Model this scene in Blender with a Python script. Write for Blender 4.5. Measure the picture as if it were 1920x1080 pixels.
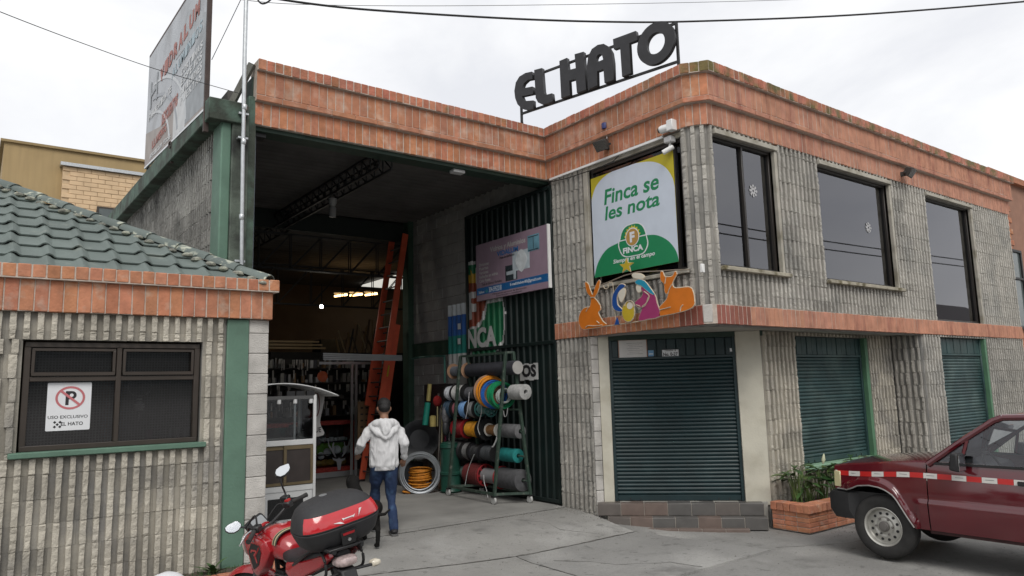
import bpy, bmesh, math, random
from mathutils import Matrix, Vector, noise
PI = math.pi
rad = math.radians
random.seed(11)
for _o in list(bpy.data.objects):
    bpy.data.objects.remove(_o)
scene = bpy.context.scene
COL = scene.collection

# ------------------------------------------------------------------ camera, sky, sun, exposure
# world axes: X runs along the shop front (right and away), Y runs back along the side street, Z up
CAM_R = Matrix(((0.803563, -0.060704, -0.592116), (-0.594695, -0.123626, -0.794389), (-0.024979, 0.990470, -0.135442)))
EYE = Vector((0.0, 0.0, 1.95))
FPX = 1355.83
cam_data = bpy.data.cameras.new('camera')
cam = bpy.data.objects.new('camera', cam_data)
COL.objects.link(cam)
cam.matrix_world = Matrix.Translation(EYE) @ CAM_R.to_4x4()
cam_data.sensor_width = 36.0
cam_data.lens = FPX / 1920 * 36
cam_data.clip_start = 0.05
cam_data.clip_end = 3000
scene.camera = cam

SUN_EL, SUN_AZ = rad(48), rad(205)      # azimuth clockwise from +Y
world = bpy.data.worlds.new('World')
scene.world = world
world.use_nodes = True
wn, wl = world.node_tree.nodes, world.node_tree.links
wn.clear()
w_out = wn.new('ShaderNodeOutputWorld')
w_bg = wn.new('ShaderNodeBackground')
w_bg.inputs['Strength'].default_value = 0.1
w_sky = wn.new('ShaderNodeTexSky')
w_sky.sky_type = 'NISHITA'
w_sky.sun_disc = False
w_sky.sun_elevation = SUN_EL
w_sky.sun_rotation = SUN_AZ
w_tc = wn.new('ShaderNodeTexCoord')
w_map = wn.new('ShaderNodeMapping')
w_map.inputs['Scale'].default_value = (1.0, 1.0, 1.7)
w_n = wn.new('ShaderNodeTexNoise')
w_n.inputs['Scale'].default_value = 2.3
w_n.inputs['Detail'].default_value = 7
w_n.inputs['Roughness'].default_value = 0.55
w_n.inputs['Distortion'].default_value = 0.4
w_r = wn.new('ShaderNodeValToRGB')
w_r.color_ramp.elements[0].position = 0.36
w_r.color_ramp.elements[0].color = (0.78, 0.79, 0.825, 1)
w_r.color_ramp.elements[1].position = 0.60
w_r.color_ramp.elements[1].color = (1.0, 1.0, 1.0, 1)
w_s = wn.new('ShaderNodeVectorMath')
w_s.operation = 'SCALE'
w_s.inputs['Scale'].default_value = 8.9
w_mix = wn.new('ShaderNodeMix')
w_mix.data_type = 'RGBA'
w_mix.inputs[0].default_value = 0.93
wl.new(w_tc.outputs['Generated'], w_map.inputs['Vector'])
wl.new(w_map.outputs['Vector'], w_n.inputs['Vector'])
wl.new(w_n.outputs['Fac'], w_r.inputs['Fac'])
wl.new(w_r.outputs['Color'], w_s.inputs[0])
wl.new(w_sky.outputs['Color'], w_mix.inputs[6])
wl.new(w_s.outputs['Vector'], w_mix.inputs[7])
wl.new(w_mix.outputs[2], w_bg.inputs['Color'])
wl.new(w_bg.outputs['Background'], w_out.inputs['Surface'])

sun_data = bpy.data.lights.new('sun', 'SUN')
sun_data.energy = 1.35
sun_data.angle = rad(28)
sun_data.color = (1.0, 0.96, 0.9)
sun = bpy.data.objects.new('sun', sun_data)
COL.objects.link(sun)
sun_dir = Vector((math.sin(SUN_AZ) * math.cos(SUN_EL), math.cos(SUN_AZ) * math.cos(SUN_EL), math.sin(SUN_EL)))
sun.rotation_euler = (-sun_dir).to_track_quat('-Z', 'Y').to_euler()
sun.location = sun_dir * 60

vs = scene.view_settings
vs.view_transform = 'Standard'
vs.look = 'None'
vs.exposure = 0.33
vs.gamma = 1.0
scene.cycles.max_bounces = 8
scene.cycles.diffuse_bounces = 4
scene.cycles.transparent_max_bounces = 12
scene.cycles.caustics_reflective = False
scene.cycles.caustics_refractive = False
scene.cycles.sample_clamp_indirect = 6
scene.cycles.use_denoising = True

# ------------------------------------------------------------------ helpers
def ray(u, v):
    return (CAM_R @ Vector((u - 960, 540 - v, -FPX))).normalized()
def pX(u, v, X):
    d = ray(u, v); return EYE + d * (X / d.x)
def pY(u, v, Y):
    d = ray(u, v); return EYE + d * (Y / d.y)
def pZ(u, v, Z):
    d = ray(u, v); return EYE + d * ((Z - EYE.z) / d.z)
def pD(u, v, D):                       # at a given depth along the view axis
    d = ray(u, v); return EYE + d * (D / (d.dot(CAM_R @ Vector((0, 0, -1)))))
def smooth(t):
    t = max(0.0, min(1.0, t)); return t * t * (3 - 2 * t)
def gz(x, y):                          # height of the yard
    return -(0.195 * smooth((9.05 - y) / 1.9)) * smooth((x - 2.6) / 3.6)

ZUP = Vector((0, 0, 1))
class F:                                # a plane frame: origin, right, up, outward normal
    def __init__(s, o, u, v=(0, 0, 1)):
        s.o = Vector(o); s.u = Vector(u).normalized(); s.v = Vector(v).normalized(); s.n = s.u.cross(s.v)
    def p(s, a, b, c=0.0):
        return s.o + s.u * a + s.v * b + s.n * c
    def m(s, a=0, b=0, c=0):
        M4 = Matrix((s.u, s.v, s.n)).transposed().to_4x4(); M4.translation = s.p(a, b, c); return M4
def FX(X): return F((X, 0, 0), (0, -1, 0))       # faces -X ; u = -Y
def FY(Y): return F((0, Y, 0), (1, 0, 0))        # faces -Y ; u = X
FW = F((0, 0, 0), (1, 0, 0), (0, 1, 0))

class MB:
    def __init__(s): s.v = []; s.f = []
    def vert(s, p): s.v.append(tuple(p)); return len(s.v) - 1
    def poly(s, pts): s.f.append([s.vert(p) for p in pts]); return s
    def hexa(s, a):
        i = len(s.v); s.v += [tuple(p) for p in a]
        for q in ((0, 3, 2, 1), (4, 5, 6, 7), (0, 1, 5, 4), (1, 2, 6, 5), (2, 3, 7, 6), (3, 0, 4, 7)): s.f.append([i + k for k in q])
        return s
    def box(s, x0, x1, y0, y1, z0, z1):
        return s.hexa([(x0, y0, z0), (x1, y0, z0), (x1, y1, z0), (x0, y1, z0), (x0, y0, z1), (x1, y0, z1), (x1, y1, z1), (x0, y1, z1)])
    def fb(s, fr, u0, u1, v0, v1, n0, n1):
        return s.hexa([fr.p(u0, v0, n0), fr.p(u1, v0, n0), fr.p(u1, v1, n0), fr.p(u0, v1, n0), fr.p(u0, v0, n1), fr.p(u1, v0, n1), fr.p(u1, v1, n1), fr.p(u0, v1, n1)])
    def bar(s, a, b, w, h=None, up=ZUP):
        a, b = Vector(a), Vector(b); h = h or w; d = (b - a).normalized()
        r = d.cross(Vector(up))
        if r.length < 1e-4: r = d.cross(Vector((1, 0, 0)))
        r.normalize(); q = r.cross(d).normalized(); r = r * (w / 2); q = q * (h / 2)
        return s.hexa([a - r - q, a + r - q, a + r + q, a - r + q, b - r - q, b + r - q, b + r + q, b - r + q])
    def ring(s, c, ax, r, n, ry=None, ref=None):
        ax = Vector(ax).normalized(); ref = Vector(ref) if ref else (ZUP if abs(ax.z) < .9 else Vector((1, 0, 0)))
        e1 = ref.cross(ax)
        if e1.length < 1e-5: e1 = Vector((0, 1, 0)).cross(ax)
        e1.normalize(); e2 = ax.cross(e1); ry = r if ry is None else ry
        return [s.vert(Vector(c) + e1 * (r * math.cos(2 * PI * k / n)) + e2 * (ry * math.sin(2 * PI * k / n))) for k in range(n)]
    def join(s, A, B, closed=True):
        n = len(A)
        for k in range(n if closed else n - 1): s.f.append([A[k], A[(k + 1) % n], B[(k + 1) % n], B[k]])
    def tube(s, pts, r, n=8, cap=True, ry=None, ref=None):
        pts = [Vector(p) for p in pts]; R_ = r if isinstance(r, (list, tuple)) else [r] * len(pts)
        Y_ = ry if isinstance(ry, (list, tuple)) else ([ry] * len(pts) if ry else [None] * len(pts))
        prev = None; first = None
        for i, p in enumerate(pts):
            d = pts[min(i + 1, len(pts) - 1)] - pts[max(i - 1, 0)]
            q = s.ring(p, d, R_[i], n, Y_[i], ref)
            if prev: s.join(prev, q)
            else: first = q
            prev = q
        if cap: s.f.append(first[::-1]); s.f.append(prev)
        return s
    def lathe(s, c, ax, prof, n=20, cap=True):      # prof: (radius, height along axis)
        ax = Vector(ax).normalized(); prev = None; first = None
        for r, h in prof:
            q = s.ring(Vector(c) + ax * h, ax, max(r, 1e-4), n)
            if prev: s.join(prev, q)
            else: first = q
            prev = q
        if cap: s.f.append(first[::-1]); s.f.append(prev)
        return s
    def torus(s, c, ax, R_, r, n=32, m=8, a0=0, a1=2 * PI, e1=None):
        ax = Vector(ax).normalized(); e1 = Vector(e1) if e1 else (ZUP if abs(ax.z) < .9 else Vector((1, 0, 0))).cross(ax).normalized(); e2 = ax.cross(e1)
        full = abs(a1 - a0 - 2 * PI) < 1e-4; rows = []
        for i in range(n if full else n + 1):
            t = a0 + (a1 - a0) * i / n; d = e1 * math.cos(t) + e2 * math.sin(t)
            rows.append([s.vert(Vector(c) + d * (R_ + r * math.cos(2 * PI * k / m)) + ax * (r * math.sin(2 * PI * k / m))) for k in range(m)])
        for i in range(len(rows) - (0 if full else 1)): s.join(rows[i], rows[(i + 1) % len(rows)])
        return s
    def sph(s, c, r, n=12, m=8, sc=(1, 1, 1)):
        prev = None; c = Vector(c)
        for i in range(m + 1):
            t = PI * i / m; q = [s.vert(c + Vector((r * sc[0] * math.sin(t) * math.cos(2 * PI * k / n), r * sc[1] * math.sin(t) * math.sin(2 * PI * k / n), -r * sc[2] * math.cos(t)))) for k in range(n)]
            if prev: s.join(prev, q)
            prev = q
        return s
    def grid(s, fn, nu, nv):
        R_ = [[s.vert(fn(i / nu, j / nv)) for j in range(nv + 1)] for i in range(nu + 1)]
        for i in range(nu):
            for j in range(nv): s.f.append([R_[i][j], R_[i + 1][j], R_[i + 1][j + 1], R_[i][j + 1]])
        return s
    def prism(s, pts2, fr, n0, n1):                  # convex or simple polygon in a frame
        A = [s.vert(fr.p(a, b, n0)) for a, b in pts2]; B = [s.vert(fr.p(a, b, n1)) for a, b in pts2]
        s.f.append(A[::-1]); s.f.append(B)
        k = len(A)
        for i in range(k): s.f.append([A[i], A[(i + 1) % k], B[(i + 1) % k], B[i]])
        return s
    def mesh(s, name, m, smooth_=False):
        me = bpy.data.meshes.new(name); me.from_pydata(s.v, [], s.f); me.update()
        bm = bmesh.new(); bm.from_mesh(me); bmesh.ops.remove_doubles(bm, verts=bm.verts, dist=1e-6); bmesh.ops.recalc_face_normals(bm, faces=bm.faces); bm.to_mesh(me); bm.free()
        if m: me.materials.append(m)
        if smooth_:
            for p in me.polygons: p.use_smooth = True
        return me
    def build(s, name, m, parent=None, bevel=0, smooth_=False, seg=1, kind=None, angle=40):
        o = add(name, s.mesh(name, m, smooth_ or bevel > 0), parent)
        if bevel:
            b = o.modifiers.new('bevel', 'BEVEL'); b.width = bevel; b.segments = seg; b.limit_method = 'ANGLE'; b.angle_limit = rad(35); b.harden_normals = False
        if smooth_ or bevel: autosmooth(o.data, angle)
        if kind: o['kind'] = kind
        return o

def autosmooth(me, deg):
    me.set_sharp_from_angle(angle=rad(deg))

def wmat(o):
    if o.parent: return wmat(o.parent) @ o.matrix_parent_inverse @ o.matrix_basis
    return o.matrix_basis.copy()
def add(name, me, parent=None, mw=None):
    o = bpy.data.objects.new(name, me); COL.objects.link(o)
    if parent:
        o.parent = parent; o.matrix_parent_inverse = wmat(parent).inverted()
    if mw is not None: o.matrix_basis = mw
    return o
def tag(o, label, cat, group=None):
    o['label'] = label; o['category'] = cat
    if group: o['group'] = group
    return o
def thing(name, label, cat, loc=(0, 0, 0), group=None):
    o = bpy.data.objects.new(name, None); COL.objects.link(o); o.location = loc; o.empty_display_size = .2
    o.matrix_basis = Matrix.Translation(loc)
    return tag(o, label, cat, group)
def struct(o, kind='structure'):
    o['kind'] = kind; return o
def move(o, loc, rz=0, extra=None):
    o.matrix_basis = Matrix.Translation(loc) @ Matrix.Rotation(rz, 4, 'Z') @ (extra if extra else Matrix())

def flat(name, loops, depth, m, fr, parent, n0=0.0, bev=0.0):
    """filled outline (with holes) extruded outward from a plane frame"""
    cu = bpy.data.curves.new(name, 'CURVE'); cu.dimensions = '2D'; cu.fill_mode = 'BOTH'; cu.extrude = depth / 2; cu.bevel_depth = bev
    for lp in loops:
        sp = cu.splines.new('POLY'); sp.points.add(len(lp) - 1); sp.use_cyclic_u = True
        for k, (a, b) in enumerate(lp): sp.points[k].co = (a, b, 0, 1)
    t = bpy.data.objects.new(name, cu); me = bpy.data.meshes.new_from_object(t)
    bpy.data.objects.remove(t); bpy.data.curves.remove(cu)
    me.materials.clear(); me.materials.append(m); me.name = name
    return add(name, me, parent, fr.m(0, 0, n0 + depth / 2))
def text(s, m, fr, u0, v0, wd, ht, parent, n0=0.0, depth=.003, bold=0.0, slant=0.0, name='lettering'):
    """a line of lettering fitted to the box (u0, v0, width, height) of a plane frame"""
    cu = bpy.data.curves.new(name, 'FONT'); cu.body = s; cu.extrude = .02; cu.offset = bold; cu.shear = slant; cu.resolution_u = 3
    t = bpy.data.objects.new(name, cu); me = bpy.data.meshes.new_from_object(t)
    bpy.data.objects.remove(t); bpy.data.curves.remove(cu)
    xs = [v.co.x for v in me.vertices]; ys = [v.co.y for v in me.vertices]
    if not xs: return None
    a, b, c, d = min(xs), max(xs), min(ys), max(ys)
    for v in me.vertices:
        v.co = ((v.co.x - a) / (b - a) * wd, (v.co.y - c) / (d - c) * ht, (v.co.z + .02) / .04 * depth)
    me.materials.clear(); me.materials.append(m); me.name = name
    return add(name, me, parent, fr.m(u0, v0, n0))
def circ(cx, cy, r, n=28, ry=None, a0=0, a1=2 * PI):
    ry = ry or r; full = abs(a1 - a0 - 2 * PI) < 1e-6
    return [(cx + r * math.cos(a0 + (a1 - a0) * k / (n if full else n - 1)), cy + ry * math.sin(a0 + (a1 - a0) * k / (n if full else n - 1))) for k in range(n)]
def rrect(x0, y0, x1, y1, r, n=5):
    o = []
    for cx, cy, a in ((x1 - r, y1 - r, 0), (x0 + r, y1 - r, PI / 2), (x0 + r, y0 + r, PI), (x1 - r, y0 + r, 1.5 * PI)):
        o += [(cx + r * math.cos(a + PI / 2 * k / n), cy + r * math.sin(a + PI / 2 * k / n)) for k in range(n + 1)]
    return o
def catmull(pts, n=6, closed=True):
    o = []; k = len(pts)
    for i in range(k if closed else k - 1):
        p0, p1, p2, p3 = [Vector(pts[(i + j) % k] if closed else pts[max(0, min(k - 1, i + j))]) for j in (-1, 0, 1, 2)]
        for q in range(n):
            t = q / n
            o.append(tuple(.5 * ((2 * p1) + (p2 - p0) * t + (2 * p0 - 5 * p1 + 4 * p2 - p3) * t * t + (3 * p1 - p0 - 3 * p2 + p3) * t ** 3)))
    if not closed: o.append(tuple(pts[-1]))
    return o

# ------------------------------------------------------------------ materials
MATS = {}
def M(name, col, rough=.6, metal=0.0, var=.12, vs_=5.0, bump=0.0, bs=60.0, rnd=0.0, spec=.5, col2=None, c2=(.5, .68), c2s=2.5, streak=0.0, coat=0.0, emit=0.0, rhue=0.0, c2streak=1.0, sat=1.0):
    if name in MATS: return MATS[name]
    m = bpy.data.materials.new(name); m.use_nodes = True; N = m.node_tree.nodes; L = m.node_tree.links
    b = N['Principled BSDF']; b.inputs['Roughness'].default_value = rough; b.inputs['Metallic'].default_value = metal
    b.inputs['Specular IOR Level'].default_value = spec
    if coat: b.inputs['Coat Weight'].default_value = coat; b.inputs['Coat Roughness'].default_value = .06
    geo = N.new('ShaderNodeNewGeometry')
    def tex(scale, zs=1.0, det=4.0, off=0.0):
        mp = N.new('ShaderNodeMapping'); mp.inputs['Scale'].default_value = (1, 1, zs); mp.inputs['Location'].default_value = (off, off * .7, off * 1.3)
        L.new(geo.outputs['Position'], mp.inputs['Vector'])
        t = N.new('ShaderNodeTexNoise'); t.inputs['Scale'].default_value = scale; t.inputs['Detail'].default_value = det; L.new(mp.outputs['Vector'], t.inputs['Vector']); return t.outputs['Fac']
    rgb = N.new('ShaderNodeRGB'); rgb.outputs[0].default_value = (*col, 1); cur = rgb.outputs[0]
    if col2:
        f_ = tex(c2s, c2streak, 6, 3.1); mr = N.new('ShaderNodeMapRange'); mr.inputs['From Min'].default_value = c2[0]; mr.inputs['From Max'].default_value = c2[1]; L.new(f_, mr.inputs['Value'])
        mx = N.new('ShaderNodeMix'); mx.data_type = 'RGBA'; L.new(mr.outputs[0], mx.inputs[0]); L.new(cur, mx.inputs[6]); mx.inputs[7].default_value = (*col2, 1); cur = mx.outputs[2]
    val = None
    if var:
        mr = N.new('ShaderNodeMapRange'); mr.inputs['From Min'].default_value = .25; mr.inputs['From Max'].default_value = .75; mr.inputs['To Min'].default_value = 1 - var; mr.inputs['To Max'].default_value = 1 + var
        L.new(tex(vs_, 1, 5), mr.inputs['Value']); val = mr.outputs[0]
    if streak:
        mr = N.new('ShaderNodeMapRange'); mr.inputs['From Min'].default_value = .35; mr.inputs['From Max'].default_value = .7; mr.inputs['To Min'].default_value = 1.0; mr.inputs['To Max'].default_value = 1 - streak
        L.new(tex(7, .07, 4, 9.0), mr.inputs['Value'])
        if val:
            q = N.new('ShaderNodeMath'); q.operation = 'MULTIPLY'; L.new(val, q.inputs[0]); L.new(mr.outputs[0], q.inputs[1]); val = q.outputs[0]
        else: val = mr.outputs[0]
    if rnd or rhue:
        oi = N.new('ShaderNodeObjectInfo')
        mr = N.new('ShaderNodeMapRange'); mr.inputs['To Min'].default_value = 1 - rnd; mr.inputs['To Max'].default_value = 1 + rnd * .8; L.new(oi.outputs['Random'], mr.inputs['Value'])
        if val:
            q = N.new('ShaderNodeMath'); q.operation = 'MULTIPLY'; L.new(val, q.inputs[0]); L.new(mr.outputs[0], q.inputs[1]); val = q.outputs[0]
        else: val = mr.outputs[0]
    if val or rhue:
        hs = N.new('ShaderNodeHueSaturation'); L.new(cur, hs.inputs['Color']); hs.inputs['Saturation'].default_value = sat
        if val: L.new(val, hs.inputs['Value'])
        if rhue:
            w_ = N.new('ShaderNodeTexWhiteNoise'); w_.noise_dimensions = '1D'; L.new(oi.outputs['Random'], w_.inputs['W'])
            mr = N.new('ShaderNodeMapRange'); mr.inputs['To Min'].default_value = .5 - rhue; mr.inputs['To Max'].default_value = .5 + rhue; L.new(w_.outputs['Value'], mr.inputs['Value']); L.new(mr.outputs[0], hs.inputs['Hue'])
            mr = N.new('ShaderNodeMapRange'); mr.inputs['To Min'].default_value = 1 - rhue * 9; mr.inputs['To Max'].default_value = 1 + rhue * 5; L.new(w_.outputs['Color'], mr.inputs['Value']); L.new(mr.outputs[0], hs.inputs['Saturation'])
        cur = hs.outputs[0]
    L.new(cur, b.inputs['Base Color'])
    if bump:
        bp = N.new('ShaderNodeBump'); bp.inputs['Strength'].default_value = bump; bp.inputs['Distance'].default_value = .02; L.new(tex(bs, 1, 6, 5.0), bp.inputs['Height']); L.new(bp.outputs['Normal'], b.inputs['Normal'])
    if rough > .15 and rough < .95 and not metal:
        mr = N.new('ShaderNodeMapRange'); mr.inputs['To Min'].default_value = rough - .12; mr.inputs['To Max'].default_value = min(1, rough + .12); L.new(tex(vs_ * 2, 1, 3, 7.0), mr.inputs['Value']); L.new(mr.outputs[0], b.inputs['Roughness'])
    if emit: b.inputs['Emission Color'].default_value = (*col, 1); b.inputs['Emission Strength'].default_value = emit
    MATS[name] = m; return m
def glass(name, tint=(.5, .5, .55), rough=.02, mixk=.0, ior=1.5):
    """thin pane: tinted see-through with a mirror coat by Fresnel"""
    if name in MATS: return MATS[name]
    m = bpy.data.materials.new(name); m.use_nodes = True; N = m.node_tree.nodes; L = m.node_tree.links; N.clear()
    out = N.new('ShaderNodeOutputMaterial'); tr = N.new('ShaderNodeBsdfTransparent'); tr.inputs['Color'].default_value = (*tint, 1)
    gl = N.new('ShaderNodeBsdfGlossy'); gl.inputs['Roughness'].default_value = rough; gl.inputs['Color'].default_value = (.95, .95, 1, 1)
    fr = N.new('ShaderNodeFresnel'); fr.inputs['IOR'].default_value = ior; mx = N.new('ShaderNodeMixShader'); L.new(fr.outputs[0], mx.inputs[0]); L.new(tr.outputs[0], mx.inputs[1]); L.new(gl.outputs[0], mx.inputs[2])
    last = mx
    if mixk:
        d = N.new('ShaderNodeBsdfDiffuse'); d.inputs['Color'].default_value = (.35, .33, .3, 1); m2 = N.new('ShaderNodeMixShader'); m2.inputs[0].default_value = mixk; L.new(mx.outputs[0], m2.inputs[1]); L.new(d.outputs[0], m2.inputs[2]); last = m2
    L.new(last.outputs[0], out.inputs['Surface']); MATS[name] = m; return m

brick_m = M('fired_brick', (.465, .19, .102), .8, var=.26, vs_=9, bump=.35, bs=45, rnd=.14, rhue=.006, col2=(.52, .34, .25), c2=(.56, .74), c2s=7)
brick_up_m = M('smeared_brick', (.475, .205, .115), .82, streak=.22, var=.2, vs_=7, bump=.35, bs=45, rnd=.07, rhue=.004, col2=(.54, .34, .25), c2=(.5, .72), c2s=6)
brick_front_m = M('washed_brick', (.48, .225, .145), .8, streak=.2, var=.2, vs_=7, bump=.3, bs=45, rnd=.08, rhue=.004, col2=(.36, .15, .10), c2=(.52, .66), c2s=6, c2streak=.18)
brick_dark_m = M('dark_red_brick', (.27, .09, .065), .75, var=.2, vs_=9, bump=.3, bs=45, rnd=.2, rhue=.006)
cap_moss_m = M('mossy_brick', (.42, .16, .095), .85, var=.25, vs_=9, bump=.5, bs=40, rnd=.22, rhue=.008, col2=(.15, .12, .045), c2=(.42, .6), c2s=3.2)
cap_m = M('cap_brick', (.45, .17, .10), .85, var=.25, vs_=9, bump=.5, bs=40, rnd=.22, rhue=.008, col2=(.20, .14, .07), c2=(.55, .75), c2s=3.2)
mortar_m = M('mortar', (.50, .43, .37), .95, var=.2, vs_=20, bump=.4, bs=80)
groove_m = M('block_groove', (.30, .288, .265), .9, var=.2, vs_=2.2, bump=.25, bs=60, rnd=.22, col2=(.20, .20, .195), c2=(.45, .7), c2s=1.5, streak=.2)
groove_k_m = M('cream_block_groove', (.36, .335, .285), .9, var=.25, vs_=2.2, bump=.25, bs=60, rnd=.22, col2=(.20, .195, .185), c2=(.5, .72), c2s=1.5, streak=.15)
block_m = M('split_face_block', (.42, .40, .36), .92, var=.18, vs_=2.2, bump=.6, bs=55, rnd=.15, col2=(.30, .295, .275), c2=(.5, .75), c2s=1.6, streak=.1)
block_k_m = M('cream_split_block', (.485, .45, .38), .92, var=.16, vs_=2.2, bump=.6, bs=55, rnd=.16, col2=(.24, .23, .215), c2=(.52, .74), c2s=1.4, streak=.1)
block_d_m = M('weathered_block', (.31, .305, .285), .92, var=.3, vs_=2, bump=1.0, bs=30, rnd=.22, col2=(.15, .15, .14), c2=(.5, .7), c2s=1.2, streak=.25)
core_m = M('block_mortar', (.27, .265, .25), .95, var=.25, vs_=6, bump=.4, bs=60)
plain_block_m = M('smooth_block', (.50, .48, .45), .9, var=.2, vs_=5, bump=.5, bs=70, rnd=.1, col2=(.3, .29, .27), c2=(.55, .75))
conc_m = M('concrete', (.36, .35, .32), .9, var=.22, vs_=3, bump=.4, bs=50, col2=(.2, .195, .17), c2=(.55, .8))
conc_d_m = M('dark_concrete', (.16, .16, .14), .95, var=.4, vs_=3, bump=.5, bs=40)
cream_m = M('cream_plaster', (.55, .525, .44), .85, var=.1, vs_=3, bump=.15, bs=40, col2=(.42, .39, .31), c2=(.55, .8))
green_m = M('green_paint', (.105, .190, .140), .7, var=.16, vs_=3, bump=.15, bs=30, col2=(.085, .15, .11), c2=(.55, .75), c2s=3)
green_old_m = M('mossy_green_paint', (.085, .135, .105), .85, var=.3, vs_=4, bump=.4, bs=30, col2=(.045, .055, .042), c2=(.40, .58), c2s=3.3)
green_dk_m = M('dark_green_paint', (.02, .042, .03), .6, var=.2, vs_=4)
shut_m = M('shutter_paint', (.009, .028, .032), .45, var=.25, vs_=3, spec=.5, col2=(.02, .045, .048), c2=(.6, .8), rnd=.12)
gate_m = M('gate_paint', (.006, .013, .012), .45, var=.25, vs_=3, spec=.5)
bronze_m = M('bronze_frame', (.045, .035, .028), .4, var=.15, spec=.5)
black_m = M('black_paint', (.018, .018, .019), .5, var=.15)
blackp_m = M('black_plastic', (.016, .016, .017), .55, var=.2, vs_=12, bump=.08, bs=200)
steel_m = M('galvanised_steel', (.55, .57, .58), .38, .85, var=.15, vs_=14)
alu_m = M('aluminium', (.62, .63, .64), .35, .75, var=.08)
white_m = M('white_paint', (.78, .78, .77), .5, var=.06)
rubber_m = M('rubber', (.028, .027, .026), .85, var=.25, vs_=10, bump=.2, bs=90)
soil_m = M('soil', (.075, .06, .045), .98, var=.4, vs_=14, bump=.9, bs=30)

ORD = ['first', 'second', 'third', 'fourth', 'fifth', 'sixth', 'seventh', 'eighth', 'ninth', 'tenth', 'eleventh', 'twelfth', 'thirteenth', 'fourteenth', 'fifteenth', 'sixteenth', 'seventeenth']
# ------------------------------------------------------------------ ground
def axis(lo, hi, st, ext):
    a = [-e for e in ext[::-1]] if False else []
    x = lo
    while x <= hi + 1e-6: a.append(x); x += st
    return [lo - e for e in ext[::-1]] + a + [hi + e for e in ext]
def gritty(name, col, lite, dark, sc=1.0):
    m = M(name, col, .92, var=.16, vs_=.9 * sc, bump=.45, bs=48, col2=lite, c2=(.5, .66), c2s=.8 * sc); N = m.node_tree.nodes; L = m.node_tree.links; b = N['Principled BSDF']; geo = [n for n in N if n.type == 'NEW_GEOMETRY'][0]
    cur = b.inputs['Base Color'].links[0].from_socket
    def layer(scale, lo, hi, fac, colr, det=8):
        nonlocal cur
        t = N.new('ShaderNodeTexNoise'); t.inputs['Scale'].default_value = scale; t.inputs['Detail'].default_value = det; t.inputs['Roughness'].default_value = .65; L.new(geo.outputs['Position'], t.inputs['Vector'])
        r = N.new('ShaderNodeMapRange'); r.inputs['From Min'].default_value = lo; r.inputs['From Max'].default_value = hi; r.inputs['To Max'].default_value = fac; L.new(t.outputs['Fac'], r.inputs['Value'])
        x = N.new('ShaderNodeMix'); x.data_type = 'RGBA'; L.new(r.outputs[0], x.inputs[0]); L.new(cur, x.inputs[6]); x.inputs[7].default_value = (*colr, 1); cur = x.outputs[2]
    layer(2.6, .55, .70, .55, dark); layer(38, .52, .68, .40, dark, 3); layer(75, .55, .72, .35, lite, 3); layer(6.5, .60, .68, .5, tuple(q * .55 for q in dark), 4); layer(1.1, .60, .72, .5, tuple(q * .6 for q in dark), 5)
    L.new(cur, b.inputs['Base Color']); return m
asphalt_m = gritty('grey_street_concrete', (.235, .232, .222), (.32, .315, .30), (.15, .148, .14))
slab_m = gritty('concrete_slab', (.275, .27, .255), (.34, .335, .32), (.18, .177, .168), 1.3)
floor_m = M('dusty_floor', (.27, .265, .25), .8, var=.2, vs_=1.3, bump=.15, bs=60, col2=(.19, .185, .175), c2=(.5, .72), c2s=.9)
xs = axis(-12, 28, .5, [6, 20, 60, 160, 400]); ys = axis(-14, 9.5, .5, [.001, 8, 30, 80, 200, 500])
mb = MB(); idx = [[mb.vert((x, y, gz(x, y) - .03)) for y in ys] for x in xs]
for i in range(len(xs) - 1):
    for j in range(len(ys) - 1): mb.f.append([idx[i][j], idx[i + 1][j], idx[i + 1][j + 1], idx[i][j + 1]])
struct(mb.build('ground', asphalt_m, smooth_=True))
# poured slabs of the yard, with open joints between them
def slab(name, pts, m, n=14, lift=.0, parent=None):
    (x0, y0), (x1, y1), (x2, y2), (x3, y3) = pts; mb = MB()
    def fn(s, t):
        x = (x0 * (1 - s) + x1 * s) * (1 - t) + (x3 * (1 - s) + x2 * s) * t; y = (y0 * (1 - s) + y1 * s) * (1 - t) + (y3 * (1 - s) + y2 * s) * t
        return (x, y, gz(x, y) + lift)
    mb.grid(fn, n, n)
    top = mb.mesh(name, m); bm = bmesh.new(); bm.from_mesh(top)
    r = bmesh.ops.extrude_face_region(bm, geom=bm.faces[:])
    for v in [g for g in r['geom'] if isinstance(g, bmesh.types.BMVert)]: pass
    for v in [g for g in r['geom'] if isinstance(g, bmesh.types.BMVert)]: v.co.z += .0
    for v in bm.verts:
        if v not in r['geom']: v.co.z -= .06
    bmesh.ops.recalc_face_normals(bm, faces=bm.faces); bm.to_mesh(top); bm.free()
    for p in top.polygons: p.use_smooth = True
    autosmooth(top, 40)
    o = add(name, top, parent); return o
yard = struct(slab('yard_paving', [(2.9, 9.16), (7.84, 9.20), (7.84, 9.40), (2.9, 9.40)], slab_m, 8, .004))
slab('slab', [(2.85, 7.52), (7.80, 7.66), (7.82, 9.185), (2.85, 9.145)], slab_m, 16, .002, yard)
slab('slab', [(2.6, 5.6), (5.6, 5.72), (5.6, 7.575), (2.6, 7.495)], slab_m, 14, .0, yard)
slab('slab', [(5.62, 5.72), (8.35, 5.8), (7.92, 7.645), (5.62, 7.575)], gritty('street_patch', (.25, .247, .237), (.34, .335, .32), (.16, .158, .15), .9), 14, .0, yard)
dirt_m = M('joint_dirt', (.12, .115, .105), .98, var=.3, vs_=20)
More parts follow.
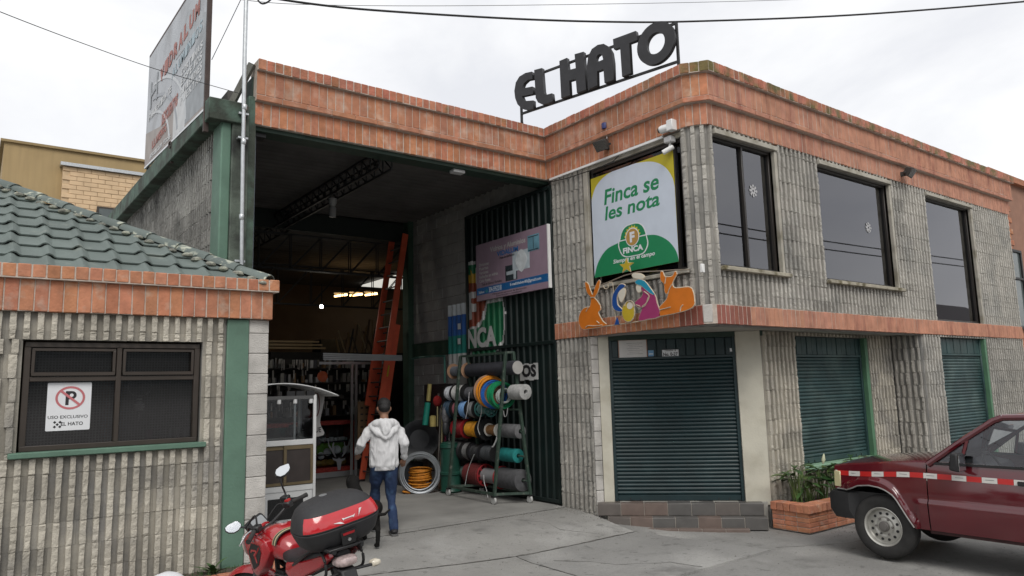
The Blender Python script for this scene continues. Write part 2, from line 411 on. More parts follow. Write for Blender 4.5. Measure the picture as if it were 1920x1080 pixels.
def ground_line(name, pts, w, m=dirt_m, z=.005):
    P_ = [Vector((x, y, 0)) for x, y in pts]; mb = MB(); prev = None; rg_ = random.Random(len(pts))
    Q = []
    for a, b in zip(P_, P_[1:]):
        n = max(2, int((b - a).length / .09)); Q += [a + (b - a) * (k / n) for k in range(n)]
    Q.append(P_[-1]); side = Vector((-(P_[-1] - P_[0]).y, (P_[-1] - P_[0]).x, 0)).normalized()
    for q in Q:
        j = side * rg_.uniform(-.012, .012); ww = w * rg_.uniform(.35, 1.3); a, b = q + j - side * ww / 2, q + j + side * ww / 2
        cur = (mb.vert((a.x, a.y, gz(a.x, a.y) + z)), mb.vert((b.x, b.y, gz(b.x, b.y) + z)))
        if prev: mb.f.append([prev[0], cur[0], cur[1], prev[1]])
        prev = cur
    return mb.build(name, m, yard)
ground_line('joint', [(2.9, 9.165), (5.5, 9.175), (7.8, 9.19)], .022, z=.0075)
ground_line('joint', [(2.7, 7.50), (5.6, 7.585), (7.85, 7.655)], .024)
ground_line('joint', [(5.61, 7.55), (5.61, 6.6), (5.60, 5.75)], .015)
ground_line('crack', [(5.9, 7.2), (6.2, 6.9), (6.35, 6.55), (6.9, 6.2), (7.0, 5.8)], .012)
ground_line('crack', [(6.6, 8.9), (6.9, 8.5), (6.85, 8.2), (7.3, 7.75)], .008)
ground_line('crack', [(8.6, 5.9), (9.5, 5.4), (10.4, 5.3)], .012, z=.0 - .024)
struct(MB().box(2.6, 20, 9.41, 25, -.2, .004).build('warehouse_floor', floor_m))

# ------------------------------------------------------------------ masonry tools
BLK = {}
def block_mesh(n, var, m):
    key = (n, var, m.name)
    if key in BLK: return BLK[key]
    rg = random.Random(n * 31 + var); mb = MB(); W, H = n * .11, .225
    mb.box(.0005, W - .0005, .0005, H - .0005, -.03, 0)
    for k in range(n):
        c = .055 + k * .11; rows = []
        w = .0265 + rg.uniform(-.002, .002); ts = (0.0, .12, .32, .52, .72, .9, 1.0)
        for t in ts:
            y = .0025 + t * (H - .005) + (rg.uniform(-.012, .012) if 0 < t < 1 else 0); e = rg.uniform(.036, .045) - (.002 if t in (0, 1) else 0)
            cc_ = c + rg.uniform(-.006, .006)
            rows.append([mb.vert((c - w, y, -.002)), mb.vert((c - w + rg.uniform(0, .005), y, e + rg.uniform(-.005, .001))), mb.vert((cc_, y, e + rg.uniform(-.003, .006))), mb.vert((c + w - rg.uniform(0, .005), y, e + rg.uniform(-.005, .001))), mb.vert((c + w, y, -.002))])
        for a, b in zip(rows, rows[1:]):
            for q in range(4): mb.f.append([a[q], a[q + 1], b[q + 1], b[q]])
        mb.f.append(rows[0][::-1]); mb.f.append(rows[-1])
    me = mb.mesh('block', m); me.materials.append(groove_k_m if m is block_k_m else groove_m)
    for p in me.polygons:
        if max(me.vertices[q].co.z for q in p.vertices) < .003: p.material_index = 1
    BLK[key] = me; return me
def free_spans(u0, u1, va, vb, ops):
    sp = [(u0, u1)]
    for a, b, c, d in ops:
        if c < vb - .01 and d > va + .01:
            sp = [q for (s, e) in sp for q in ((s, min(e, a)), (max(s, b), e)) if q[1] - q[0] > .04]
    return sp
def strips(v0, v1, ops, course, base=0.0):
    cuts = {v0, v1}; k = math.floor((v0 - base) / course) - 1
    while base + k * course < v1:
        if base + k * course > v0: cuts.add(base + k * course)
        k += 1
    for a, b, c, d in ops:
        for q in (c, d):
            if v0 < q < v1: cuts.add(q)
    cs = sorted(cuts); out = [cs[0]]
    for c in cs[1:]:
        if c - out[-1] > .035 or c == v1: out.append(c)
    return list(zip(out, out[1:]))
def fill_blocks(parent, fr, u0, u1, v0, v1, ops, m, course=.225, base=0.0, single=None, bw=.44, name='block'):
    rest = MB(); n = 0
    for i, (a, b) in enumerate(strips(v0, v1, ops, course, base)):
        st = (int(round((a - base) / course)) % 2) * bw / 2
        for s, e in free_spans(u0, u1, a, b, ops):
            k = math.floor((s - st) / bw); x = s
            while x < e - 1e-4:
                nx = min(e, st + (k + 1) * bw)
                if nx - x < .05 and nx < e: k += 1; nx = min(e, st + (k + 1) * bw)
                if e - nx < .06: nx = e
                w = nx - x; nr = max(1, int(round(w / .11)))
                me = block_mesh(min(nr, 5), random.randrange(4), m)
                mw = fr.m(x, a, random.uniform(-.004, .004)) @ Matrix.Diagonal((w / (min(nr, 5) * .11), (b - a) / .225, 1, 1))
                if single is None or single(x, a):
                    add(name, me, parent, mw); n += 1
                else:
                    o = len(rest.v); rest.v += [tuple(mw @ v.co) for v in me.vertices]; rest.f += [[o + q for q in p.vertices] for p in me.polygons]
                x = nx; k += 1
    if rest.v:
        o = rest.build('distant_blocks', m, parent, kind='stuff'); o.data.materials.append(groove_k_m if m is block_k_m else groove_m)
        for p in o.data.polygons:
            if max((o.data.vertices[q].co - fr.o).dot(fr.n) for q in p.vertices) < .008: p.material_index = 1
    return n
def wall_core(mb, fr, u0, u1, v0, v1, ops, n0=-.16, n1=-.012):
    for a, b in strips(v0, v1, ops, 99, -50):
        for s, e in free_spans(u0, u1, a, b, ops): mb.fb(fr, s, e, a, b, n0, n1)
    return mb
BRK = {}
def brick_mesh(w, h, d, m, var=0):
    key = (round(w, 3), round(h, 3), round(d, 3), m.name, var)
    if key in BRK: return BRK[key]
    bm = bmesh.new(); bmesh.ops.create_cube(bm, size=1.0); rg = random.Random(hash(key[:3]) + var)
    for v in bm.verts: v.co = ((v.co.x + .5) * w, (v.co.y + .5) * h, (v.co.z - .5) * d)
    bmesh.ops.bevel(bm, geom=bm.edges[:] , offset=.006, segments=1, affect='EDGES', clamp_overlap=True)
    for v in bm.verts: v.co += Vector((rg.uniform(-.0012, .0012), rg.uniform(-.002, .002), rg.uniform(-.0015, .0015)))
    me = bpy.data.meshes.new('brick'); bm.to_mesh(me); bm.free(); me.materials.append(m); BRK[key] = me; return me
def brick_row(parent, p0, p1, z0, z1, pitch, depth, m, gap=.009, single=None, name='brick', pick=None, up=ZUP, jit=.0025):
    """a course of bricks standing along p0 -> p1 (plan points); the outer faces lie on that line"""
    p0, p1 = Vector((p0[0], p0[1], 0)), Vector((p1[0], p1[1], 0)); L = (p1 - p0).length; n = max(1, round(L / pitch)); w = L / n; fr = F(p0, p1 - p0); rest = MB()
    for k in range(n):
        mm = pick(k, n) if pick else m
        me = brick_mesh(w - gap, z1 - z0 - gap, depth, mm, random.randrange(3))
        mw = fr.m(k * w + gap / 2, z0 + gap / 2 + random.uniform(-.0025, .0025), random.uniform(-jit, jit)) @ Matrix.Rotation(random.uniform(-.008, .008), 4, 'Z')
        if single is None or single(fr.p(k * w, 0)): add(name, me, parent, mw)
        else:
            o = len(rest.v); rest.v += [tuple(mw @ v.co) for v in me.vertices]; rest.f += [[o + q for q in p.vertices] for p in me.polygons]
    if rest.v: rest.build('distant_bricks', m, parent, kind='stuff')
def offset_path(pts, d):
    P = [Vector(p) for p in pts]; N = []
    for a, b in zip(P, P[1:]):
        u = (b - a).normalized(); N.append(Vector((u.y, -u.x)))
    out = [P[0] + N[0] * d]
    for i in range(1, len(P) - 1):
        n1, n2 = N[i - 1], N[i]; out.append(P[i] + (n1 + n2) * (d / (1 + n1.dot(n2))))
    out.append(P[-1] + N[-1] * d); return out
def path_core(mb, pts, d0, d1, z0, z1):
    A, B = offset_path(pts, d0), offset_path(pts, d1)
    for i in range(len(A) - 1):
        mb.hexa([(*A[i], z0), (*A[i + 1], z0), (*B[i + 1], z0), (*B[i], z0), (*A[i], z1), (*A[i + 1], z1), (*B[i + 1], z1), (*B[i], z1)])
    return mb

def window_set(parent, fr, u0, u1, v0, v1, n, mull=(), trans=(), fm=None, pm=None, fw=.05, fd=.06, name='window'):
    """frame with mullions / transoms and one pane for each light"""
    mb = MB(); fm = fm or bronze_m
    mb.fb(fr, u0, u1, v0, v0 + fw, n, n + fd).fb(fr, u0, u1, v1 - fw, v1, n, n + fd).fb(fr, u0, u0 + fw, v0 + fw, v1 - fw, n, n + fd).fb(fr, u1 - fw, u1, v0 + fw, v1 - fw, n, n + fd)
    cu = [u0 + fw] + [m_ for m_ in mull] + [u1 - fw]; cv = [v0 + fw] + list(trans) + [v1 - fw]
    for q in mull: mb.fb(fr, q - fw * .45, q + fw * .45, v0 + fw, v1 - fw, n + .002, n + fd + .004)
    for q in trans: mb.fb(fr, u0 + fw, u1 - fw, q - fw * .45, q + fw * .45, n + .001, n + fd - .004)
    o = mb.build(name, fm, parent, bevel=.004)
    for i in range(len(cu) - 1):
        for j in range(len(cv) - 1):
            MB().fb(fr, cu[i], cu[i + 1], cv[j], cv[j + 1], n + .015, n + .021).build('pane', pm, o)
    return o

# ------------------------------------------------------------------ gatehouse kiosk on the left
YK = 8.24
fk = FY(YK)
kiosk = thing('kiosk', 'small ribbed block kiosk with green tiled hip roof and brick eaves band', 'kiosk', (0.6, 8.24, 0))
KW = (.385, 1.95, 1.46, 2.49)
kops = [(KW[0] - .02, KW[1] + .02, KW[2] - .06, KW[3] + .02)]
mb = wall_core(MB(), fk, -2.2, 2.66, -.1, 2.78, kops)
mb.box(2.5, 2.655, YK + .16, 9.38, -.1, 2.78).box(-2.2, -2.05, YK + .16, 11.5, -.1, 3.0)
kwall = mb.build('wall', core_m, kiosk)
fill_blocks(kwall, fk, -1.32, 2.2, .05, 2.77, kops, block_k_m, base=.12, single=lambda u, v: u > -.35)
kp = MB().fb(fk, 2.215, 2.45, -.1, 2.768, -.02, .03).build('pilaster', green_m, kiosk, bevel=.01)
for k in range(13):
    z = -.08 + k * .225
    bme = brick_mesh(.218, min(.219, 2.768 - z), .16, plain_block_m, k % 3)
    add('corner_block', bme, kwall, fk.m(2.456, z, .012 + random.uniform(-.004, .004)))
ks = MB().fb(fk, .30, 2.02, 1.405, 1.458, -.06, .085).build('window_sill', green_m, kiosk, bevel=.008)
pane_k = glass('dark_textured_pane', (.55, .55, .56), .08, .03, 1.6)
kwin = window_set(kiosk, fk, KW[0], KW[1], KW[2], KW[3], -.10, mull=[1.185], trans=[2.135], fm=bronze_m, pm=pane_k, fw=.05, fd=.07)
for (a, b) in ((KW[0] + .06, 1.15), (1.22, KW[1] - .06)):
    mb = MB()
    mb.fb(fk, a, b, 2.165, 2.20, -.035, -.018).fb(fk, a, b, 2.405, 2.43, -.035, -.018).fb(fk, a, a + .025, 2.2, 2.405, -.035, -.018).fb(fk, b - .025, b, 2.2, 2.405, -.035, -.018)
    mb.build('vent_frame', bronze_m, kwin, bevel=.003)
# things just behind the kiosk glass
MB().box(-2.0, 2.5, 9.3, 9.36, 0, 2.9).build('inner_wall', M('dark_room', (.10, .085, .07), .9), kiosk)
mesh_m = M('woven_screen', (.30, .29, .275), .8, var=.3, vs_=30)
mb = MB()
for i in range(56):
    u = KW[0] + .04 + i * .0268; mb.fb(fk, u, u + .010, 1.50, 2.46, -.125, -.120)
for j in range(36):
    v = 1.50 + j * .0268; mb.fb(fk, KW[0] + .04, KW[1] - .04, v, v + .010, -.119, -.114)
mb.build('screen_mesh', mesh_m, kwin)
MB().fb(fk, 1.07, 1.13, 1.5, 2.12, -.21, -.19).fb(fk, 1.23, 1.28, 1.5, 2.12, -.21, -.19).build('inner_post', M('varnished_wood', (.22, .10, .045), .5), kiosk)
orn = thing('hanging_ornament', 'pale round ornament on a cord hanging behind the kiosk window', 'ornament', fk.p(1.40, 1.7, -.118))
mb = MB(); mb.sph(fk.p(1.40, 1.845, -.122), .055, 10, 8, (1, .22, 1)).sph(fk.p(1.40, 1.915, -.122), .03, 8, 6, (1, .3, .8))
mb.tube([fk.p(1.40, 1.79, -.122), fk.p(1.40, 1.70, -.122)], .007, 5)
mb.build('body', M('pale_ornament', (.72, .70, .66), .8), orn)
MB().tube([fk.p(1.40 + .11 * math.sin(t), 2.05 - .10 * math.cos(t), -.122) for t in [(-2.2 + 4.4 * k / 14) for k in range(15)]], .004, 5).build('cord', M('pale_ornament', (.72, .70, .66), .8), orn)
for i, (u, w, h, c) in enumerate(((1.50, .085, .10, (.25, .13, .17)), (1.70, .03, .10, (.3, .3, .3)), (1.755, .075, .10, (.32, .30, .29)), (1.86, .08, .10, (.26, .25, .25)))):
    o = MB().lathe(fk.p(u, 1.512, -.128), ZUP, [(.01, 0), (w / 2, .002), (w / 2, h), (w / 2 - .006, h), (.008, h - .01)], 12).build('jar', M('jar_%d' % i, c, .5), None)
    tag(o, ['dull pink pot on the kiosk window ledge', 'narrow grey tube on the kiosk window ledge', 'squat grey jar on the kiosk ledge, second from the right end', 'squat grey jar at the right end of the kiosk ledge'][i], 'jar')
# brick eaves band and cap
KPATH = [(-2.2, 8.22), (2.69, 8.22), (2.69, 9.36)]
KPATH = [(-2.2, 8.20), (2.66, 8.20), (2.66, 9.36)]
keave = path_core(path_core(MB(), KPATH, -.12, .029, 2.775, 3.08), KPATH, -.14, .084, 3.08, 3.215).build('brick_eaves', mortar_m, kiosk)
bp_ = offset_path(KPATH, .035); cp_ = offset_path(KPATH, .09)
for i in range(2):
    brick_row(keave, bp_[i], bp_[i + 1], 2.77, 3.085, .118, .05, brick_m, single=(lambda p: p.x > -.3) if i == 0 else None)
    brick_row(keave, cp_[i], cp_[i + 1], 3.085, 3.222, .118, .05, brick_m, single=(lambda p: p.x > -.3) if i == 0 else None, gap=.012)
# roof: concrete tiles with a roll, hip caps
SL = .545; RA = math.atan(SL); R0 = (2.70, 8.20, 3.165)
tile_m = M('green_roof_tile', (.125, .154, .143), .75, var=.14, vs_=3, bump=.2, bs=50, rnd=.07, col2=(.19, .215, .19), c2=(.6, .75), c2s=4)
lichen_m = M('lichen_tile', (.125, .152, .142), .8, var=.15, vs_=3, bump=.35, bs=40, rnd=.08, col2=(.42, .44, .36), c2=(.56, .64), c2s=9)
TW, TE = .295, .335
prof = [(0, .0), (.16, .0), (.182, .009), (.204, .029), (.228, .038), (.254, .029), (.276, .009), (.297, .0)]
def tile_mesh():
    mb = MB(); rows = []
    for (yy, dz) in ((0, .030), (TE + .03, .004)):
        rows.append(([mb.vert((x, yy, h + dz)) for x, h in prof], [mb.vert((x, yy, h + dz - .016)) for x, h in prof]))
    (a, al), (b, bl) = rows
    for k in range(len(prof) - 1):
        mb.f.append([a[k], a[k + 1], b[k + 1], b[k]]); mb.f.append([al[k], a[k], a[k + 1], al[k + 1]][::-1])
    mb.f.append([a[0], b[0], bl[0], al[0]]); mb.f.append([a[-1], al[-1], bl[-1], b[-1]])
    me = mb.mesh('tile', tile_m, True); autosmooth(me, 35); return me
TM = tile_mesh()
kroof = MB().poly([(R0[0], R0[1], R0[2]), (-3.2, R0[1], R0[2]), (-3.2, R0[1] + 3.3, R0[2] + 3.3 * SL), (R0[0] - 3.3, R0[1] + 3.3, R0[2] + 3.3 * SL)]).poly([(R0[0], R0[1], R0[2]), (R0[0], 9.4, R0[2]), (2.4, 9.4, R0[2] + .32 * SL), (2.4, 14.8, R0[2] + .32 * SL), (R0[0] - 3.3, 14.8, R0[2] + 3.3 * SL), (R0[0] - 3.3, R0[1] + 3.3, R0[2] + 3.3 * SL)]).build('roof', conc_d_m, kiosk)
fr_roof = F((0, R0[1], R0[2] + .012), (1, 0, 0), (0, math.cos(RA), math.sin(RA)))
for j in range(11):
    s = j * TE - .015; y = s * math.cos(RA); hipx = R0[0] - y
    for i in range(-12, 10):
        x = i * TW + (.02 if j % 2 else 0); 
        if x > hipx: continue
        mw = fr_roof.m(x, s, 0) @ Matrix.Rotation(random.uniform(-.004, .004), 4, 'X')
        if x < -2.4: continue
        if x + TW > hipx - TE * .9:
            me = TM.copy(); bm = bmesh.new(); bm.from_mesh(me); bm.transform(mw)
            bmesh.ops.bisect_plane(bm, geom=bm.verts[:] + bm.edges[:] + bm.faces[:], plane_co=Vector((R0[0], R0[1], 0)), plane_no=Vector((1, 1, 0)), clear_outer=True)
            if len(bm.faces) > 3:
                bm.transform(mw.inverted()); bm.to_mesh(me); add('tile', me, kroof, mw)
            bm.free()
        else: add('tile', TM, kroof, mw)
hd = Vector((-1, 1, SL)).normalized()
mb = MB(); 
def hip_mesh():
    mb = MB(); rows = []
    for (t, r) in ((0, .118), (.44, .095)):
        o = [mb.vert((r * math.cos(a), t, r * .75 * math.sin(a))) for a in [PI * k / 8 for k in range(9)]]
        q = [mb.vert(((r - .016) * math.cos(a), t, (r - .016) * .75 * math.sin(a))) for a in [PI * k / 8 for k in range(9)]]
        rows.append((o, q))
    for k in range(8):
        mb.f.append([rows[0][0][k], rows[0][0][k + 1], rows[1][0][k + 1], rows[1][0][k]]); mb.f.append([rows[0][1][k], rows[0][0][k], rows[0][0][k + 1], rows[0][1][k + 1]])
    me = mb.mesh('ridge_tile', lichen_m, True); autosmooth(me, 40); return me
HM = hip_mesh(); side_v = hd.cross(Vector((1, 1, 0)).normalized()); 
for k in range(11):
    p = Vector(R0) + hd * (k * .40 + .05) + Vector((0, 0, .025))
    xx = Vector((1, 1, 0)).normalized(); zz = xx.cross(hd)
    mw = Matrix((xx, hd, zz)).transposed().to_4x4(); mw.translation = p
    add('ridge_tile', HM, kroof, mw @ Matrix.Rotation(random.uniform(-.02, .02), 4, 'Y'))
mb = MB()
for k in range(26):
    p = Vector(R0) + hd * (k * .17 + .05); c = p + Vector((-.10, -.10, -.005)) + Vector((random.uniform(-.02, .02), 0, 0))
    mb.sph(c, random.uniform(.045, .075), 7, 5, (1, 1, .5))
mb.build('hip_mortar', M('lichen_mortar', (.20, .20, .17), .95, var=.35, vs_=15, bump=.8, bs=40, col2=(.36, .37, .30), c2=(.5, .6), c2s=14), kroof, smooth_=True)
fsr = F((R0[0], 0, R0[2] + .012), (0, 1, 0), (-math.cos(RA), 0, math.sin(RA)))
mb = MB()
mb.grid(lambda a, b: fsr.p(R0[1] + .1 + a * 1.1, b * min(1, .05 + a) * .55, .02 + .03 * abs(math.sin(a * 12))), 24, 4)
mb.build('side_tiles', tile_m, kroof, kind='stuff', smooth_=True)

# no-parking notice stuck on the kiosk glass
fp = FY(YK + .077)
a = pY(90, 718, YK + .07); b = pY(168, 805, YK + .07)
sg = thing('parking_notice', 'white no parking notice stuck to the left kiosk pane', 'sign', (a.x, YK + .07, b.z))
u0, u1, v0, v1 = a.x, b.x, b.z, a.z; W_, H_ = u1 - u0, v1 - v0
paper_m = M('white_vinyl', (.74, .75, .77), .45, var=.04); ink_m = M('black_ink', (.02, .02, .022), .5); redink_m = M('red_ink', (.52, .16, .17), .5)
flat('panel', [rrect(u0, v0, u1, v1, .012)], .003, paper_m, fp, sg)
cx_, cy_ = u0 + W_ * .52, v0 + H_ * .68
flat('letter', [[(cx_ - .04, cy_ - .07), (cx_ - .012, cy_ - .07), (cx_ - .012, cy_ - .015)] + circ(cx_ + .012, cy_ + .025, .04, 12, None, -PI / 2, PI / 2) + [(cx_ - .04, cy_ + .065)], circ(cx_ + .010, cy_ + .025, .017, 10)], .001, ink_m, fp, sg, .003)
flat('ring', [circ(cx_, cy_, .125, 36, .112), circ(cx_, cy_, .105, 36, .092)], .001, redink_m, fp, sg, .0042)
mb = MB(); ff = F(fp.p(cx_, cy_), (1, 0, -.85), (.85, 0, 1)); mb.fb(ff, -.105, .105, -.011, .011, .0052, .0062); mb.build('slash', redink_m, sg)
text('USO EXCLUSIVO', ink_m, fp, u0 + .015, v0 + H_ * .25, W_ * .9, H_ * .065, sg, .003, .001, .012)
text('EL HATO', ink_m, fp, u0 + W_ * .34, v0 + H_ * .10, W_ * .5, H_ * .075, sg, .003, .001, .02)
for (dx, dy) in ((0, 0), (.022, .022), (-.022, .022), (.022, -.022), (-.022, -.022)):
    q = u0 + W_ * .26 + dx; r = v0 + H_ * .13 + dy; flat('logo', [[(q - .014, r), (q, r - .014), (q + .014, r), (q, r + .014)]], .001, ink_m, fp, sg, .003)

# planting strip and brick edging at the kiosk foot
strip = struct(MB().box(-2.2, 2.72, 7.9, 8.24, -.05, .135).build('planting_bed', soil_m))
bed_e = []
brick_row(strip, (1.2, 7.86), (2.78, 7.86), -.02, .15, .215, .10, brick_m, jit=.006)
brick_row(strip, (2.80, 7.86), (2.80, 8.4), -.02, .15, .21, .10, brick_m, jit=.006)
def leaf(mb, base, az, L, w, lift, droop, n=6, fold=.25):
    d = Vector((math.cos(az), math.sin(az), 0)); s = Vector((-d.y, d.x, 0)); prev = None
    for i in range(n + 1):
        t = i / n; c = Vector(base) + d * (L * t * math.cos(lift * (1 - t * .4))) + ZUP * (L * (math.sin(lift) * t - droop * t * t)); ww = w * (math.sin(PI * min(1, t * .93 + .07)) ** .8) * .5
        q = [mb.vert(c - s * ww + ZUP * (ww * fold)), mb.vert(c), mb.vert(c + s * ww + ZUP * (ww * fold))]
        if prev:
            for k in range(2): mb.f.append([prev[k], prev[k + 1], q[k + 1], q[k]])
        prev = q
leaf_m = M('broad_leaf', (.045, .10, .030), .45, var=.3, vs_=8, col2=(.10, .15, .05), c2=(.55, .75), c2s=8)
weed = thing('weed', 'small leafy weed growing at the foot of the green pilaster', 'plant', (2.16, 8.1, .13))
for k in range(11):
    mb = MB(); leaf(mb, (2.12 + random.uniform(-.03, .03), 8.08 + random.uniform(-.03, .03), .13), random.uniform(0, 6.28), random.uniform(.14, .24), .05, random.uniform(.5, 1.2), .25)
    mb.build('leaf', leaf_m, weed, smooth_=True)
mb = MB()
for k in range(500):
    x, y = random.uniform(.2, 2.6), 7.9 + random.random() * .3
    c = Vector((x, y, .135)); h = random.uniform(.01, .05); aa = random.uniform(0, 6.28); d = Vector((math.cos(aa), math.sin(aa), 0)) * .006
    mb.poly([c - d, c + d, c + d * 2 + ZUP * h])
struct(mb.build('sparse_grass', leaf_m), 'stuff')
mb = MB(); rg = random.Random(77)
for k in range(1500):
    q = rg.random()
    if q < .3: x, y = rg.uniform(2.9, 7.8), rg.gauss(9.12, .08)
    elif q < .45: x, y = rg.uniform(7.6, 7.85), rg.uniform(8.3, 9.3)
    elif q < .6: x, y = rg.uniform(9.6, 13), rg.gauss(5.9, .12)
    else: x, y = rg.uniform(2.9, 11), rg.uniform(3.5, 9.0)
    r = rg.uniform(.003, .009) * (2 if rg.random() < .06 else 1); z = gz(x, y) + .003 - (0 if 5.7 < y and x < 8 else .03); a = rg.random() * 6
    P_ = [(x + r * math.cos(a + t), y + r * math.sin(a + t), z) for t in (0, 2.1, 4.2)]; mb.poly(P_); 
    for i in range(3): mb.poly([P_[i], P_[(i + 1) % 3], (x, y, z + r)])
struct(mb.build('grit', M('grit_grey', (.20, .19, .175), .95, var=.5, vs_=30)), 'stuff')

bag = thing('plastic_bag', 'crumpled white plastic bag lying by the kiosk wall', 'bag', pZ(312, 1092, .14))
c = pZ(312, 1092, .14); mb = MB(); mb.sph(c, .13, 14, 10, (1.3, .9, .75)); mb.v = [tuple(Vector(v) + Vector(v).normalized() * .03 * noise.noise(Vector(v) * 14)) for v in mb.v]
mb.build('film', M('bag_white', (.72, .73, .76), .4, var=.1), bag, smooth_=True)
# ------------------------------------------------------------------ warehouse shell
ware = thing('warehouse', 'tall warehouse bay with brick parapet, green corner pillar and dark open hall', 'warehouse', (5.2, 9.5, 0))
WPATH = [(2.82, 9.50), (7.90, 9.50), (7.90, 6.36), (8.05, 6.15), (18.60, 6.15), (18.60, 12.0)]
Z_LO, Z_ST, Z_UP, Z_CAP, Z_TOP = 5.515, 5.835, 5.915, 6.245, 6.40
def parapet(th, i0, i1, m_lo, m_up, m_cap, single):
    pts = WPATH
    core = MB()
    def seg(d0, d1, z0, z1):
        A, B = offset_path(pts, d0), offset_path(pts, d1)
        for i in range(i0, i1):
            core.hexa([(*A[i], z0), (*A[i + 1], z0), (*B[i + 1], z0), (*B[i], z0), (*A[i], z1), (*A[i + 1], z1), (*B[i + 1], z1), (*B[i], z1)])
    seg(-.12, .0445, Z_LO + .004, Z_ST); seg(-.13, .1105, Z_ST, Z_CAP); seg(-.16, .166, Z_CAP, Z_TOP - .012)
    o = core.build('parapet', mortar_m, th)
    lo, st, up, cp = [offset_path(pts, d) for d in (.05, .122, .115, .172)]
    for i in range(i0, i1):
        mk = lambda mm: (mm[i - i0] if isinstance(mm, list) else mm)
        brick_row(o, lo[i], lo[i + 1], Z_LO, Z_ST, .112, .05, mk(m_lo), single=single)
        brick_row(o, st[i], st[i + 1], Z_ST, Z_UP, .36, .05, mk(m_up), single=single, gap=.006)
        brick_row(o, up[i], up[i + 1], Z_UP, Z_CAP, .125, .05, mk(m_up), single=single, gap=.006)
        brick_row(o, cp[i], cp[i + 1], Z_CAP, Z_TOP, .115, .06, mk(m_cap), single=single, jit=.005)
    return o
parapet(ware, 0, 1, brick_m, brick_up_m, cap_m, None)
# pillar, left side wall, top beam
fl = FX(2.46)
mb = MB().box(2.40, 2.525, 9.43, 9.84, 0, 5.50)
mb.build('pillar', green_m, ware, bevel=.015)
MB().box(2.527, 2.74, 9.40, 9.80, 0, 5.735).build('stained_pillar', M('stained_concrete', (.13, .16, .13), .92, var=.4, vs_=4, bump=.5, bs=30, col2=(.045, .05, .045), c2=(.4, .6), c2s=2.4, streak=.4), ware, bevel=.012)
MB().box(2.742, 2.845, 9.45, 9.80, 0, 5.90).build('inner_pillar', green_old_m, ware, bevel=.012)
bz = lambda y: 5.45 + .024 * (y - 9.35)
mb = MB(); mb.hexa([(2.22, 9.36, bz(9.36)), (2.66, 9.36, bz(9.36)), (2.66, 22, bz(22)), (2.22, 22, bz(22)), (2.22, 9.36, bz(9.36) + .29), (2.66, 9.36, bz(9.36) + .29), (2.66, 22, bz(22) + .33), (2.22, 22, bz(22) + .33)])
mb.build('top_beam', green_old_m, ware, bevel=.012)
MB().lathe((2.60, 9.395, 5.64), (0, -1, 0), [(.045, -.05), (.045, .005), (.034, .005), (.034, -.04)], 14).build('drain_hole', black_m, ware)
mb = MB().fb(fl, -22, -9.84, 0, 5.75, -.2, -.02); lw = mb.build('side_wall', core_m, ware)
fill_blocks(lw, fl, -22, -9.85, 2.9, 5.62, [], block_d_m, base=.1, single=lambda u, v: u > -14.6)
# metal rail sloping up onto the parapet end
MB().bar((2.55, 9.75, 5.72), (2.78, 9.47, 6.36), .05, .09).build('gutter_end', conc_d_m, ware)
# lintel, roof, back and interior walls
MB().box(2.80, 7.95, 9.52, 9.80, 5.46, 6.2).build('lintel', green_dk_m, ware)
MB().box(2.75, 20.2, 9.8, 25.2, 5.84, 5.9).build('roof', conc_d_m, ware)
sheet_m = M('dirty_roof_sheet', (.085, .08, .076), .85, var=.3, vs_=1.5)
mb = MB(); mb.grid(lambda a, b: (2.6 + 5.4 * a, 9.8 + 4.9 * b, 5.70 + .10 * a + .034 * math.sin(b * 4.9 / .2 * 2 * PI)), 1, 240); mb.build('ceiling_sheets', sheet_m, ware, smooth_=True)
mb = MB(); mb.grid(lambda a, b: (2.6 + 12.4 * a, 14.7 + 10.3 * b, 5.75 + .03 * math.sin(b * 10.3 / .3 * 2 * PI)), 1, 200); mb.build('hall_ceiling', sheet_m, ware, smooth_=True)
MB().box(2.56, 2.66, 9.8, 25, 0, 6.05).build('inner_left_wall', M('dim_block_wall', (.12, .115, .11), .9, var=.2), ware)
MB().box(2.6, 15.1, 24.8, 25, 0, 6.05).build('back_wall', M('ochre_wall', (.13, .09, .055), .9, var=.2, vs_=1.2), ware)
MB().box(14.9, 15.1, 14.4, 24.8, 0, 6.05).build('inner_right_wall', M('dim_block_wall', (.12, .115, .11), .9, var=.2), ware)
# right wall of the bay: grey blocks above and below a green tie beam
XI = 7.99
fi = FX(XI)
iwall = MB().fb(fi, -14.75, -9.30, 0, 6.05, -.15, -.012).build('inner_wall_core', core_m, ware)
grey_blk = M('plain_grey_block', (.30, .295, .285), .9, var=.15, vs_=3, bump=.25, bs=60, rnd=.09)
def plain_blocks(parent, fr, u0, u1, v0, v1, m, bw=.43, bh=.225, name='block', depth=.03, gap=.012):
    j = 0; v = v0
    while v < v1 - .03:
        h = min(bh, v1 - v); u = u0; k = 0
        while u < u1 - .03:
            w = min(bw if (k or j % 2 == 0) else bw / 2, u1 - u); add(name, brick_mesh(w - gap, h - gap, depth, m, (j + k) % 3), parent, fr.m(u + gap / 2, v + gap / 2, random.uniform(-.001, .002))); u += w; k += 1
        v += h; j += 1
plain_blocks(iwall, fi, -14.5, -11.4, 2.96, 5.66, grey_blk)
plain_blocks(iwall, fi, -14.5, -11.4, 0, 2.66, grey_blk)
MB().fb(fi, -14.52, -9.6, 2.665, 2.955, -.01, .035).build('tie_beam', M('interior_green', (.035, .075, .05), .7, var=.2), ware)
MB().box(7.86, 8.14, 14.5, 14.78, 0, 6.0).build('inner_column', M('interior_green', (.035, .075, .05), .7, var=.2), ware, bevel=.01)
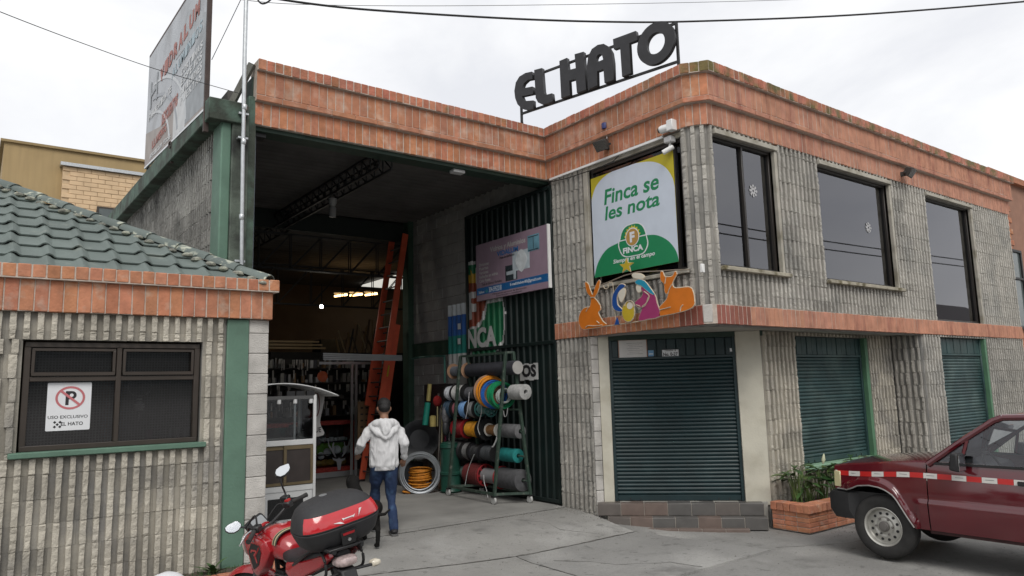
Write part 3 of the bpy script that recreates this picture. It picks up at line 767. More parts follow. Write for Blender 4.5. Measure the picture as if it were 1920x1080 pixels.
# roof joists of the hall: open web girders
truss_m = M('truss_paint', (.02, .02, .021), .6)
def girder(a, b, h, n, wd=.0, name='roof_girder'):
    a, b = Vector(a), Vector(b); mb = MB()
    sd = (b - a).cross(ZUP).normalized() * wd
    for q in ((sd, -sd) if wd else (Vector(),)):
        mb.bar(a + q, b + q, .035); mb.bar(a + q - ZUP * h, b + q - ZUP * h, .035)
        for k in range(n):
            p0 = a + (b - a) * (k / n); p1 = a + (b - a) * ((k + 1) / n)
            mb.bar(p0 + q, p0 + q - ZUP * h, .018); mb.bar(p0 + q - ZUP * h, p1 + q, .018)
    return mb.build(name, truss_m, ware)
girder((4.95, 9.85, 5.62), (4.95, 14.7, 5.62), .26, 16, .11)
girder((2.6, 15.0, 5.3), (8.0, 15.0, 5.3), .75, 8, .05)
girder((2.6, 18.2, 5.2), (14.9, 18.2, 5.2), 1.0, 14, .05)
girder((5.2, 14.8, 5.65), (5.2, 24.7, 5.65), .3, 24)
MB().box(2.6, 14.9, 14.72, 14.84, 5.35, 5.75).build('cross_beam', M('near_black_beam', (.012, .018, .015), .7), ware)  # cross beam in one even near-black tone
# left gate leaf post, seen on edge
o = MB().box(2.85, 2.895, 9.60, 12.1, .02, 5.42).build('left_gate_leaf', M('gate_edge', (.15, .17, .20), .45), ware, bevel=.004)
MB().fb(FY(9.74), 2.86, 3.02, 5.40, 5.455, 0, .16).build('hinge_plate', black_m, ware)
mb = MB().box(6.02, 6.24, 9.56, 9.70, 5.405, 5.462); tag(mb.build('emergency_lamp', M('grey_plastic', (.5, .5, .5), .5), None, bevel=.01), 'small pale lamp box fixed under the brick lintel', 'lamp')

# ------------------------------------------------------------------ corner building
cb = thing('corner_building', 'two storey ribbed block corner building with brick bands and roller shutters', 'building', (9.0, 7.0, 0))
parapet(cb, 1, 4, [brick_m, brick_m, brick_front_m], [brick_up_m, brick_m, brick_front_m], [cap_m, cap_moss_m, cap_moss_m], lambda p: p.x < 11.0)
fs = FX(7.90); ff_ = FY(6.15)
cA, cB = Vector((7.90, 6.36, 0)), Vector((8.05, 6.15, 0)); fc = F(cA, cB - cA); LC = (cB - cA).length
SW = (-8.42, -6.5, 3.50, 5.42)                 # side window (u = -Y)
W1, W2, W3 = (8.15, 9.58, 3.52, 5.40), (10.80, 13.10, 3.51, 5.40), (14.54, 16.56, 2.985, 5.41)
fops = [W1, W2, W3]
core = MB()
wall_core(core, fs, -9.36, -6.36, 2.70, 6.2, [SW]); wall_core(core, ff_, 8.05, 18.6, 2.70, 6.2, fops); core.fb(fc, 0, LC, 2.7, 6.2, -.13, -.012)
core.box(18.44, 18.588, 6.16, 12, -.3, 6.2)
uw = core.build('upper_wall', core_m, cb)
s14 = lambda u, v: u < 13.2
fill_blocks(uw, fs, -9.36, -6.36, 2.985, 5.52, [SW, (-8.53, -8.41, 3.4, 5.6), (-8.55, -6.45, 3.43, 3.51)], block_m)
fill_blocks(uw, fc, 0, LC, 2.985, 5.52, [], block_m, bw=.26)
fill_blocks(uw, ff_, 8.05, 18.6, 2.985, 5.52, fops + [(W1[1] - .01, W1[1] + .07, 3.5, 5.42), (W2[1] - .01, W2[1] + .07, 3.5, 5.42), (W3[1] - .01, W3[1] + .07, 2.98, 5.42)], block_m, single=s14)
# concrete window surrounds
surr = M('window_concrete', (.42, .395, .34), .88, var=.15, bump=.2, col2=(.24, .22, .17), c2=(.5, .7), c2s=3)
MB().fb(fs, SW[0] - .10, SW[0], 3.506, 5.50, -.12, .045).build('window_jamb', surr, cb, bevel=.006)
MB().fb(fs, SW[0] - .10, SW[1] + .06, 3.45, 3.505, -.12, .075).build('window_sill', surr, cb, bevel=.006)
MB().fb(fs, SW[0], SW[1] + .02, 5.425, 5.50, -.14, .0).build('window_head', surr, cb)
for W_ in (W1, W2, W3):
    MB().fb(ff_, W_[1], W_[1] + .065, W_[2], W_[3] + .002, -.14, .045).build('window_jamb', surr, cb, bevel=.006)
    MB().fb(ff_, W_[0], W_[1] + .065, W_[3] + .004, 5.475, -.14, .07).build('window_head', surr, cb, bevel=.006)
for W_ in (W1, W2):
    MB().fb(ff_, W_[0] - .03, W_[1] + .14, W_[2] - .06, W_[2] - .004, -.14, .11).build('window_sill', M('mossy_sill', (.36, .33, .26), .9, var=.3, vs_=5, bump=.4, col2=(.13, .11, .06), c2=(.5, .65), c2s=6), cb, bevel=.008)
pane_u = glass('smoked_pane', (.34, .32, .36), .015, .0, 2.1)
dk = M('dark_bronze', (.028, .024, .021), .4)
window_set(cb, ff_, W1[0], W1[1], W1[2], W1[3], -.10, mull=[8.88], fm=dk, pm=pane_u, fw=.045)
window_set(cb, ff_, W2[0], W2[1], W2[2], W2[3], -.10, fm=dk, pm=pane_u, fw=.045)
window_set(cb, ff_, W3[0], W3[1], W3[2], W3[3], -.10, fm=dk, pm=pane_u, fw=.045)
window_set(cb, fs, SW[0], SW[1], SW[2], SW[3], -.10, mull=[-6.68], fm=dk, pm=pane_u, fw=.05)
curt_m = M('net_curtain', (.46, .42, .45), .9, var=.1, streak=.3)
for W_, cov in ((W1, 1.0), (W2, 1.0), (W3, .55)):
    mb = MB(); x0, x1 = W_[0] + .02, W_[0] + .02 + (W_[1] - W_[0] - .04) * cov
    mb.grid(lambda a, b: (x0 + (x1 - x0) * a, 6.15 + .26 + .025 * math.sin(a * (x1 - x0) * 34) + .012 * math.sin(a * 61), W_[2] + .05 + (W_[3] - W_[2] - .1) * b), int((x1 - x0) * 60), 2)
    mb.build('curtain', curt_m, cb, smooth_=True)
MB().box(8.1, 18.5, 8.6, 8.7, 2.7, 6.1).box(8.1, 18.4, 6.6, 8.6, 2.75, 2.8).box(8.1, 18.4, 6.3, 9.3, 6.0, 6.15).build('inner_rooms', M('dim_room', (.16, .15, .15), .9), cb)
# lower brick band with soffit
BP = offset_path([(7.90, 9.36), (7.90, 6.26), (7.99, 6.15), (18.60, 6.15)], .05)
mb = MB(); bp2 = offset_path([(7.90, 9.36), (7.90, 6.26), (7.99, 6.15), (18.60, 6.15)], .0445); bp3 = offset_path([(7.90, 9.36), (7.90, 6.26), (7.99, 6.15), (18.60, 6.15)], -.12)
for i in range(3): mb.hexa([(*bp3[i], 2.725), (*bp3[i + 1], 2.725), (*bp2[i + 1], 2.725), (*bp2[i], 2.725), (*bp3[i], 2.985), (*bp3[i + 1], 2.985), (*bp2[i + 1], 2.985), (*bp2[i], 2.985)])
band = mb.build('lower_band', mortar_m, cb)
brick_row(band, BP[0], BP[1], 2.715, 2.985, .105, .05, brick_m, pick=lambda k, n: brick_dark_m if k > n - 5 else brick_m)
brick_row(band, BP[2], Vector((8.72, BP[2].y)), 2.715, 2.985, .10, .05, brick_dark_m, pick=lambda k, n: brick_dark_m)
brick_row(band, Vector((8.72, BP[2].y)), BP[3], 2.715, 2.985, .11, .05, brick_front_m, single=lambda p: p.x < 11.0, gap=.005)
MB().fb(F((BP[1].x, BP[1].y, 0), (BP[2].x - BP[1].x, BP[2].y - BP[1].y, 0)), -.005, .125, 2.74, 2.985, -.06, .004).build('cement_patch', plain_block_m, band, bevel=.01)
soff = M('soffit_plaster', (.40, .385, .35), .9, var=.15, vs_=2, col2=(.25, .23, .2), c2=(.5, .75))
o = MB().poly([(7.88, 9.36, 2.722), (7.88, 6.28, 2.722), (7.98, 6.14, 2.722), (18.5, 6.14, 2.722), (18.5, 7.2, 2.722), (9.9, 7.2, 2.722), (8.3, 9.36, 2.722)]).build('soffit', soff, cb)
# ground floor walls: side pier, chamfered shop door, recessed front, return, front
XD = 16.43
fd = F((8.0, 8.43, 0), (1, -1, 0))                       # door plane, u from the left jamb
DU0, DU1 = .135, 2.085                                    # shutter span along the chamfer
YR = 6.70
fr_ = FY(YR); ret = FX(13.84)
S2, S3 = (10.66, 12.92, .58, 2.66), (14.56, 16.62, .25, 2.68)
core = MB()
wall_core(core, fs, -9.36, -8.50, -.3, 2.72, []); wall_core(core, fr_, 9.74, 13.84, -.3, 2.72, [S2]); core.fb(ret, -6.86, -6.15, -.3, 2.72, -.16, -.012)
wall_core(core, ff_, 13.86, 18.6, -.3, 2.72, [S3])
gw = core.build('ground_wall', core_m, cb)
fill_blocks(gw, fs, -9.36, -8.50, -.12, 2.715, [], block_m)
fill_blocks(gw, fr_, 9.76, 13.80, -.12, 2.715, [S2], block_k_m)
fill_blocks(gw, ret, -6.68, -6.17, -.12, 2.715, [], block_m, bw=.26)
fill_blocks(gw, ff_, 13.86, 18.6, -.12, 2.715, [S3], block_m, single=lambda u, v: u < 14.6)
for k in range(13):
    z = -.12 + .225 * k
    add('corner_block', brick_mesh(.12, min(.217, 2.71 - z), .3, plain_block_m, k % 3), gw, F((7.865, 8.492, 0), (1, -.35, 0)).m(.0, z, .0))
MB().fb(fd, -.03, DU0, .10, 2.72, -.2, .0).build('door_jamb', cream_m, cb, bevel=.006)
MB().fb(fd, DU1, 2.46, .10, 2.72, -.2, .0).build('door_jamb', cream_m, cb, bevel=.006)
MB().fb(fd, -.1, 2.5, 2.64, 2.72, -.3, -.01).build('door_lintel', green_dk_m, cb)
SLAT = {}
def shutter(fr, u0, u1, v0, v1, vh, m, n0=-.07, jamb=True, name='roller_shutter'):
    o = MB().fb(fr, u0, u1, v1 + .02, vh, n0 - .06, n0 - .025).build(name, m, cb)
    for a, b in ((u0, u0 + .05), (u1 - .05, u1)): MB().fb(fr, a, b, v0, vh, n0 - .03, n0 + .035).build('guide_rail', m, o, bevel=.004)
    W_ = u1 - u0 - .09; hh = .0575; n = int((v1 - v0 - .09) / hh); hh = (v1 - v0 - .09) / n
    key = (round(W_, 2), round(hh, 4))
    if key not in SLAT:
        mb = MB(); A = [(0, 0), (.006, .004), (.016, .3), (.019, .5), (.016, .7), (.006, .93), (0, 1)]
        L_ = [mb.vert((0, b * hh, a)) for a, b in A]; R_ = [mb.vert((W_, b * hh, a)) for a, b in A]
        for k in range(len(A) - 1): mb.f.append([L_[k], R_[k], R_[k + 1], L_[k + 1]])
        SLAT[key] = mb.mesh('slat', m, True)
    for k in range(n):
        add('slat', SLAT[key], o, fr.m(u0 + .045, v0 + .09 + k * hh, n0 - .012 + random.uniform(-.0015, .0015)))
    MB().fb(fr, u0 + .045, u1 - .045, v0 + .004, v0 + .09, n0 - .015, n0 + .012).build('bottom_rail', m, o, bevel=.005)
    for q in (.12, .2, .8, .88):
        MB().fb(fr, u0 + (u1 - u0) * q, u0 + (u1 - u0) * q + .012, v0 + .015, v0 + .05, n0 + .012, n0 + .02).build('stud', black_m, o)
    # header made of upright boards
    nb = max(4, int((u1 - u0) / .145)); bw = (u1 - u0) / nb
    MB().fb(fr, u0, u1, v1, v1 + .035, n0 - .03, n0 + .04).build('header_rail', m, o)
    for k in range(nb): add('board', brick_mesh(bw - .012, vh - v1 - .04, .03, m, k % 3), o, fr.m(u0 + k * bw + .006, v1 + .037, n0 + .012 + (k % 2) * .006))
    return o
shutter(fd, DU0, DU1, .155, 2.33, 2.64, shut_m, -.07)
sh2_m = M('faded_shutter_paint', (.020, .052, .053), .5, var=.3, vs_=2.5, col2=(.055, .095, .09), c2=(.5, .72), c2s=2.0, rnd=.14)
shutter(fr_, S2[0] + .002, S2[1] - .10, .60, 2.32, 2.655, sh2_m, -.08)
shutter(ff_, S3[0] + .002, S3[1] - .08, .27, 2.34, 2.675, sh2_m, -.08)
for q in (MB().fb(fr_, S2[1] - .098, S2[1], .58, 2.66, -.15, .03), MB().fb(ff_, S3[1] - .078, S3[1], .25, 2.68, -.15, .03)): q.build('green_jamb', M('bright_green_paint', (.085, .19, .11), .6, var=.15), cb, bevel=.005)
MB().fb(fr_, S2[0] - .02, S2[1] + .06, .52, .595, -.12, .10).build('window_sill', M('pale_green_sill', (.22, .36, .25), .7, var=.15), cb, bevel=.008)
MB().fb(fd, -.05, 2.40, -.1, .153, -.25, .03).build('threshold', conc_m, cb, bevel=.008)
# tiled steps
step_c = [M('step_tile_%d' % i, c, .45, var=.15, vs_=8, spec=.5) for i, c in enumerate(((.15, .112, .095), (.12, .105, .095), (.10, .095, .09)))]
grout_m = M('tile_grout', (.36, .33, .29), .9)
steps = thing('shop_steps', 'tiled brown and grey steps below the shuttered corner door', 'steps', fd.p(1.15, 0, .2))
def step_row(u0, u1, z0, z1, n0, n1, pick):
    st = MB().fb(fd, u0, u1, z0, z1 - .006, n0, n1 - .006).build('step', grout_m, steps); n = round((u1 - u0) / .345); w = (u1 - u0) / n
    for k in range(n):
        m = step_c[pick(k)]
        add('tile', brick_mesh(w - .008, z1 - z0 - .01, .008, m, k % 3), st, fd.m(u0 + k * w + .004, z0 + .003, n1 + .001))
        add('tile', brick_mesh(w - .008, n1 - n0 - .004, .008, m, k % 3), st, F(fd.p(0, z1, 0), fd.u, -fd.n).m(u0 + k * w + .004, -n1 + .002, .001))
step_row(-.13, 2.32, -.03, .152, -.1, .15, lambda k: (1, 0, 0, 2, 2, 1, 2, 2)[k % 8])
step_row(.02, 2.34, -.21, -.033, -.1, .30, lambda k: (1, 0, 2, 2, 0, 2, 2)[k % 7])
step_row(.37, 2.06, -.36, -.178, -.1, .385, lambda k: 0)
# ------------------------------------------------------------------ signs
def uv(fr, x, y):                       # pixel of the photo -> coordinates on a real plane
    d = ray(x, y); t = (fr.o - EYE).dot(fr.n) / d.dot(fr.n); p = EYE + d * t - fr.o; return (p.dot(fr.u), p.dot(fr.v))
def trace(fr, pts, ox=0, oy=0, k=1.0, n=0):
    q = [uv(fr, ox + x / k, oy + y / k) for x, y in pts]
    return catmull([Vector(p) for p in q], n) if n else q
# rooftop letters EL HATO on a black frame
L0, L1 = Vector((7.50, 9.65, 0)), Vector((8.21, 6.70, 0)); fe = F(L0, L1 - L0); LE = (L1 - L0).length
eh = thing('rooftop_sign', 'black rooftop letters EL HATO in a thin black frame above the brick parapet', 'sign', (7.9, 8.1, 6.2))
mb = MB(); zb, zt = 6.715, 7.325
mb.bar(fe.p(0, zb), fe.p(LE, zb), .035).bar(fe.p(0, zt), fe.p(LE, zt), .035).bar(fe.p(0, zb - .15), fe.p(0, zt), .035).bar(fe.p(LE, zb - .15), fe.p(LE, zt), .035)
mb.build('frame', black_m, eh)
for u in (0, LE):
    for s_ in (-1, 1): MB().bar(fe.p(u, zb - .12), fe.p(u + s_ * .07, 5.88, -.12 * s_), .03).build('strut', black_m, eh)
letter_m = M('black_letters', (.022, .022, .025), .55, var=.25, vs_=6)
Z8 = (940, 20, 4.5)
LET = [
 [[(285, 528), (292, 590), (250, 598), (218, 628), (203, 670), (290, 653), (297, 715), (203, 735), (215, 763), (240, 774), (298, 770), (300, 842), (250, 850), (200, 838), (165, 803), (145, 750), (138, 690), (150, 620), (180, 570), (230, 540)]],
 [[(305, 515), (370, 498), (385, 690), (392, 715), (412, 722), (455, 710), (463, 775), (420, 796), (370, 803), (337, 787), (318, 750)]],
 [[(517, 440), (580, 413), (592, 517), (655, 500), (645, 383), (720, 362), (742, 680), (665, 708), (655, 590), (600, 606), (607, 725), (533, 752)]],
 [[(758, 678), (749, 480), (760, 400), (790, 340), (840, 305), (890, 296), (930, 318), (957, 365), (970, 450), (975, 597), (897, 625), (888, 508), (834, 527), (837, 645)], [(831, 452), (826, 420), (836, 395), (856, 381), (876, 390), (886, 428)]],
 [[(968, 258), (1160, 188), (1175, 265), (1105, 291), (1120, 543), (1045, 572), (1028, 325), (975, 342)]],
 [[(1329 + 158 * math.cos(t), 290 + 176 * math.sin(t) - 52 * math.cos(t)) for t in [2 * PI * k / 40 for k in range(40)]], [(1328 + 76 * math.cos(t), 291 + 90 * math.sin(t) - 24 * math.cos(t)) for t in [2 * PI * k / 30 for k in range(30)]]]]
for lp in LET: flat('letter', [trace(fe, l, *Z8) for l in lp], .075, letter_m, fe, eh, .02)

# window banner of the feed shop
fbn = FX(7.895)
def B1(p): return (1020 + p[0] / 3.6, 100 + p[1] / 3.6)
bn = thing('window_banner', 'large white, green and yellow shop banner filling the upper side window', 'banner', (7.9, 7.4, 3.5))
C4 = [uv(fbn, *p) for p in ((1108, 336), (1263.5, 281), (1273.5, 490), (1115, 521.5))]
bu0, bu1 = C4[0][0], C4[2][0]; bv0, bv1 = (C4[2][1] + C4[3][1]) / 2, (C4[0][1] + C4[1][1]) / 2
yel = M('banner_yellow', (.50, .42, .02), .6, var=.05); bwh = M('banner_white', (.58, .64, .73), .6, var=.04); bgr = M('banner_green', (.010, .22, .085), .6, var=.05); vw = M('vinyl_white', (.72, .74, .76), .6, var=.03)
gold = M('banner_gold', (.45, .26, .07), .6, var=.05); sunray = M('banner_sun', (.62, .50, .03), .6, var=.05)
flat('backing', [[(bu0, bv0), (bu1, bv0), (bu1, bv1), (bu0, bv1)]], .006, yel, fbn, bn)
def clampu(l): return [(max(bu0, min(bu1, a)), max(bv0, min(bv1, b))) for a, b in l]
top = [uv(fbn, *p) for p in ((1109, 378), (1118, 350), (1138, 328), (1170, 312), (1203, 304.5), (1228, 304), (1248, 314), (1261, 333), (1266, 352))]
top = catmull([Vector(p) for p in top], 6, False)
flat('white_field', [clampu([(bu0, bv0)] + top + [(bu1, bv0)])], .001, bwh, fbn, bn, .006)
hill = catmull([Vector(uv(fbn, *p)) for p in ((1115, 521.5), (1122, 493), (1137, 469), (1159, 456), (1185, 447), (1215, 441), (1234, 441.5), (1254, 452), (1268, 470), (1274, 490))], 6, False)
flat('green_hill', [clampu(hill + [(bu1, bv0), (bu0, bv0)])], .001, bgr, fbn, bn, .0072)
def ptext(s, m, fr, bl, br, tl, parent, n0, bold=.0, slant=0, depth=.001, name='lettering'):
    a, b, c = uv(fr, *bl), uv(fr, *br), uv(fr, *tl); return text(s, m, fr, a[0], (a[1] + b[1]) / 2, b[0] - a[0], c[1] - a[1], parent, n0, depth, bold, slant, name)
ptext('Finca se', bgr, fbn, (1133.5, 385), (1236.5, 354.5), (1137, 355), bn, .0072, .022, .14)
ptext('les nota', bgr, fbn, (1135, 413.5), (1238, 386), (1137, 387), bn, .0072, .022, .14)
def Z2(l): return [(1040 + x / 3.6, 380 + y / 3.6) for x, y in l]
dome = catmull([Vector(uv(fbn, *p)) for p in Z2([(445, 250), (455, 205), (480, 165), (525, 145), (565, 140), (595, 158), (612, 190), (620, 222), (630, 270), (620, 310), (595, 342), (540, 356), (490, 364), (460, 350), (442, 315), (436, 280)])], 4)
cxl = sum(p[0] for p in dome) / len(dome); cyl = sum(p[1] for p in dome) / len(dome)
flat('logo_border', [[(cxl + (a - cxl) * 1.05, cyl + (b - cyl) * 1.05) for a, b in dome]], .001, vw, fbn, bn, .0084)
flat('logo_shield', [[(cxl + (a - cxl) * .98, cyl + (b - cyl) * .985) for a, b in dome]], .001, bgr, fbn, bn, .0096)
q0, q1 = uv(fbn, *Z2([(440, 262)])[0]), uv(fbn, *Z2([(622, 216)])[0])
flat('logo_line', [[(q0[0], (q0[1] + q1[1]) / 2 - .008), (q1[0], (q0[1] + q1[1]) / 2 - .008), (q1[0], (q0[1] + q1[1]) / 2 + .008), (q0[0], (q0[1] + q1[1]) / 2 + .008)]], .001, vw, fbn, bn, .0108)
lc = uv(fbn, *Z2([(528, 232)])[0])
rays = []
for k in range(36): rays.append((lc[0] + (.175 if k % 2 else .142) * math.cos(2 * PI * k / 36), lc[1] + (.175 if k % 2 else .142) * math.sin(2 * PI * k / 36) * 1.05))
flat('logo_sun', [[p for p in rays if p[1] > lc[1] - .02]], .001, sunray, fbn, bn, .012)
flat('logo_ring', [circ(lc[0], lc[1], .142, 30)], .001, vw, fbn, bn, .013); flat('logo_disc', [circ(lc[0], lc[1], .128, 30)], .001, gold, fbn, bn, .0142)
text('F', vw, fbn, lc[0] - .05, lc[1] - .08, .10, .16, bn, .0154, .001, .05)
ptext('FINCA', vw, fbn, Z2([(466, 346)])[0], Z2([(601, 320)])[0], Z2([(466, 306)])[0], bn, .0108, .045)
ptext('Siempre en el campo', vw, fbn, Z2([(400, 424)])[0], Z2([(680, 360)])[0], Z2([(402, 388)])[0], bn, .0086, .022, .15)

# gate leaf folded back against the hall's right wall, painted with half a logo
fg = FX(7.90)
gate = thing('metal_gate', 'tall dark green corrugated gate leaf folded open, half of a painted logo on it', 'gate', (7.9, 10.7, 0))
g0, g1 = uv(fg, 879, 700)[0], uv(fg, 1047, 700)[0]
gp_m = [gate_m, M('gate_white', (.50, .50, .49), .5, var=.12), M('gate_logo_green', (.012, .13, .055), .5, var=.2), M('gate_logo_red', (.22, .045, .02), .5, var=.2), M('gate_logo_yellow', (.50, .30, .03), .5, var=.15)]
def G7(l): return [uv(fg, 740 + x / 3.376, 380 + y / 3.376) for x, y in l]
def inpoly(p, l):
    c = False; j = len(l) - 1
    for i in range(len(l)):
        if (l[i][1] > p[1]) != (l[j][1] > p[1]) and p[0] < (l[j][0] - l[i][0]) * (p[1] - l[i][1]) / (l[j][1] - l[i][1]) + l[i][0]: c = not c
        j = i
    return c
Rw = G7([(460, 378), (516, 368), (530, 470), (575, 600), (690, 590), (706, 690), (706, 800), (696, 880), (660, 938), (470, 965)])
Rg1 = G7([(460, 398), (516, 390), (516, 470), (460, 480)]); Ry = G7([(460, 455), (480, 462), (490, 425), (500, 455), (516, 440), (520, 508), (460, 512)]); Rr = G7([(460, 512), (520, 506), (580, 620), (560, 720), (520, 780), (470, 792)])
Rg2 = G7([(586, 640), (682, 625), (692, 700), (690, 800), (682, 870), (655, 915), (470, 938), (470, 806), (530, 795), (570, 740)])
RF = G7([(468, 572), (520, 562), (520, 600), (490, 605), (490, 640), (520, 636), (520, 690), (498, 694), (498, 740), (468, 745)])
Rst = G7([(490, 940), (650, 918), (640, 948), (500, 962)])
prof_g = [(0, 0), (.11, 0), (.125, .03), (.165, .03), (.18, 0)]
us = []; u = g0 + .05
while u < g1 - .06:
    for k, (a, h) in enumerate(prof_g[:-1]):
        b, h2 = prof_g[k + 1]; nsub = 5 if a == 0 else (2 if h == h2 else 1)
        for q in range(nsub): us.append((u + a + (b - a) * q / nsub, h + (h2 - h) * q / nsub))
    u += .18
us = [(min(a, g1 - .05), b) for a, b in us]; vs_l = [.08 + k * .05 for k in range(48)]; v = vs_l[-1]
while v < 4.7: v += .016; vs_l.append(v)
vs_l += [4.9, 5.2, 5.36]
mb = MB(); ids = [[mb.vert(fg.p(a, b, h)) for b in vs_l] for a, h in us]; cid = []
for i in range(len(us) - 1):
    for j in range(len(vs_l) - 1):
        mb.f.append([ids[i][j], ids[i + 1][j], ids[i + 1][j + 1], ids[i][j + 1]])
        p = ((us[i][0] + us[i + 1][0]) / 2, (vs_l[j] + vs_l[j + 1]) / 2); c = 0
        if inpoly(p, Rw): c = 1
        if inpoly(p, Rg1) or inpoly(p, Rg2) or inpoly(p, Rst): c = 2
        if inpoly(p, Rr): c = 3
        if inpoly(p, Ry): c = 4
        if inpoly(p, RF): c = 1
        cid.append(c)
me = bpy.data.meshes.new('sheet'); me.from_pydata(mb.v, [], mb.f); me.update()
for m in gp_m: me.materials.append(m)
for p, c in zip(me.polygons, cid): p.material_index = c
gs = add('sheet', me, gate)
mb = MB()
for a, b in ((g0, g0 + .055), (g1 - .055, g1)): MB().fb(fg, a, b, .03, 5.40, -.02, .045).build('stile', gate_m, gate, bevel=.004)
for z in (.03, 2.66, 5.35): MB().fb(fg, g0 + .056, g1 - .056, z, z + .06, -.02, .042).build('rail', gate_m, gate, bevel=.004)
a_, b_ = G7([(470, 925)])[0], G7([(655, 905)])[0]
text('NCA', gp_m[1], fg, a_[0], a_[1] - .01, b_[0] - a_[0], .40, gate, .034, .002, .045)
o0, o1 = uv(fg, 978, 714), uv(fg, 1012, 680)
for k in range(4):
    MB().fb(fg, o0[0] + k * (o1[0] - o0[0]) / 4, o0[0] + (k + 1) * (o1[0] - o0[0]) / 4 - .012, o0[1] + (.015 if k % 2 else 0), o1[1] - (0 if k % 2 else .015), .030, .036).build('painted_field', gp_m[1], gate)
text('OS', ink_m, fg, o0[0] + .06, o0[1] + .06, o1[0] - o0[0] - .12, .22, gate, .0365, .002, .05)
# folded narrow leaf behind it, striped in blue and teal
f2 = FX(7.93); n0_, n1_ = uv(f2, 842, 620)[0], uv(f2, 879, 620)[0]
zz = [uv(f2, 860, y)[1] for y in (690, 663, 629, 591, 570)]
leafp = thing('painted_sheet', 'corrugated sheet with white, teal and blue bands beside the gate', 'sheet', f2.p(n0_, 2.3))
for k, c in enumerate(((.45, .46, .45), (.02, .20, .17), (.03, .11, .36), (.55, .58, .60))):
    mb = MB(); W_ = n1_ - n0_; mb.grid(lambda a, b: f2.p(n0_ + W_ * a, zz[k] + (zz[k + 1] - zz[k]) * b, .025 + .022 * math.sin(a * 2 * PI * 4.3)), 48, 1)
    mb.build('band', M('sheet_band_%d' % k, c, .45, var=.15), leafp, smooth_=True)
for y in (612, 640): q = uv(f2, 865, y); MB().fb(f2, q[0] - .05, q[0] + .05, q[1] - .06, q[1] + .06, .05, .054).build('sticker', vw, leafp)

# glazier's board hung on the gate
fv = FX(7.80)
vb = thing('glazier_board', 'pinkish glass and aluminium shop board hung on the dark gate', 'sign', fv.p(-10.3, 3.6))
c4 = [uv(fv, *p) for p in ((893, 463), (1027, 419), (1031, 538), (897, 566))]
a0, a1 = (c4[0][0] + c4[3][0]) / 2, (c4[1][0] + c4[2][0]) / 2; b0, b1 = (c4[2][1] + c4[3][1]) / 2, (c4[0][1] + c4[1][1]) / 2
pk = M('pink_print', (.30, .215, .27), .45, var=.08); blu = M('blue_print', (.02, .15, .40), .45, var=.05); cy = M('glass_print', (.14, .30, .38), .45, var=.3, vs_=4); cyl_ = M('pale_print', (.46, .52, .56), .45, var=.3, vs_=6); dkp = M('dark_print', (.035, .05, .06), .45, var=.4, vs_=6); grt = M('grey_lettering', (.48, .47, .46), .5)
flat('panel', [[(a0, b0), (a1, b0), (a1, b1), (a0, b1)]], .05, pk, fv, vb, -.03, .002)
mb = MB().fb(fv, a1 - .004, a1 + .022, b0 - .005, b1 + .005, -.032, .026); mb.build('edge_trim', white_m, vb)
def A7(x, y): return (a0 + (a1 - a0) * x, b1 - (b1 - b0) * y)
def arect(n, x0, y0, x1, y1, m, nn=.021): 
    p, q = A7(x0, y1), A7(x1, y0); return flat(n, [[p, (q[0], p[1]), q, (p[0], q[1])]], .001, m, fv, vb, nn)
def atext(s, m, x0, y0, x1, y1, nn=.0215, bold=.01, sl=0):
    p, q = A7(x0, y1), A7(x1, y0); text(s, m, fv, p[0], p[1], q[0] - p[0], q[1] - p[1], vb, nn, .001, bold, sl)
arect('blue_strip', 0, .775, 1, .90, blu)
arect('photo', .435, .50, .60, .76, dkp); arect('photo', .54, .30, .77, .62, cyl_, .0225); arect('photo', .75, .10, .90, .36, cy, .024)
arect('photo', .55, .50, .585, .75, cyl_, .0235); arect('photo', .76, .12, .89, .135, dkp, .0252); arect('photo', .76, .335, .89, .35, dkp, .0252); arect('photo', .822, .13, .828, .33, dkp, .0252); arect('photo', .45, .60, .57, .66, cyl_, .0222)
p = [A7(.66, .28), A7(.74, .45), A7(.66, .66), A7(.58, .45)]; flat('photo', [catmull([Vector(q) for q in p], 4)], .001, M('bright_print', (.62, .66, .68), .4, var=.2, vs_=9), fv, vb, .0238)
atext('Vidrios y Aluminios', grt, .22, .10, .72, .215, bold=.02); atext('VIDALUM', blu, .32, .215, .62, .30, .0228, .03); atext('Punto de distribución', ink_m, .36, .315, .57, .355, .0228, .02)
for k, s_ in enumerate(('Divisiones', 'Puertas', 'Ventanas', 'Fachadas en vidrio', 'Cielo Razos')): atext(s_, grt, .045, .34 + k * .072, .045 + (.15, .14, .14, .28, .17)[k], .395 + k * .072, bold=.02)
atext('Todo en diversos Aluminios', ink_m, .08, .70, .38, .745); atext('Teléfono:', vw, .03, .83, .12, .875, .0225); atext('304-5952218', vw, .19, .795, .375, .885, .0225); atext('E-mail:thelver80@gmail.com', vw, .50, .80, .91, .865, .0225)
atext('Ofrecemos servicios de fabricación', ink_m, .24, .915, .72, .945); atext('Distribución e instalación', ink_m, .30, .955, .66, .985)
flat('phone_mark', [circ(*A7(.155, .85), .028, 14), circ(*A7(.155, .85), .018, 12)], .001, M('phone_green', (.1, .4, .2), .5), fv, vb, .0225)

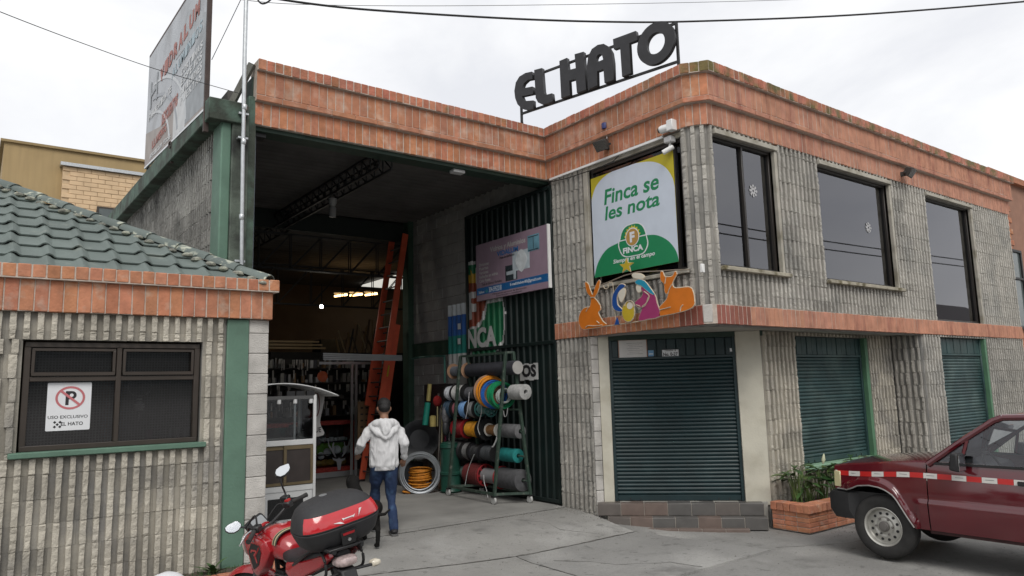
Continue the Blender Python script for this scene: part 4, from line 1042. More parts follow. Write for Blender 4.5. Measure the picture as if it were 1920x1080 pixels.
# billboard on the left roof edge
XB = 2.24
fbb = FX(XB); 
bb = thing('billboard', 'tall faded glazier billboard standing on the green roof beam', 'billboard', (XB, 11.5, 5.7))
yb0, yb1 = 9.62, 13.75; sl_ = .072
def bbp(s, t): # s 0 (far left) .. 1 (near right), t 0 bottom .. 1 top
    y = yb1 + (yb0 - yb1) * s; return (-y, 5.66 + sl_ * (y - yb0) + 2.03 * t)
bbm = M('faded_print', (.48, .50, .53), .6, var=.10, vs_=1.5, col2=(.38, .39, .41), c2=(.48, .62), c2s=1.1)
flat('panel', [[bbp(0, 0), bbp(1, 0), bbp(1, 1), bbp(0, 1)]], .05, bbm, fbb, bb, -.03)
mb = MB()
fz = lambda s, t, n=0: fbb.p(*bbp(s, t), n)
fr_m = M('rusty_frame', (.06, .04, .035), .7, var=.3)
MB().bar(fz(1.008, -.16), fz(1.008, 1.02), .05, .06).build('post', fr_m, bb)
for s in (.02, .5): MB().bar(fz(s, -.16, -.02), fz(s, .02, -.02), .045, .04).build('bracket', fr_m, bb)
MB().bar(fz(0, -.01, .012), fz(1, -.01, .012), .03, .03).build('bottom_rail', alu_m, bb)
MB().bar(fz(0, 1.01, 0), fz(1, 1.01, 0), .04, .05).build('top_rail', fr_m, bb)
MB().torus(fz(.52, -.03, .03), (1, .2, 0), .05, .012, 14, 6).build('ring', fr_m, bb)
arc_m = M('print_arc', (.36, .38, .41), .6, var=.2); ltw = M('print_white', (.60, .61, .62), .6, var=.1); rdp = M('print_red', (.37, .14, .115), .6, var=.12); lbp = M('print_blue', (.38, .47, .52), .6, var=.1); dgp = M('print_grey', (.31, .33, .35), .6, var=.2)
def bquad(nm, pts, m, nn): flat(nm, [[bbp(*p) for p in pts]], .002, m, fbb, bb, nn)
bquad('printed_roof', [(.55, .62), (.72, .90), (1, .66), (1, .5), (.8, .62)], M('print_pale_grey', (.40, .42, .44), .6, var=.2), .022)
bquad('printed_ground', [(0, 0), (1, 0), (1, .12), (.6, .28), (.3, .22), (0, .30)], M('print_brown', (.34, .30, .28), .6, var=.2, vs_=3), .0215)
bquad('printed_wall', [(.72, .02), (1, .02), (1, .60), (.86, .52), (.74, .30)], dgp, .0225)
bquad('printed_wall', [(.55, .0), (.74, .0), (.74, .28), (.55, .26)], ltw, .0235)
for k, (r, w_) in enumerate(((.95, .03), (.78, .035), (.6, .03))):
    o_ = [(.05 + r * math.cos(t) * .75, .0 + r * .72 * math.sin(t)) for t in [.08 + 1.35 * q / 18 for q in range(19)]]; i_ = [(.05 + (r - w_) * math.cos(t) * .75, (r - w_) * .72 * math.sin(t)) for t in [.08 + 1.35 * q / 18 for q in range(19)]]
    bquad('printed_arch', o_ + i_[::-1], arc_m if k % 2 else M('print_arc_light', (.58, .60, .62), .6), .0245 + k * .0004)
def btext(s, m, s0, t0, s1, t1, nn=.027, bold=.02, lean=None):
    """lettering that follows the sloping board, one letter at a time"""
    n = len(s)
    for k, c in enumerate(s):
        if c == ' ': continue
        a = s0 + (s1 - s0) * k / n; p = bbp(a, t0 + ((lean or 0) * k / n)); q = bbp(a + (s1 - s0) / n * .8, t1 + ((lean or 0) * k / n))
        text(c, m, fbb, p[0], p[1], q[0] - p[0], 2.03 * (t1 - t0), bb, nn, .002, bold)
btext('H', dgp, .07, .48, .26, .72, bold=.0)
btext('VIDRALUM', rdp, .27, .60, .92, .72, bold=.05, lean=.13)
btext('ALUMINIOS', lbp, .50, .50, .96, .58, bold=.02, lean=.08)
btext('FABRICACION DE', ltw, .06, .38, .50, .44, bold=.03, lean=.02)
for k, (s_, q) in enumerate((('CORTINAS', .42), ('ESPEJOS', .345), ('DIVISIONES', .27), ('PUERTAS', .20))): btext(s_, ltw, .66, q, .97, q + .055, bold=.03, lean=.02)
btext('DESCUENTOS', rdp, .34, .20, .62, .30, bold=.05, lean=.03)
btext('LLAMENOS', rdp, .16, .09, .44, .16, bold=.04, lean=.03)
btext('instalacion gratis', ltw, .12, .02, .52, .06, bold=.02)

# number plate, notice and stickers above the corner door
fdo = F(fd.p(0, 0, -.045), fd.u)
def plate(name, lab, cat, px, m, t=.004):
    q = [uv(fdo, *p) for p in px]; u0, u1, v0, v1 = min(p[0] for p in q), max(p[0] for p in q), min(p[1] for p in q), max(p[1] for p in q)
    th = thing(name, lab, cat, fdo.p((u0 + u1) / 2, v0)); flat('panel', [[(u0, v0), (u1, v0), (u1, v1), (u0, v1)]], t, m, fdo, th); return th, u0, u1, v0, v1
th, a, b, c, d = plate('house_number', 'small white house number plate above the corner shutter', 'number plate', ((1240, 655), (1274, 669)), vw)
text('No. 0-27', ink_m, fdo, a + .025, c + .018, b - a - .05, .055, th, .004, .001, .03); text('CARRERA 18', ink_m, fdo, a + .05, d - .032, b - a - .1, .02, th, .004, .001, .02)
flat('border', [[(a, c), (b, c), (b, d), (a, d)], [(a + .01, c + .01), (b - .01, c + .01), (b - .01, d - .01), (a + .01, d - .01)]], .001, ink_m, fdo, th, .004)
th, a, b, c, d = plate('framed_notice', 'framed paper notice on the boards above the corner shutter', 'notice', ((1160, 639), (1213, 671)), M('notice_paper', (.62, .60, .58), .5, var=.1))
flat('frame', [[(a - .012, c - .012), (b + .012, c - .012), (b + .012, d + .012), (a - .012, d + .012)], [(a, c), (b, c), (b, d), (a, d)]], .008, M('copper_trim', (.30, .16, .11), .4), fdo, th)
for k in range(7): MB().fb(fdo, a + .12 + .02 * (k % 3), b - .06 - .05 * (k % 2), d - .05 - k * .028, d - .045 - k * .028, .004, .005).build('printed_line', M('grey_ink', (.25, .24, .24), .6), th)
th, a, b, c, d = plate('blue_sticker', 'small pale blue sticker right of the framed notice', 'sticker', ((1215, 657), (1226, 668)), M('sticker_blue', (.16, .34, .55), .5))
flat('print', [[(a + .01, c + .03), (b - .01, c + .03), (b - .01, c + .045), (a + .01, c + .045)]], .001, vw, fdo, th, .004)
for i, (x0, x1) in enumerate(((1368, 1372.5), (1375, 1379.5))):
    th, a, b, c, d = plate('torn_sticker', ('left' if i == 0 else 'right') + ' one of two torn white sticker scraps at the header end', 'sticker', ((x0, 653), (x1, 659)), vw)

# ------------------------------------------------------------------ nativity figures hung on the lower band
fn = FX(7.70)
wire_m = M('rope_outline', (.52, .44, .33), .8, var=.2)
def fig(name, label, parts, group='nativity figures on the brick band', t=.02):
    allp = [uv(fn, *p) for l, m, n in parts for p in Z2(l)]
    th = thing(name, label, 'figure', fn.p(sum(p[0] for p in allp) / len(allp), min(p[1] for p in allp)), group)
    for i, (l, m, n) in enumerate(parts):
        q = [uv(fn, *p) for p in Z2(l)]
        if n: q = [tuple(p) for p in catmull([Vector(p) for p in q], n)]
        flat(('body', 'face', 'veil', 'foot')[i] if name not in ('ox_figure', 'donkey_figure', 'star_figure') else 'body', [q], t, m, fn, th, .002 * i, .002)
        pts = [fn.p(a, b, .012 + .002 * i) for a, b in q]; pts.append(pts[0]); MB().tube(pts, .011, 5, False).build('outline', wire_m, th)
    return th
orange = M('orange_acrylic', (.62, .17, .015), .45, var=.12); pinkm = M('magenta_acrylic', (.33, .04, .14), .45, var=.12); bluem = M('blue_acrylic', (.015, .07, .27), .4, var=.12); teal = M('teal_acrylic', (.02, .26, .40), .4, var=.1); whm = M('cream_acrylic', (.66, .62, .52), .5, var=.06); ylm = M('yellow_acrylic', (.52, .38, .03), .45, var=.1)
fig('donkey_figure', 'orange seated donkey figure with tall ears left of the nativity group', [([(212, 545), (225, 605), (250, 640), (248, 690), (240, 704), (200, 715), (175, 758), (170, 805), (190, 848), (230, 851), (350, 828), (330, 800), (300, 742), (315, 722), (310, 690), (290, 660), (275, 640), (295, 605), (312, 540), (302, 526), (280, 570), (264, 622), (250, 600), (232, 550), (220, 538)], orange, 3)])
fig('ox_figure', 'orange lying ox figure with horns right of the nativity group', [([(722, 470), (722, 520), (745, 550), (752, 608), (772, 618), (760, 655), (715, 706), (722, 722), (715, 745), (725, 762), (860, 735), (938, 702), (948, 650), (935, 590), (908, 570), (822, 577), (800, 550), (812, 515), (829, 482), (818, 465), (803, 494), (775, 502), (748, 498), (735, 468)], orange, 3)])
fig('kneeling_figure', 'magenta robed kneeling figure with teal veil beside the baby', [([(590, 585), (600, 566), (640, 590), (680, 622), (697, 680), (718, 766), (640, 785), (575, 797), (585, 750), (600, 706), (565, 704), (550, 672), (590, 640), (605, 605)], pinkm, 2), ([(558, 562), (585, 567), (588, 600), (572, 606), (560, 590)], whm, 2), ([(550, 535), (575, 520), (612, 530), (642, 565), (680, 620), (650, 610), (610, 577), (590, 560), (562, 552)], teal, 2)])
fig('cloaked_figure', 'dark blue cloaked figure with pale face behind the baby', [([(482, 562), (455, 550), (430, 570), (402, 618), (395, 680), (410, 720), (450, 735), (462, 722), (432, 690), (426, 640), (440, 600)], bluem, 3), ([(478, 580), (482, 615), (462, 668), (448, 662), (436, 620), (452, 592)], whm, 3)])
fig('baby_figure', 'small yellow swaddled baby figure with golden halo at the centre', [([(503 + 41 * math.cos(t), 738 + 66 * math.sin(t)) for t in [2 * PI * k / 18 for k in range(18)]], ylm, 0), ([(514 + 20 * math.cos(t), 697 + 22 * math.sin(t)) for t in [2 * PI * k / 12 for k in range(12)]], whm, 0)])
def inner_wire(owner, l):
    MB().tube(catmull([Vector(fn.p(*uv(fn, *p), .026)) for p in Z2(l)], 4, False), .0075, 5).build('detail_line', wire_m, bpy.data.objects[owner])
for l in ([(240, 704), (228, 720), (220, 735)], [(218, 842), (235, 830), (275, 832), (330, 826)], [(246, 640), (275, 640)], [(292, 800), (310, 815)]): inner_wire('donkey_figure', l)
for l in ([(718, 724), (755, 714), (790, 705)], [(855, 734), (862, 705), (875, 690)], [(772, 618), (782, 585), (800, 552)], [(752, 548), (760, 500)]): inner_wire('ox_figure', l)
for l in ([(612, 600), (645, 630), (632, 672), (600, 700)], [(600, 706), (622, 690), (640, 640)], [(560, 690), (585, 700)]): inner_wire('kneeling_figure', l)
inner_wire('baby_figure', [(514 + 32 * math.cos(t), 700 + 38 * math.sin(t)) for t in [PI + PI * k / 10 for k in range(11)]])
star = []
for k in range(10):
    r = 50 if k % 2 == 0 else 21; t = -PI / 2 + k * PI / 5; star.append((490 + r * math.cos(t) * .92, 428 + r * math.sin(t) - 6 * math.cos(t)))
fig('star_figure', 'yellow five pointed star above the nativity group', [(star, ylm, 0)])
fig('cloud_figure', 'pale oval cloud figure above the kneeling figure', [([(528, 488), (545, 478), (585, 482), (610, 498), (605, 512), (570, 514), (538, 506)], whm, 3)])
q = [fn.p(*uv(fn, *p), .0) for p in Z2([(165, 578), (230, 570), (320, 555), (470, 492), (560, 468), (700, 462), (800, 455), (910, 452)])]
tag(MB().tube(q, .010, 6).build('support_rod', M('weathered_rod', (.22, .18, .14), .8)), 'thin bent rod running behind the star and figures', 'rod')
q = [fn.p(*uv(fn, *p), .004) for p in Z2([(352, 832), (400, 826), (440, 815), (412, 780), (395, 560), (380, 540), (362, 548), (362, 575), (340, 580), (330, 560)])]
tag(MB().tube(catmull(q, 5, False), .006, 5).build('wire_staff', wire_m), 'thin curled wire staff standing left of the cloaked figure', 'wire')
q = [uv(fn, *p) for p in Z2([(425, 775), (441, 822), (410, 824)])]; tag(flat('cloak_hem', [q], .02, bluem, fn, None), 'small dark blue triangular piece at the staff foot', 'figure', 'nativity figures on the brick band')
q = [fn.p(*uv(fn, *p), -.012) for p in Z2([(195, 852), (400, 826), (575, 800), (730, 766), (930, 710)])]
tag(MB().tube(q, .008, 6).build('base_rail', wire_m), 'thin pale rail under the nativity figures', 'rail')

# ------------------------------------------------------------------ lamps, cameras, cables on the facades
def floodlight(label, c, out, group='floodlights on the brick parapet'):
    th = thing('floodlight', label, 'floodlight', c, group); o = Vector(out).normalized(); s = ZUP.cross(o); c = Vector(c); dn = (o * .8 - ZUP * .6).normalized(); upv = s.cross(dn)
    fr = F(c + o * .16, s, upv if upv.z > 0 else -upv); 
    if fr.n.dot(o) < 0: fr = F(c + o * .16, -s, fr.v)
    mb = MB(); A = [(-.13, -.09), (.13, -.09), (.13, .09), (-.13, .09)]
    mb.hexa([fr.p(a * .6, b * .6, -.10) for a, b in A] + [fr.p(a, b, .03) for a, b in A]); mb.build('housing', M('lamp_housing', (.045, .042, .04), .6), th, bevel=.008)
    MB().fb(fr, -.115, .115, -.075, .075, .031, .036).build('glass', glass('lamp_glass', (.5, .5, .5), .1, .3), th)
    MB().bar(c - o * .02, c + o * .10, .05, .08).bar(c + o * .10 - s * .14, c + o * .10 + s * .14, .02, .03).build('bracket', M('lamp_housing', (.045, .042, .04), .6), th)
floodlight('dark floodlight on the side parapet above the shop banner', pX(1140, 276, 7.84), (-1, -.1, 0))
floodlight('dark floodlight on the front parapet between two upper windows', pY(1690, 327, 6.09), (.15, -1, 0))
p = pX(1134, 236, 7.80)
th = thing('blue_beacon', 'small dark blue beacon on the side parapet above the floodlight', 'beacon', p)
MB().lathe(p - ZUP * .06, ZUP, [(.02, 0), (.05, .01), (.055, .09), (.05, .10), (.03, .11)], 12).build('cap', M('navy_plastic', (.02, .03, .14), .4), th, smooth_=True)
MB().tube([p - ZUP * .06, p + Vector((.02, -.02, -.14)), p + Vector((.02, -.01, -.26))], .008, 5).build('lead', white_m, th)
p = pX(1252, 241, 7.80)
th = thing('box_camera', 'white surveillance camera on a square white box near the corner', 'camera', p)
MB().box(p.x - .06, p.x + .05, p.y - .13, p.y - .02, p.z - .06, p.z + .10).build('junction_box', white_m, th, bevel=.008)
MB().lathe((p.x - .03, p.y + .06, p.z + .0), (-.3, .95, -.1), [(.03, -.12), (.055, -.10), (.06, .02), (.05, .05), (.03, .055)], 16).build('barrel', white_m, th, smooth_=True)
MB().lathe((p.x - .047, p.y + .112, p.z - .006), (-.3, .95, -.1), [(.04, 0), (.035, .02), (.01, .03)], 14).build('lens', black_m, th, smooth_=True)
p = pX(1256, 263, 7.86)
th = thing('bullet_camera', 'small white bullet camera hanging from a grey junction box', 'camera', p)
MB().box(p.x - .07, p.x + .05, p.y - .07, p.y + .06, p.z - .045, p.z + .045).build('junction_box', M('grey_plastic', (.5, .5, .5), .5), th, bevel=.01)
MB().tube([p - ZUP * .04, p + Vector((-.02, .0, -.12))], .016, 8).build('arm', white_m, th)
MB().lathe(p + Vector((-.02, -.02, -.13)), (-.5, .75, -.42), [(.02, -.05), (.036, -.04), (.038, .12), (.03, .125), (.025, .12)], 14).build('barrel', white_m, th, smooth_=True)
a, b = pX(1031, 337, 7.83), pX(1243, 257, 7.83)
tag(MB().bar(a, b, .03, .035).build('cable_trunking', white_m), 'white cable trunking under the side parapet', 'trunking')
tag(MB().tube([pX(x, y, 7.80) for x, y in ((1032, 341), (1060, 335), (1100, 322), (1128, 312), (1150, 302), (1160, 292))], .008, 5).build('loose_cable', black_m), 'thin black cable sagging below the white trunking', 'cable')
p = pX(1317, 503, 7.83); tag(MB().box(p.x - .03, p.x + .03, p.y - .02, p.y + .02, p.z - .06, p.z + .06).build('door_sensor', white_m, None, bevel=.006), 'tiny white box on the ribbed corner below the window', 'sensor')
# snowflake stickers inside the upper windows
for i, (x, y) in enumerate(((1412, 358), (1628, 427))):
    fq = FY(6.15 + .075); c = uv(fq, x, y); th = thing('snowflake', ('white paper snowflake on the narrow right pane of the corner window', 'white paper snowflake on the widest upper window')[i], 'snowflake', fq.p(*c), 'paper snowflakes')
    pts = [(c[0] + (.085 if k % 2 == 0 else .045) * math.cos(2 * PI * k / 16), c[1] + (.085 if k % 2 == 0 else .045) * math.sin(2 * PI * k / 16)) for k in range(16)]
    flat('paper', [pts, circ(c[0], c[1], .02, 10)], .002, M('paper_grey', (.45, .45, .46), .7), fq, th)
    for k in range(8): t = 2 * PI * k / 8; flat('petal', [circ(c[0] + .075 * math.cos(t), c[1] + .075 * math.sin(t), .022, 8)], .002, M('paper_grey', (.45, .45, .46), .7), fq, th, .003)
# galvanised service pole
pp = thing('service_pole', 'galvanised steel service pole clamped to the warehouse corner', 'pole', (2.66, 9.30, 3.2))
MB().tube([(2.665, 9.30, 3.15), (2.64, 9.30, 5.0), (2.63, 9.30, 6.4), (2.63, 9.30, 8.2)], .027, 14).build('tube', steel_m, pp, smooth_=True)
for z in (4.15, 5.15, 5.62): MB().lathe((2.645, 9.30, z), ZUP, [(.03, 0), (.034, .005), (.034, .07), (.03, .075)], 14).build('coupling', steel_m, pp, smooth_=True)
for z in (3.62, 5.25, 5.58): MB().box(2.58, 2.71, 9.315, 9.40, z - .015, z + .015).build('clamp', steel_m, pp, bevel=.004)
MB().tube(catmull([Vector(p) for p in ((2.63, 9.27, 7.6), (2.75, 9.2, 7.15), (2.86, 9.15, 7.12), (2.98, 9.1, 7.3))], 6, False), .012, 6).build('cable_loop', black_m, pp)
def wire(label, pts, r, m=black_m): return tag(MB().tube(catmull([Vector(p) for p in pts], 8, False), r, 6, ).build('overhead_wire', m), label, 'wire')
def wpts(l, d0, d1): return [pD(x, y, d0 + (d1 - d0) * k / (len(l) - 1)) for k, (x, y) in enumerate(l)]
wire('thick black overhead wire sagging across the sky above the rooftop sign', wpts([(470, -12), (560, 4), (700, 19), (960, 35), (1150, 41), (1300, 40), (1600, 28), (1920, 3), (2200, -25)], 9.6, 14), .016)
wire('faint thin wire just above the thick overhead wire', wpts([(440, -2), (560, 8), (800, 11), (1100, 8), (1400, 2), (1700, -8)], 9.9, 16), .005, M('grey_wire', (.2, .2, .2), .6))
wire('thin wire slanting across the billboard from the upper left', wpts([(-200, -62), (0, 22), (160, 83), (300, 132), (452, 176)], 5.2, 9.35), .004)
for i, (z, lab) in enumerate(((8.2, 'lower street cable hung behind the viewer'), (8.6, 'upper street cable hung behind the viewer'))): wire(lab, [Vector((-20, -6, z + .5)), Vector((10, -6, z)), Vector((30, -6, z - .1)), Vector((60, -6, z + .6)), Vector((110, -6, z + 1.5))], .03)
wire('thin stay wire between billboard and service pole', [pD(455, -8, 9.3), pD(430, 44, 9.5), pD(397, 112, 9.75)], .005)
# ------------------------------------------------------------------ hall contents
rackm = M('rack_paint', (.035, .06, .045), .55, var=.3, vs_=12, col2=(.12, .13, .11), c2=(.58, .72), c2s=14)
RN, RF_ = pY(948, 659, 10.30), pY(852, 672, 11.75)
rack = thing('cable_rack', 'dark green wheeled A-frame rack holding cable spools and rolls', 'rack', (7.45, 11.0, 0))
ztop = (RN.z + RF_.z) / 2; XT = 7.43
LXB, RXB = 7.16, 7.68
def rodX(z): return RXB - .03 - (RXB - (XT + .06)) * max(0, z - .14) / (ztop - .14)
for dy in (0.0, 1.45):
    LB, RB, LT, RT = Vector((LXB, 10.25 + dy, .14)), Vector((RXB, 9.93 + dy, .14)), Vector((XT - .06, 10.12 + dy, ztop)), Vector((XT + .06, 10.06 + dy, ztop))
    for a, b in ((LB, LT), (RB, RT)): MB().bar(a, b, .048, .048, (0, 1, 0)).build('leg', rackm, rack, bevel=.003)
    MB().bar(LB + ZUP * .03, RB + ZUP * .03, .04).build('foot_rail', rackm, rack)
    MB().bar(LT + Vector((-.02, 0, 0)), RT + Vector((.02, 0, 0)), .035).build('top_rail', rackm, rack)
    for q in (LB, RB):
        c = MB().lathe((q.x - .022, q.y + .02, .068), (1, 0, 0), [(.01, 0), (.06, .003), (.067, .012), (.067, .034), (.06, .042), (.01, .045)], 18).build('caster', M('caster_wheel', (.45, .45, .44), .5), rack, smooth_=True)
        MB().box(q.x - .035, q.x + .035, q.y - .03, q.y + .05, .118, .14).build('fork', black_m, c)
    if dy == 0:
        for q in (LT, RT): MB().bar(q, q + Vector((0, 1.45, 0)), .035).build('top_rail', rackm, rack)
        for q in (LB, RB): MB().bar(q + ZUP * .03, q + Vector((0, 1.45, .03)), .04).build('base_rail', rackm, rack)
        for k, z in enumerate((.55, 1.35, 1.95)): pass
SP = 'spools and rolls on the cable rack'
RY = {1: 693, 2: 736, 3: 767, 4: 805, 5: 848, 6: 890}
RZ = {}
for k, y in RY.items():
    z = pX(905, y, 7.35).z; RZ[k] = z = pX(905, y, rodX(z)).z
    MB().tube([(rodX(z), 9.93 + .13 * z / ztop, z), (rodX(z), 11.40 + .13 * z / ztop, z)], .016, 8).build('rod', rackm, rack)
def yat(k, x): return pX(x, RY[k], rodX(RZ[k])).y
def spool(row, x0, x1, r, col, label, flange=None, kind='spool', core=None, dz=0.0, rf=None):
    ya, yb = yat(row, x0), yat(row, x1); X = rodX(RZ[row]); z = RZ[row] + dz; c = Vector((X, ya, z)); L = ya - yb; ax = Vector((0, -1, 0)); kk = {1: 1.25, 2: 1.3, 3: 1.42, 4: 1.5, 5: 1.45, 6: 1.3}[row]; r *= kk; rf = (rf * kk) if rf else r * 1.1
    th = thing('cable_spool' if kind == 'spool' else 'material_roll', label, 'spool' if kind == 'spool' else 'roll', (X, (ya + yb) / 2, z), SP)
    if kind == 'spool':
        n = max(4, int(L / .016)); pr = [(.02, .012)]
        for i in range(n + 1): t = .012 + (L - .024) * i / n; pr += [(r * (.93 if i % 2 else 1.0), t)]
        pr.append((.02, L - .012)); MB().lathe(c, ax, pr, 22).build('cable', M('cable_' + '_'.join('%02d' % int(q * 99) for q in col), col, .5, var=.2, vs_=20), th, smooth_=True)
        rs = random.Random(int(x0 * 7 + row))
        for q in range(2): MB().torus(c + ax * (L * rs.uniform(.3, .7)) - ZUP * r * .04, ax + Vector((rs.uniform(-.25, .25), 0, rs.uniform(-.2, .2))), r * rs.uniform(1.0, 1.06), .006, 26, 5).build('loose_turn', MATS['cable_' + '_'.join('%02d' % int(q_ * 99) for q_ in col)], th, smooth_=True)
        for t in (0, L - .012): MB().lathe(c + ax * t, ax, [(.02, 0), (rf, 0), (rf, .012), (.02, .012)], 24).build('flange', flange or blackp_m, th)
    else:
        pr = [(.03, L * .02), (.035, 0), (r * .8, 0), (r, .008)] + [(r * random.uniform(.97, 1.02), L * q / 8) for q in range(1, 8)] + [(r, L - .008), (r * .8, L), (.04, L), (.035, L - .05)]
        MB().lathe(c, ax, pr, 22, False).build('sheet', M('roll_' + '_'.join('%02d' % int(q * 99) for q in col), col, .8, var=.25, vs_=14, bump=.3, bs=120), th, smooth_=True)
        if core: MB().lathe(c + ax * (L - .002), ax, [(.02, 0), (r * .92, 0), (r * .92, .004), (.02, .004)], 20).build('end_disc', core, th)
    return th
card = M('cardboard', (.36, .21, .13), .85, var=.15)
spool(1, 850, 877, .075, (.13, .14, .16), 'grey cable spool with cardboard discs at the top of the rack', card, rf=.118)
spool(1, 880, 971, .098, (.035, .036, .045), 'long charcoal mesh roll along the top row of the rack', kind='roll', core=M('pale_end', (.42, .41, .39), .7))
spool(2, 843, 856, .105, (.62, .64, .68), 'leftmost white cable spool in the second rack row', rf=.125)
spool(2, 858, 877, .12, (.62, .62, .60), 'wide white cable spool left of the black spool', rf=.135)
spool(2, 879, 899, .085, (.10, .10, .11), 'black and white spool left of the big coloured coil', rf=.12)
spool(3, 843, 857, .12, (.035, .075, .12), 'navy blue cable spool at the left of the third row', rf=.13)
spool(3, 859, 870, .105, (.40, .13, .16), 'pink cable spool in the third rack row', rf=.13)
spool(3, 872, 885, .12, (.16, .32, .58), 'light blue cable spool in the third rack row', rf=.125)
spool(3, 887, 899, .105, (.22, .23, .24), 'grey flecked cable spool beside the light blue one', rf=.125)
spool(4, 859, 878, .10, (.28, .025, .03), 'red wire spool in the fourth rack row', M('red_plastic', (.30, .02, .025), .4), rf=.125)
spool(4, 881, 903, .095, (.62, .28, .015), 'yellow rope spool in the fourth rack row')
spool(4, 906, 913, .06, (.03, .03, .03), 'flat black spool behind the small brown spool', rf=.13)
spool(4, 917, 936, .058, (.22, .11, .04), 'small brown thread spool with white ends', M('ivory_plastic', (.62, .60, .55), .5), rf=.078)
spool(4, 942, 976, .08, (.14, .14, .145), 'grey mesh roll at the right of the fourth row', kind='roll')
spool(5, 845, 858, .12, (.025, .025, .028), 'leftmost black cable spool in the fifth row', rf=.135)
spool(5, 860, 876, .13, (.02, .02, .022), 'large black hose spool, second from the left in the fifth row', rf=.132)
spool(5, 878, 889, .11, (.15, .15, .15), 'grey and black spool in the middle of the fifth row', rf=.125)
spool(5, 891, 908, .095, (.03, .03, .032), 'black spool with silver wire in the fifth row', M('dark_plastic', (.03, .03, .035), .35), rf=.115)
spool(5, 910, 932, .09, (.05, .055, .06), 'black spool under the white hose end, fifth row', rf=.11)
spool(5, 943, 972, .082, (.012, .20, .19), 'bright teal mesh roll in the fifth rack row', kind='roll')
spool(6, 838, 880, .085, (.12, .19, .17), 'pale green mesh roll at the bottom left of the rack', kind='roll')
spool(6, 882, 908, .155, (.15, .025, .025), 'dark red sheet roll in the bottom rack row', kind='roll')
spool(6, 941, 981, .14, (.085, .085, .09), 'dark grey mesh roll at the bottom right of the rack', kind='roll')
def wheel_spool(row, x0, x1, r, colm, wirem, label, spokes=6):
    ya, yb = yat(row, x0), yat(row, x1); X = rodX(RZ[row]); z = RZ[row]; r *= 1.22; th = thing('cable_spool', label, 'spool', (X, yb, z), SP)
    MB().lathe((X, ya, z), (0, -1, 0), [(.03, 0), (r * .7, .002), (r * .7, ya - yb), (.03, ya - yb)], 20).build('wire', wirem, th, smooth_=True)
    for y in (ya, yb):
        o = MB().torus((X, y, z), (0, 1, 0), r, .014, 28, 8).build('rim', colm, th, smooth_=True)
        for k in range(spokes): t = 2 * PI * k / spokes; MB().bar((X + .03 * math.cos(t), y, z + .03 * math.sin(t)), (X + r * math.cos(t), y, z + r * math.sin(t)), .04, .012, (0, 1, 0)).build('spoke', colm, o)
    return th
wheel_spool(3, 901, 921, .105, M('teal_plastic', (.05, .17, .16), .5), M('teal_wire', (.16, .30, .29), .5), 'dull teal spoked spool in the third row under the green coil')
wheel_spool(6, 911, 941, .155, M('red_plastic', (.30, .02, .025), .4), M('grey_tape', (.26, .26, .27), .5), 'red spoked spool with grey tape in the bottom row', 8)
# big coils hung on the second rod
def coil(label, row, x, y, R_, n, col, wd, r=.010, off=0.0, group=SP, mt=None):
    X = rodX(RZ[row]) - off - .05; R_ *= 1.25; r *= 1.15; p = pX(x, y, X); th = thing('hose_coil', label, 'coil', p, group); m = mt or M('hose_' + '_'.join('%02d' % int(q * 99) for q in col), col, .4, var=.15); rg = random.Random(x)
    for k in range(n):
        t = k / max(1, n - 1) - .5; MB().torus(p + Vector((rg.uniform(-.006, .006), t * wd, rg.uniform(-.008, .008))), Vector((.25 + rg.uniform(-.05, .05), 1, rg.uniform(-.06, .06))), R_ * rg.uniform(.84, 1.0), r, 36, 6).build('loop', m, th, smooth_=True)
    return th
p = pX(917, 733, 7.44); th = thing('cardboard_disc', 'big round cardboard disc behind the coloured hose coils', 'disc', p, SP)
MB().lathe(p, (.25, 1, 0), [(.05, 0), (.29, 0), (.29, .02), (.05, .02)], 36).build('disc', card, th)
coil('orange hose coil between the cardboard disc and the blue coil', 2, 922, 735, .225, 4, (.70, .26, .02), .05, .011, .02)
coil('blue hose coil between the orange and the green coil', 2, 927, 739, .195, 5, (.02, .12, .42), .05, .011, .03)
coil('large bright green hose coil hung on the front of the rack', 2, 940, 741, .185, 14, (.01, .22, .09), .13, .010, .04)
coil('clear hose coil inside the green coil', 2, 945, 742, .105, 6, (.38, .42, .40), .08, .009, .06)
spool(2, 962, 986, .10, (.42, .42, .41), 'pale roll at the right end of the second row', kind='roll')
for i, (pts, c) in enumerate((([(897, 745), (903, 770), (896, 800), (900, 815)], (.5, .5, .48)), ([(880, 735), (877, 765), (873, 785)], (.6, .6, .62)), ([(936, 800), (932, 820), (926, 835), (923, 838)], (.66, .66, .66)), ([(952, 765), (950, 778), (946, 781), (944, 770)], (.35, .35, .35)), ([(907, 890), (908, 905), (912, 918), (915, 934)], (.5, .5, .5)), ([(889, 852), (878, 880), (872, 910)], (.45, .47, .46)))):
    tag(MB().tube(catmull([pX(x, y, 7.36) for x, y in pts], 6, False), .007 if i != 2 else .014, 6).build('cable_end', M('cable_end_%d' % i, c, .5)), ['pale cable end looping down from the second row', 'white cable end hanging over the pink spool', 'thick white hose end hanging in the fifth row', 'dark strap end hanging below the green coil', 'pale wire end trailing from the red spool to the floor', 'thin grey cable end hanging left of the dark red roll'][i], 'cable')
# drum behind the rack
dr = thing('green_drum', 'dark green steel drum standing behind the rack', 'drum', (7.42, 12.05, 0))
MB().lathe((7.42, 12.05, .02), ZUP, [(.02, 0), (.2, 0), (.21, .02), (.19, .05), (.19, .30), (.21, .32), (.21, .36), (.19, .38), (.19, .80), (.21, .82), (.2, .88), (.16, .90), (.02, .90)], 28).build('shell', M('drum_green', (.015, .07, .05), .4, var=.2), dr, smooth_=True)
MB().torus((7.42, 12.05, .92), ZUP, .17, .012, 24, 6).build('rim', M('drum_green', (.015, .07, .05), .4), dr)
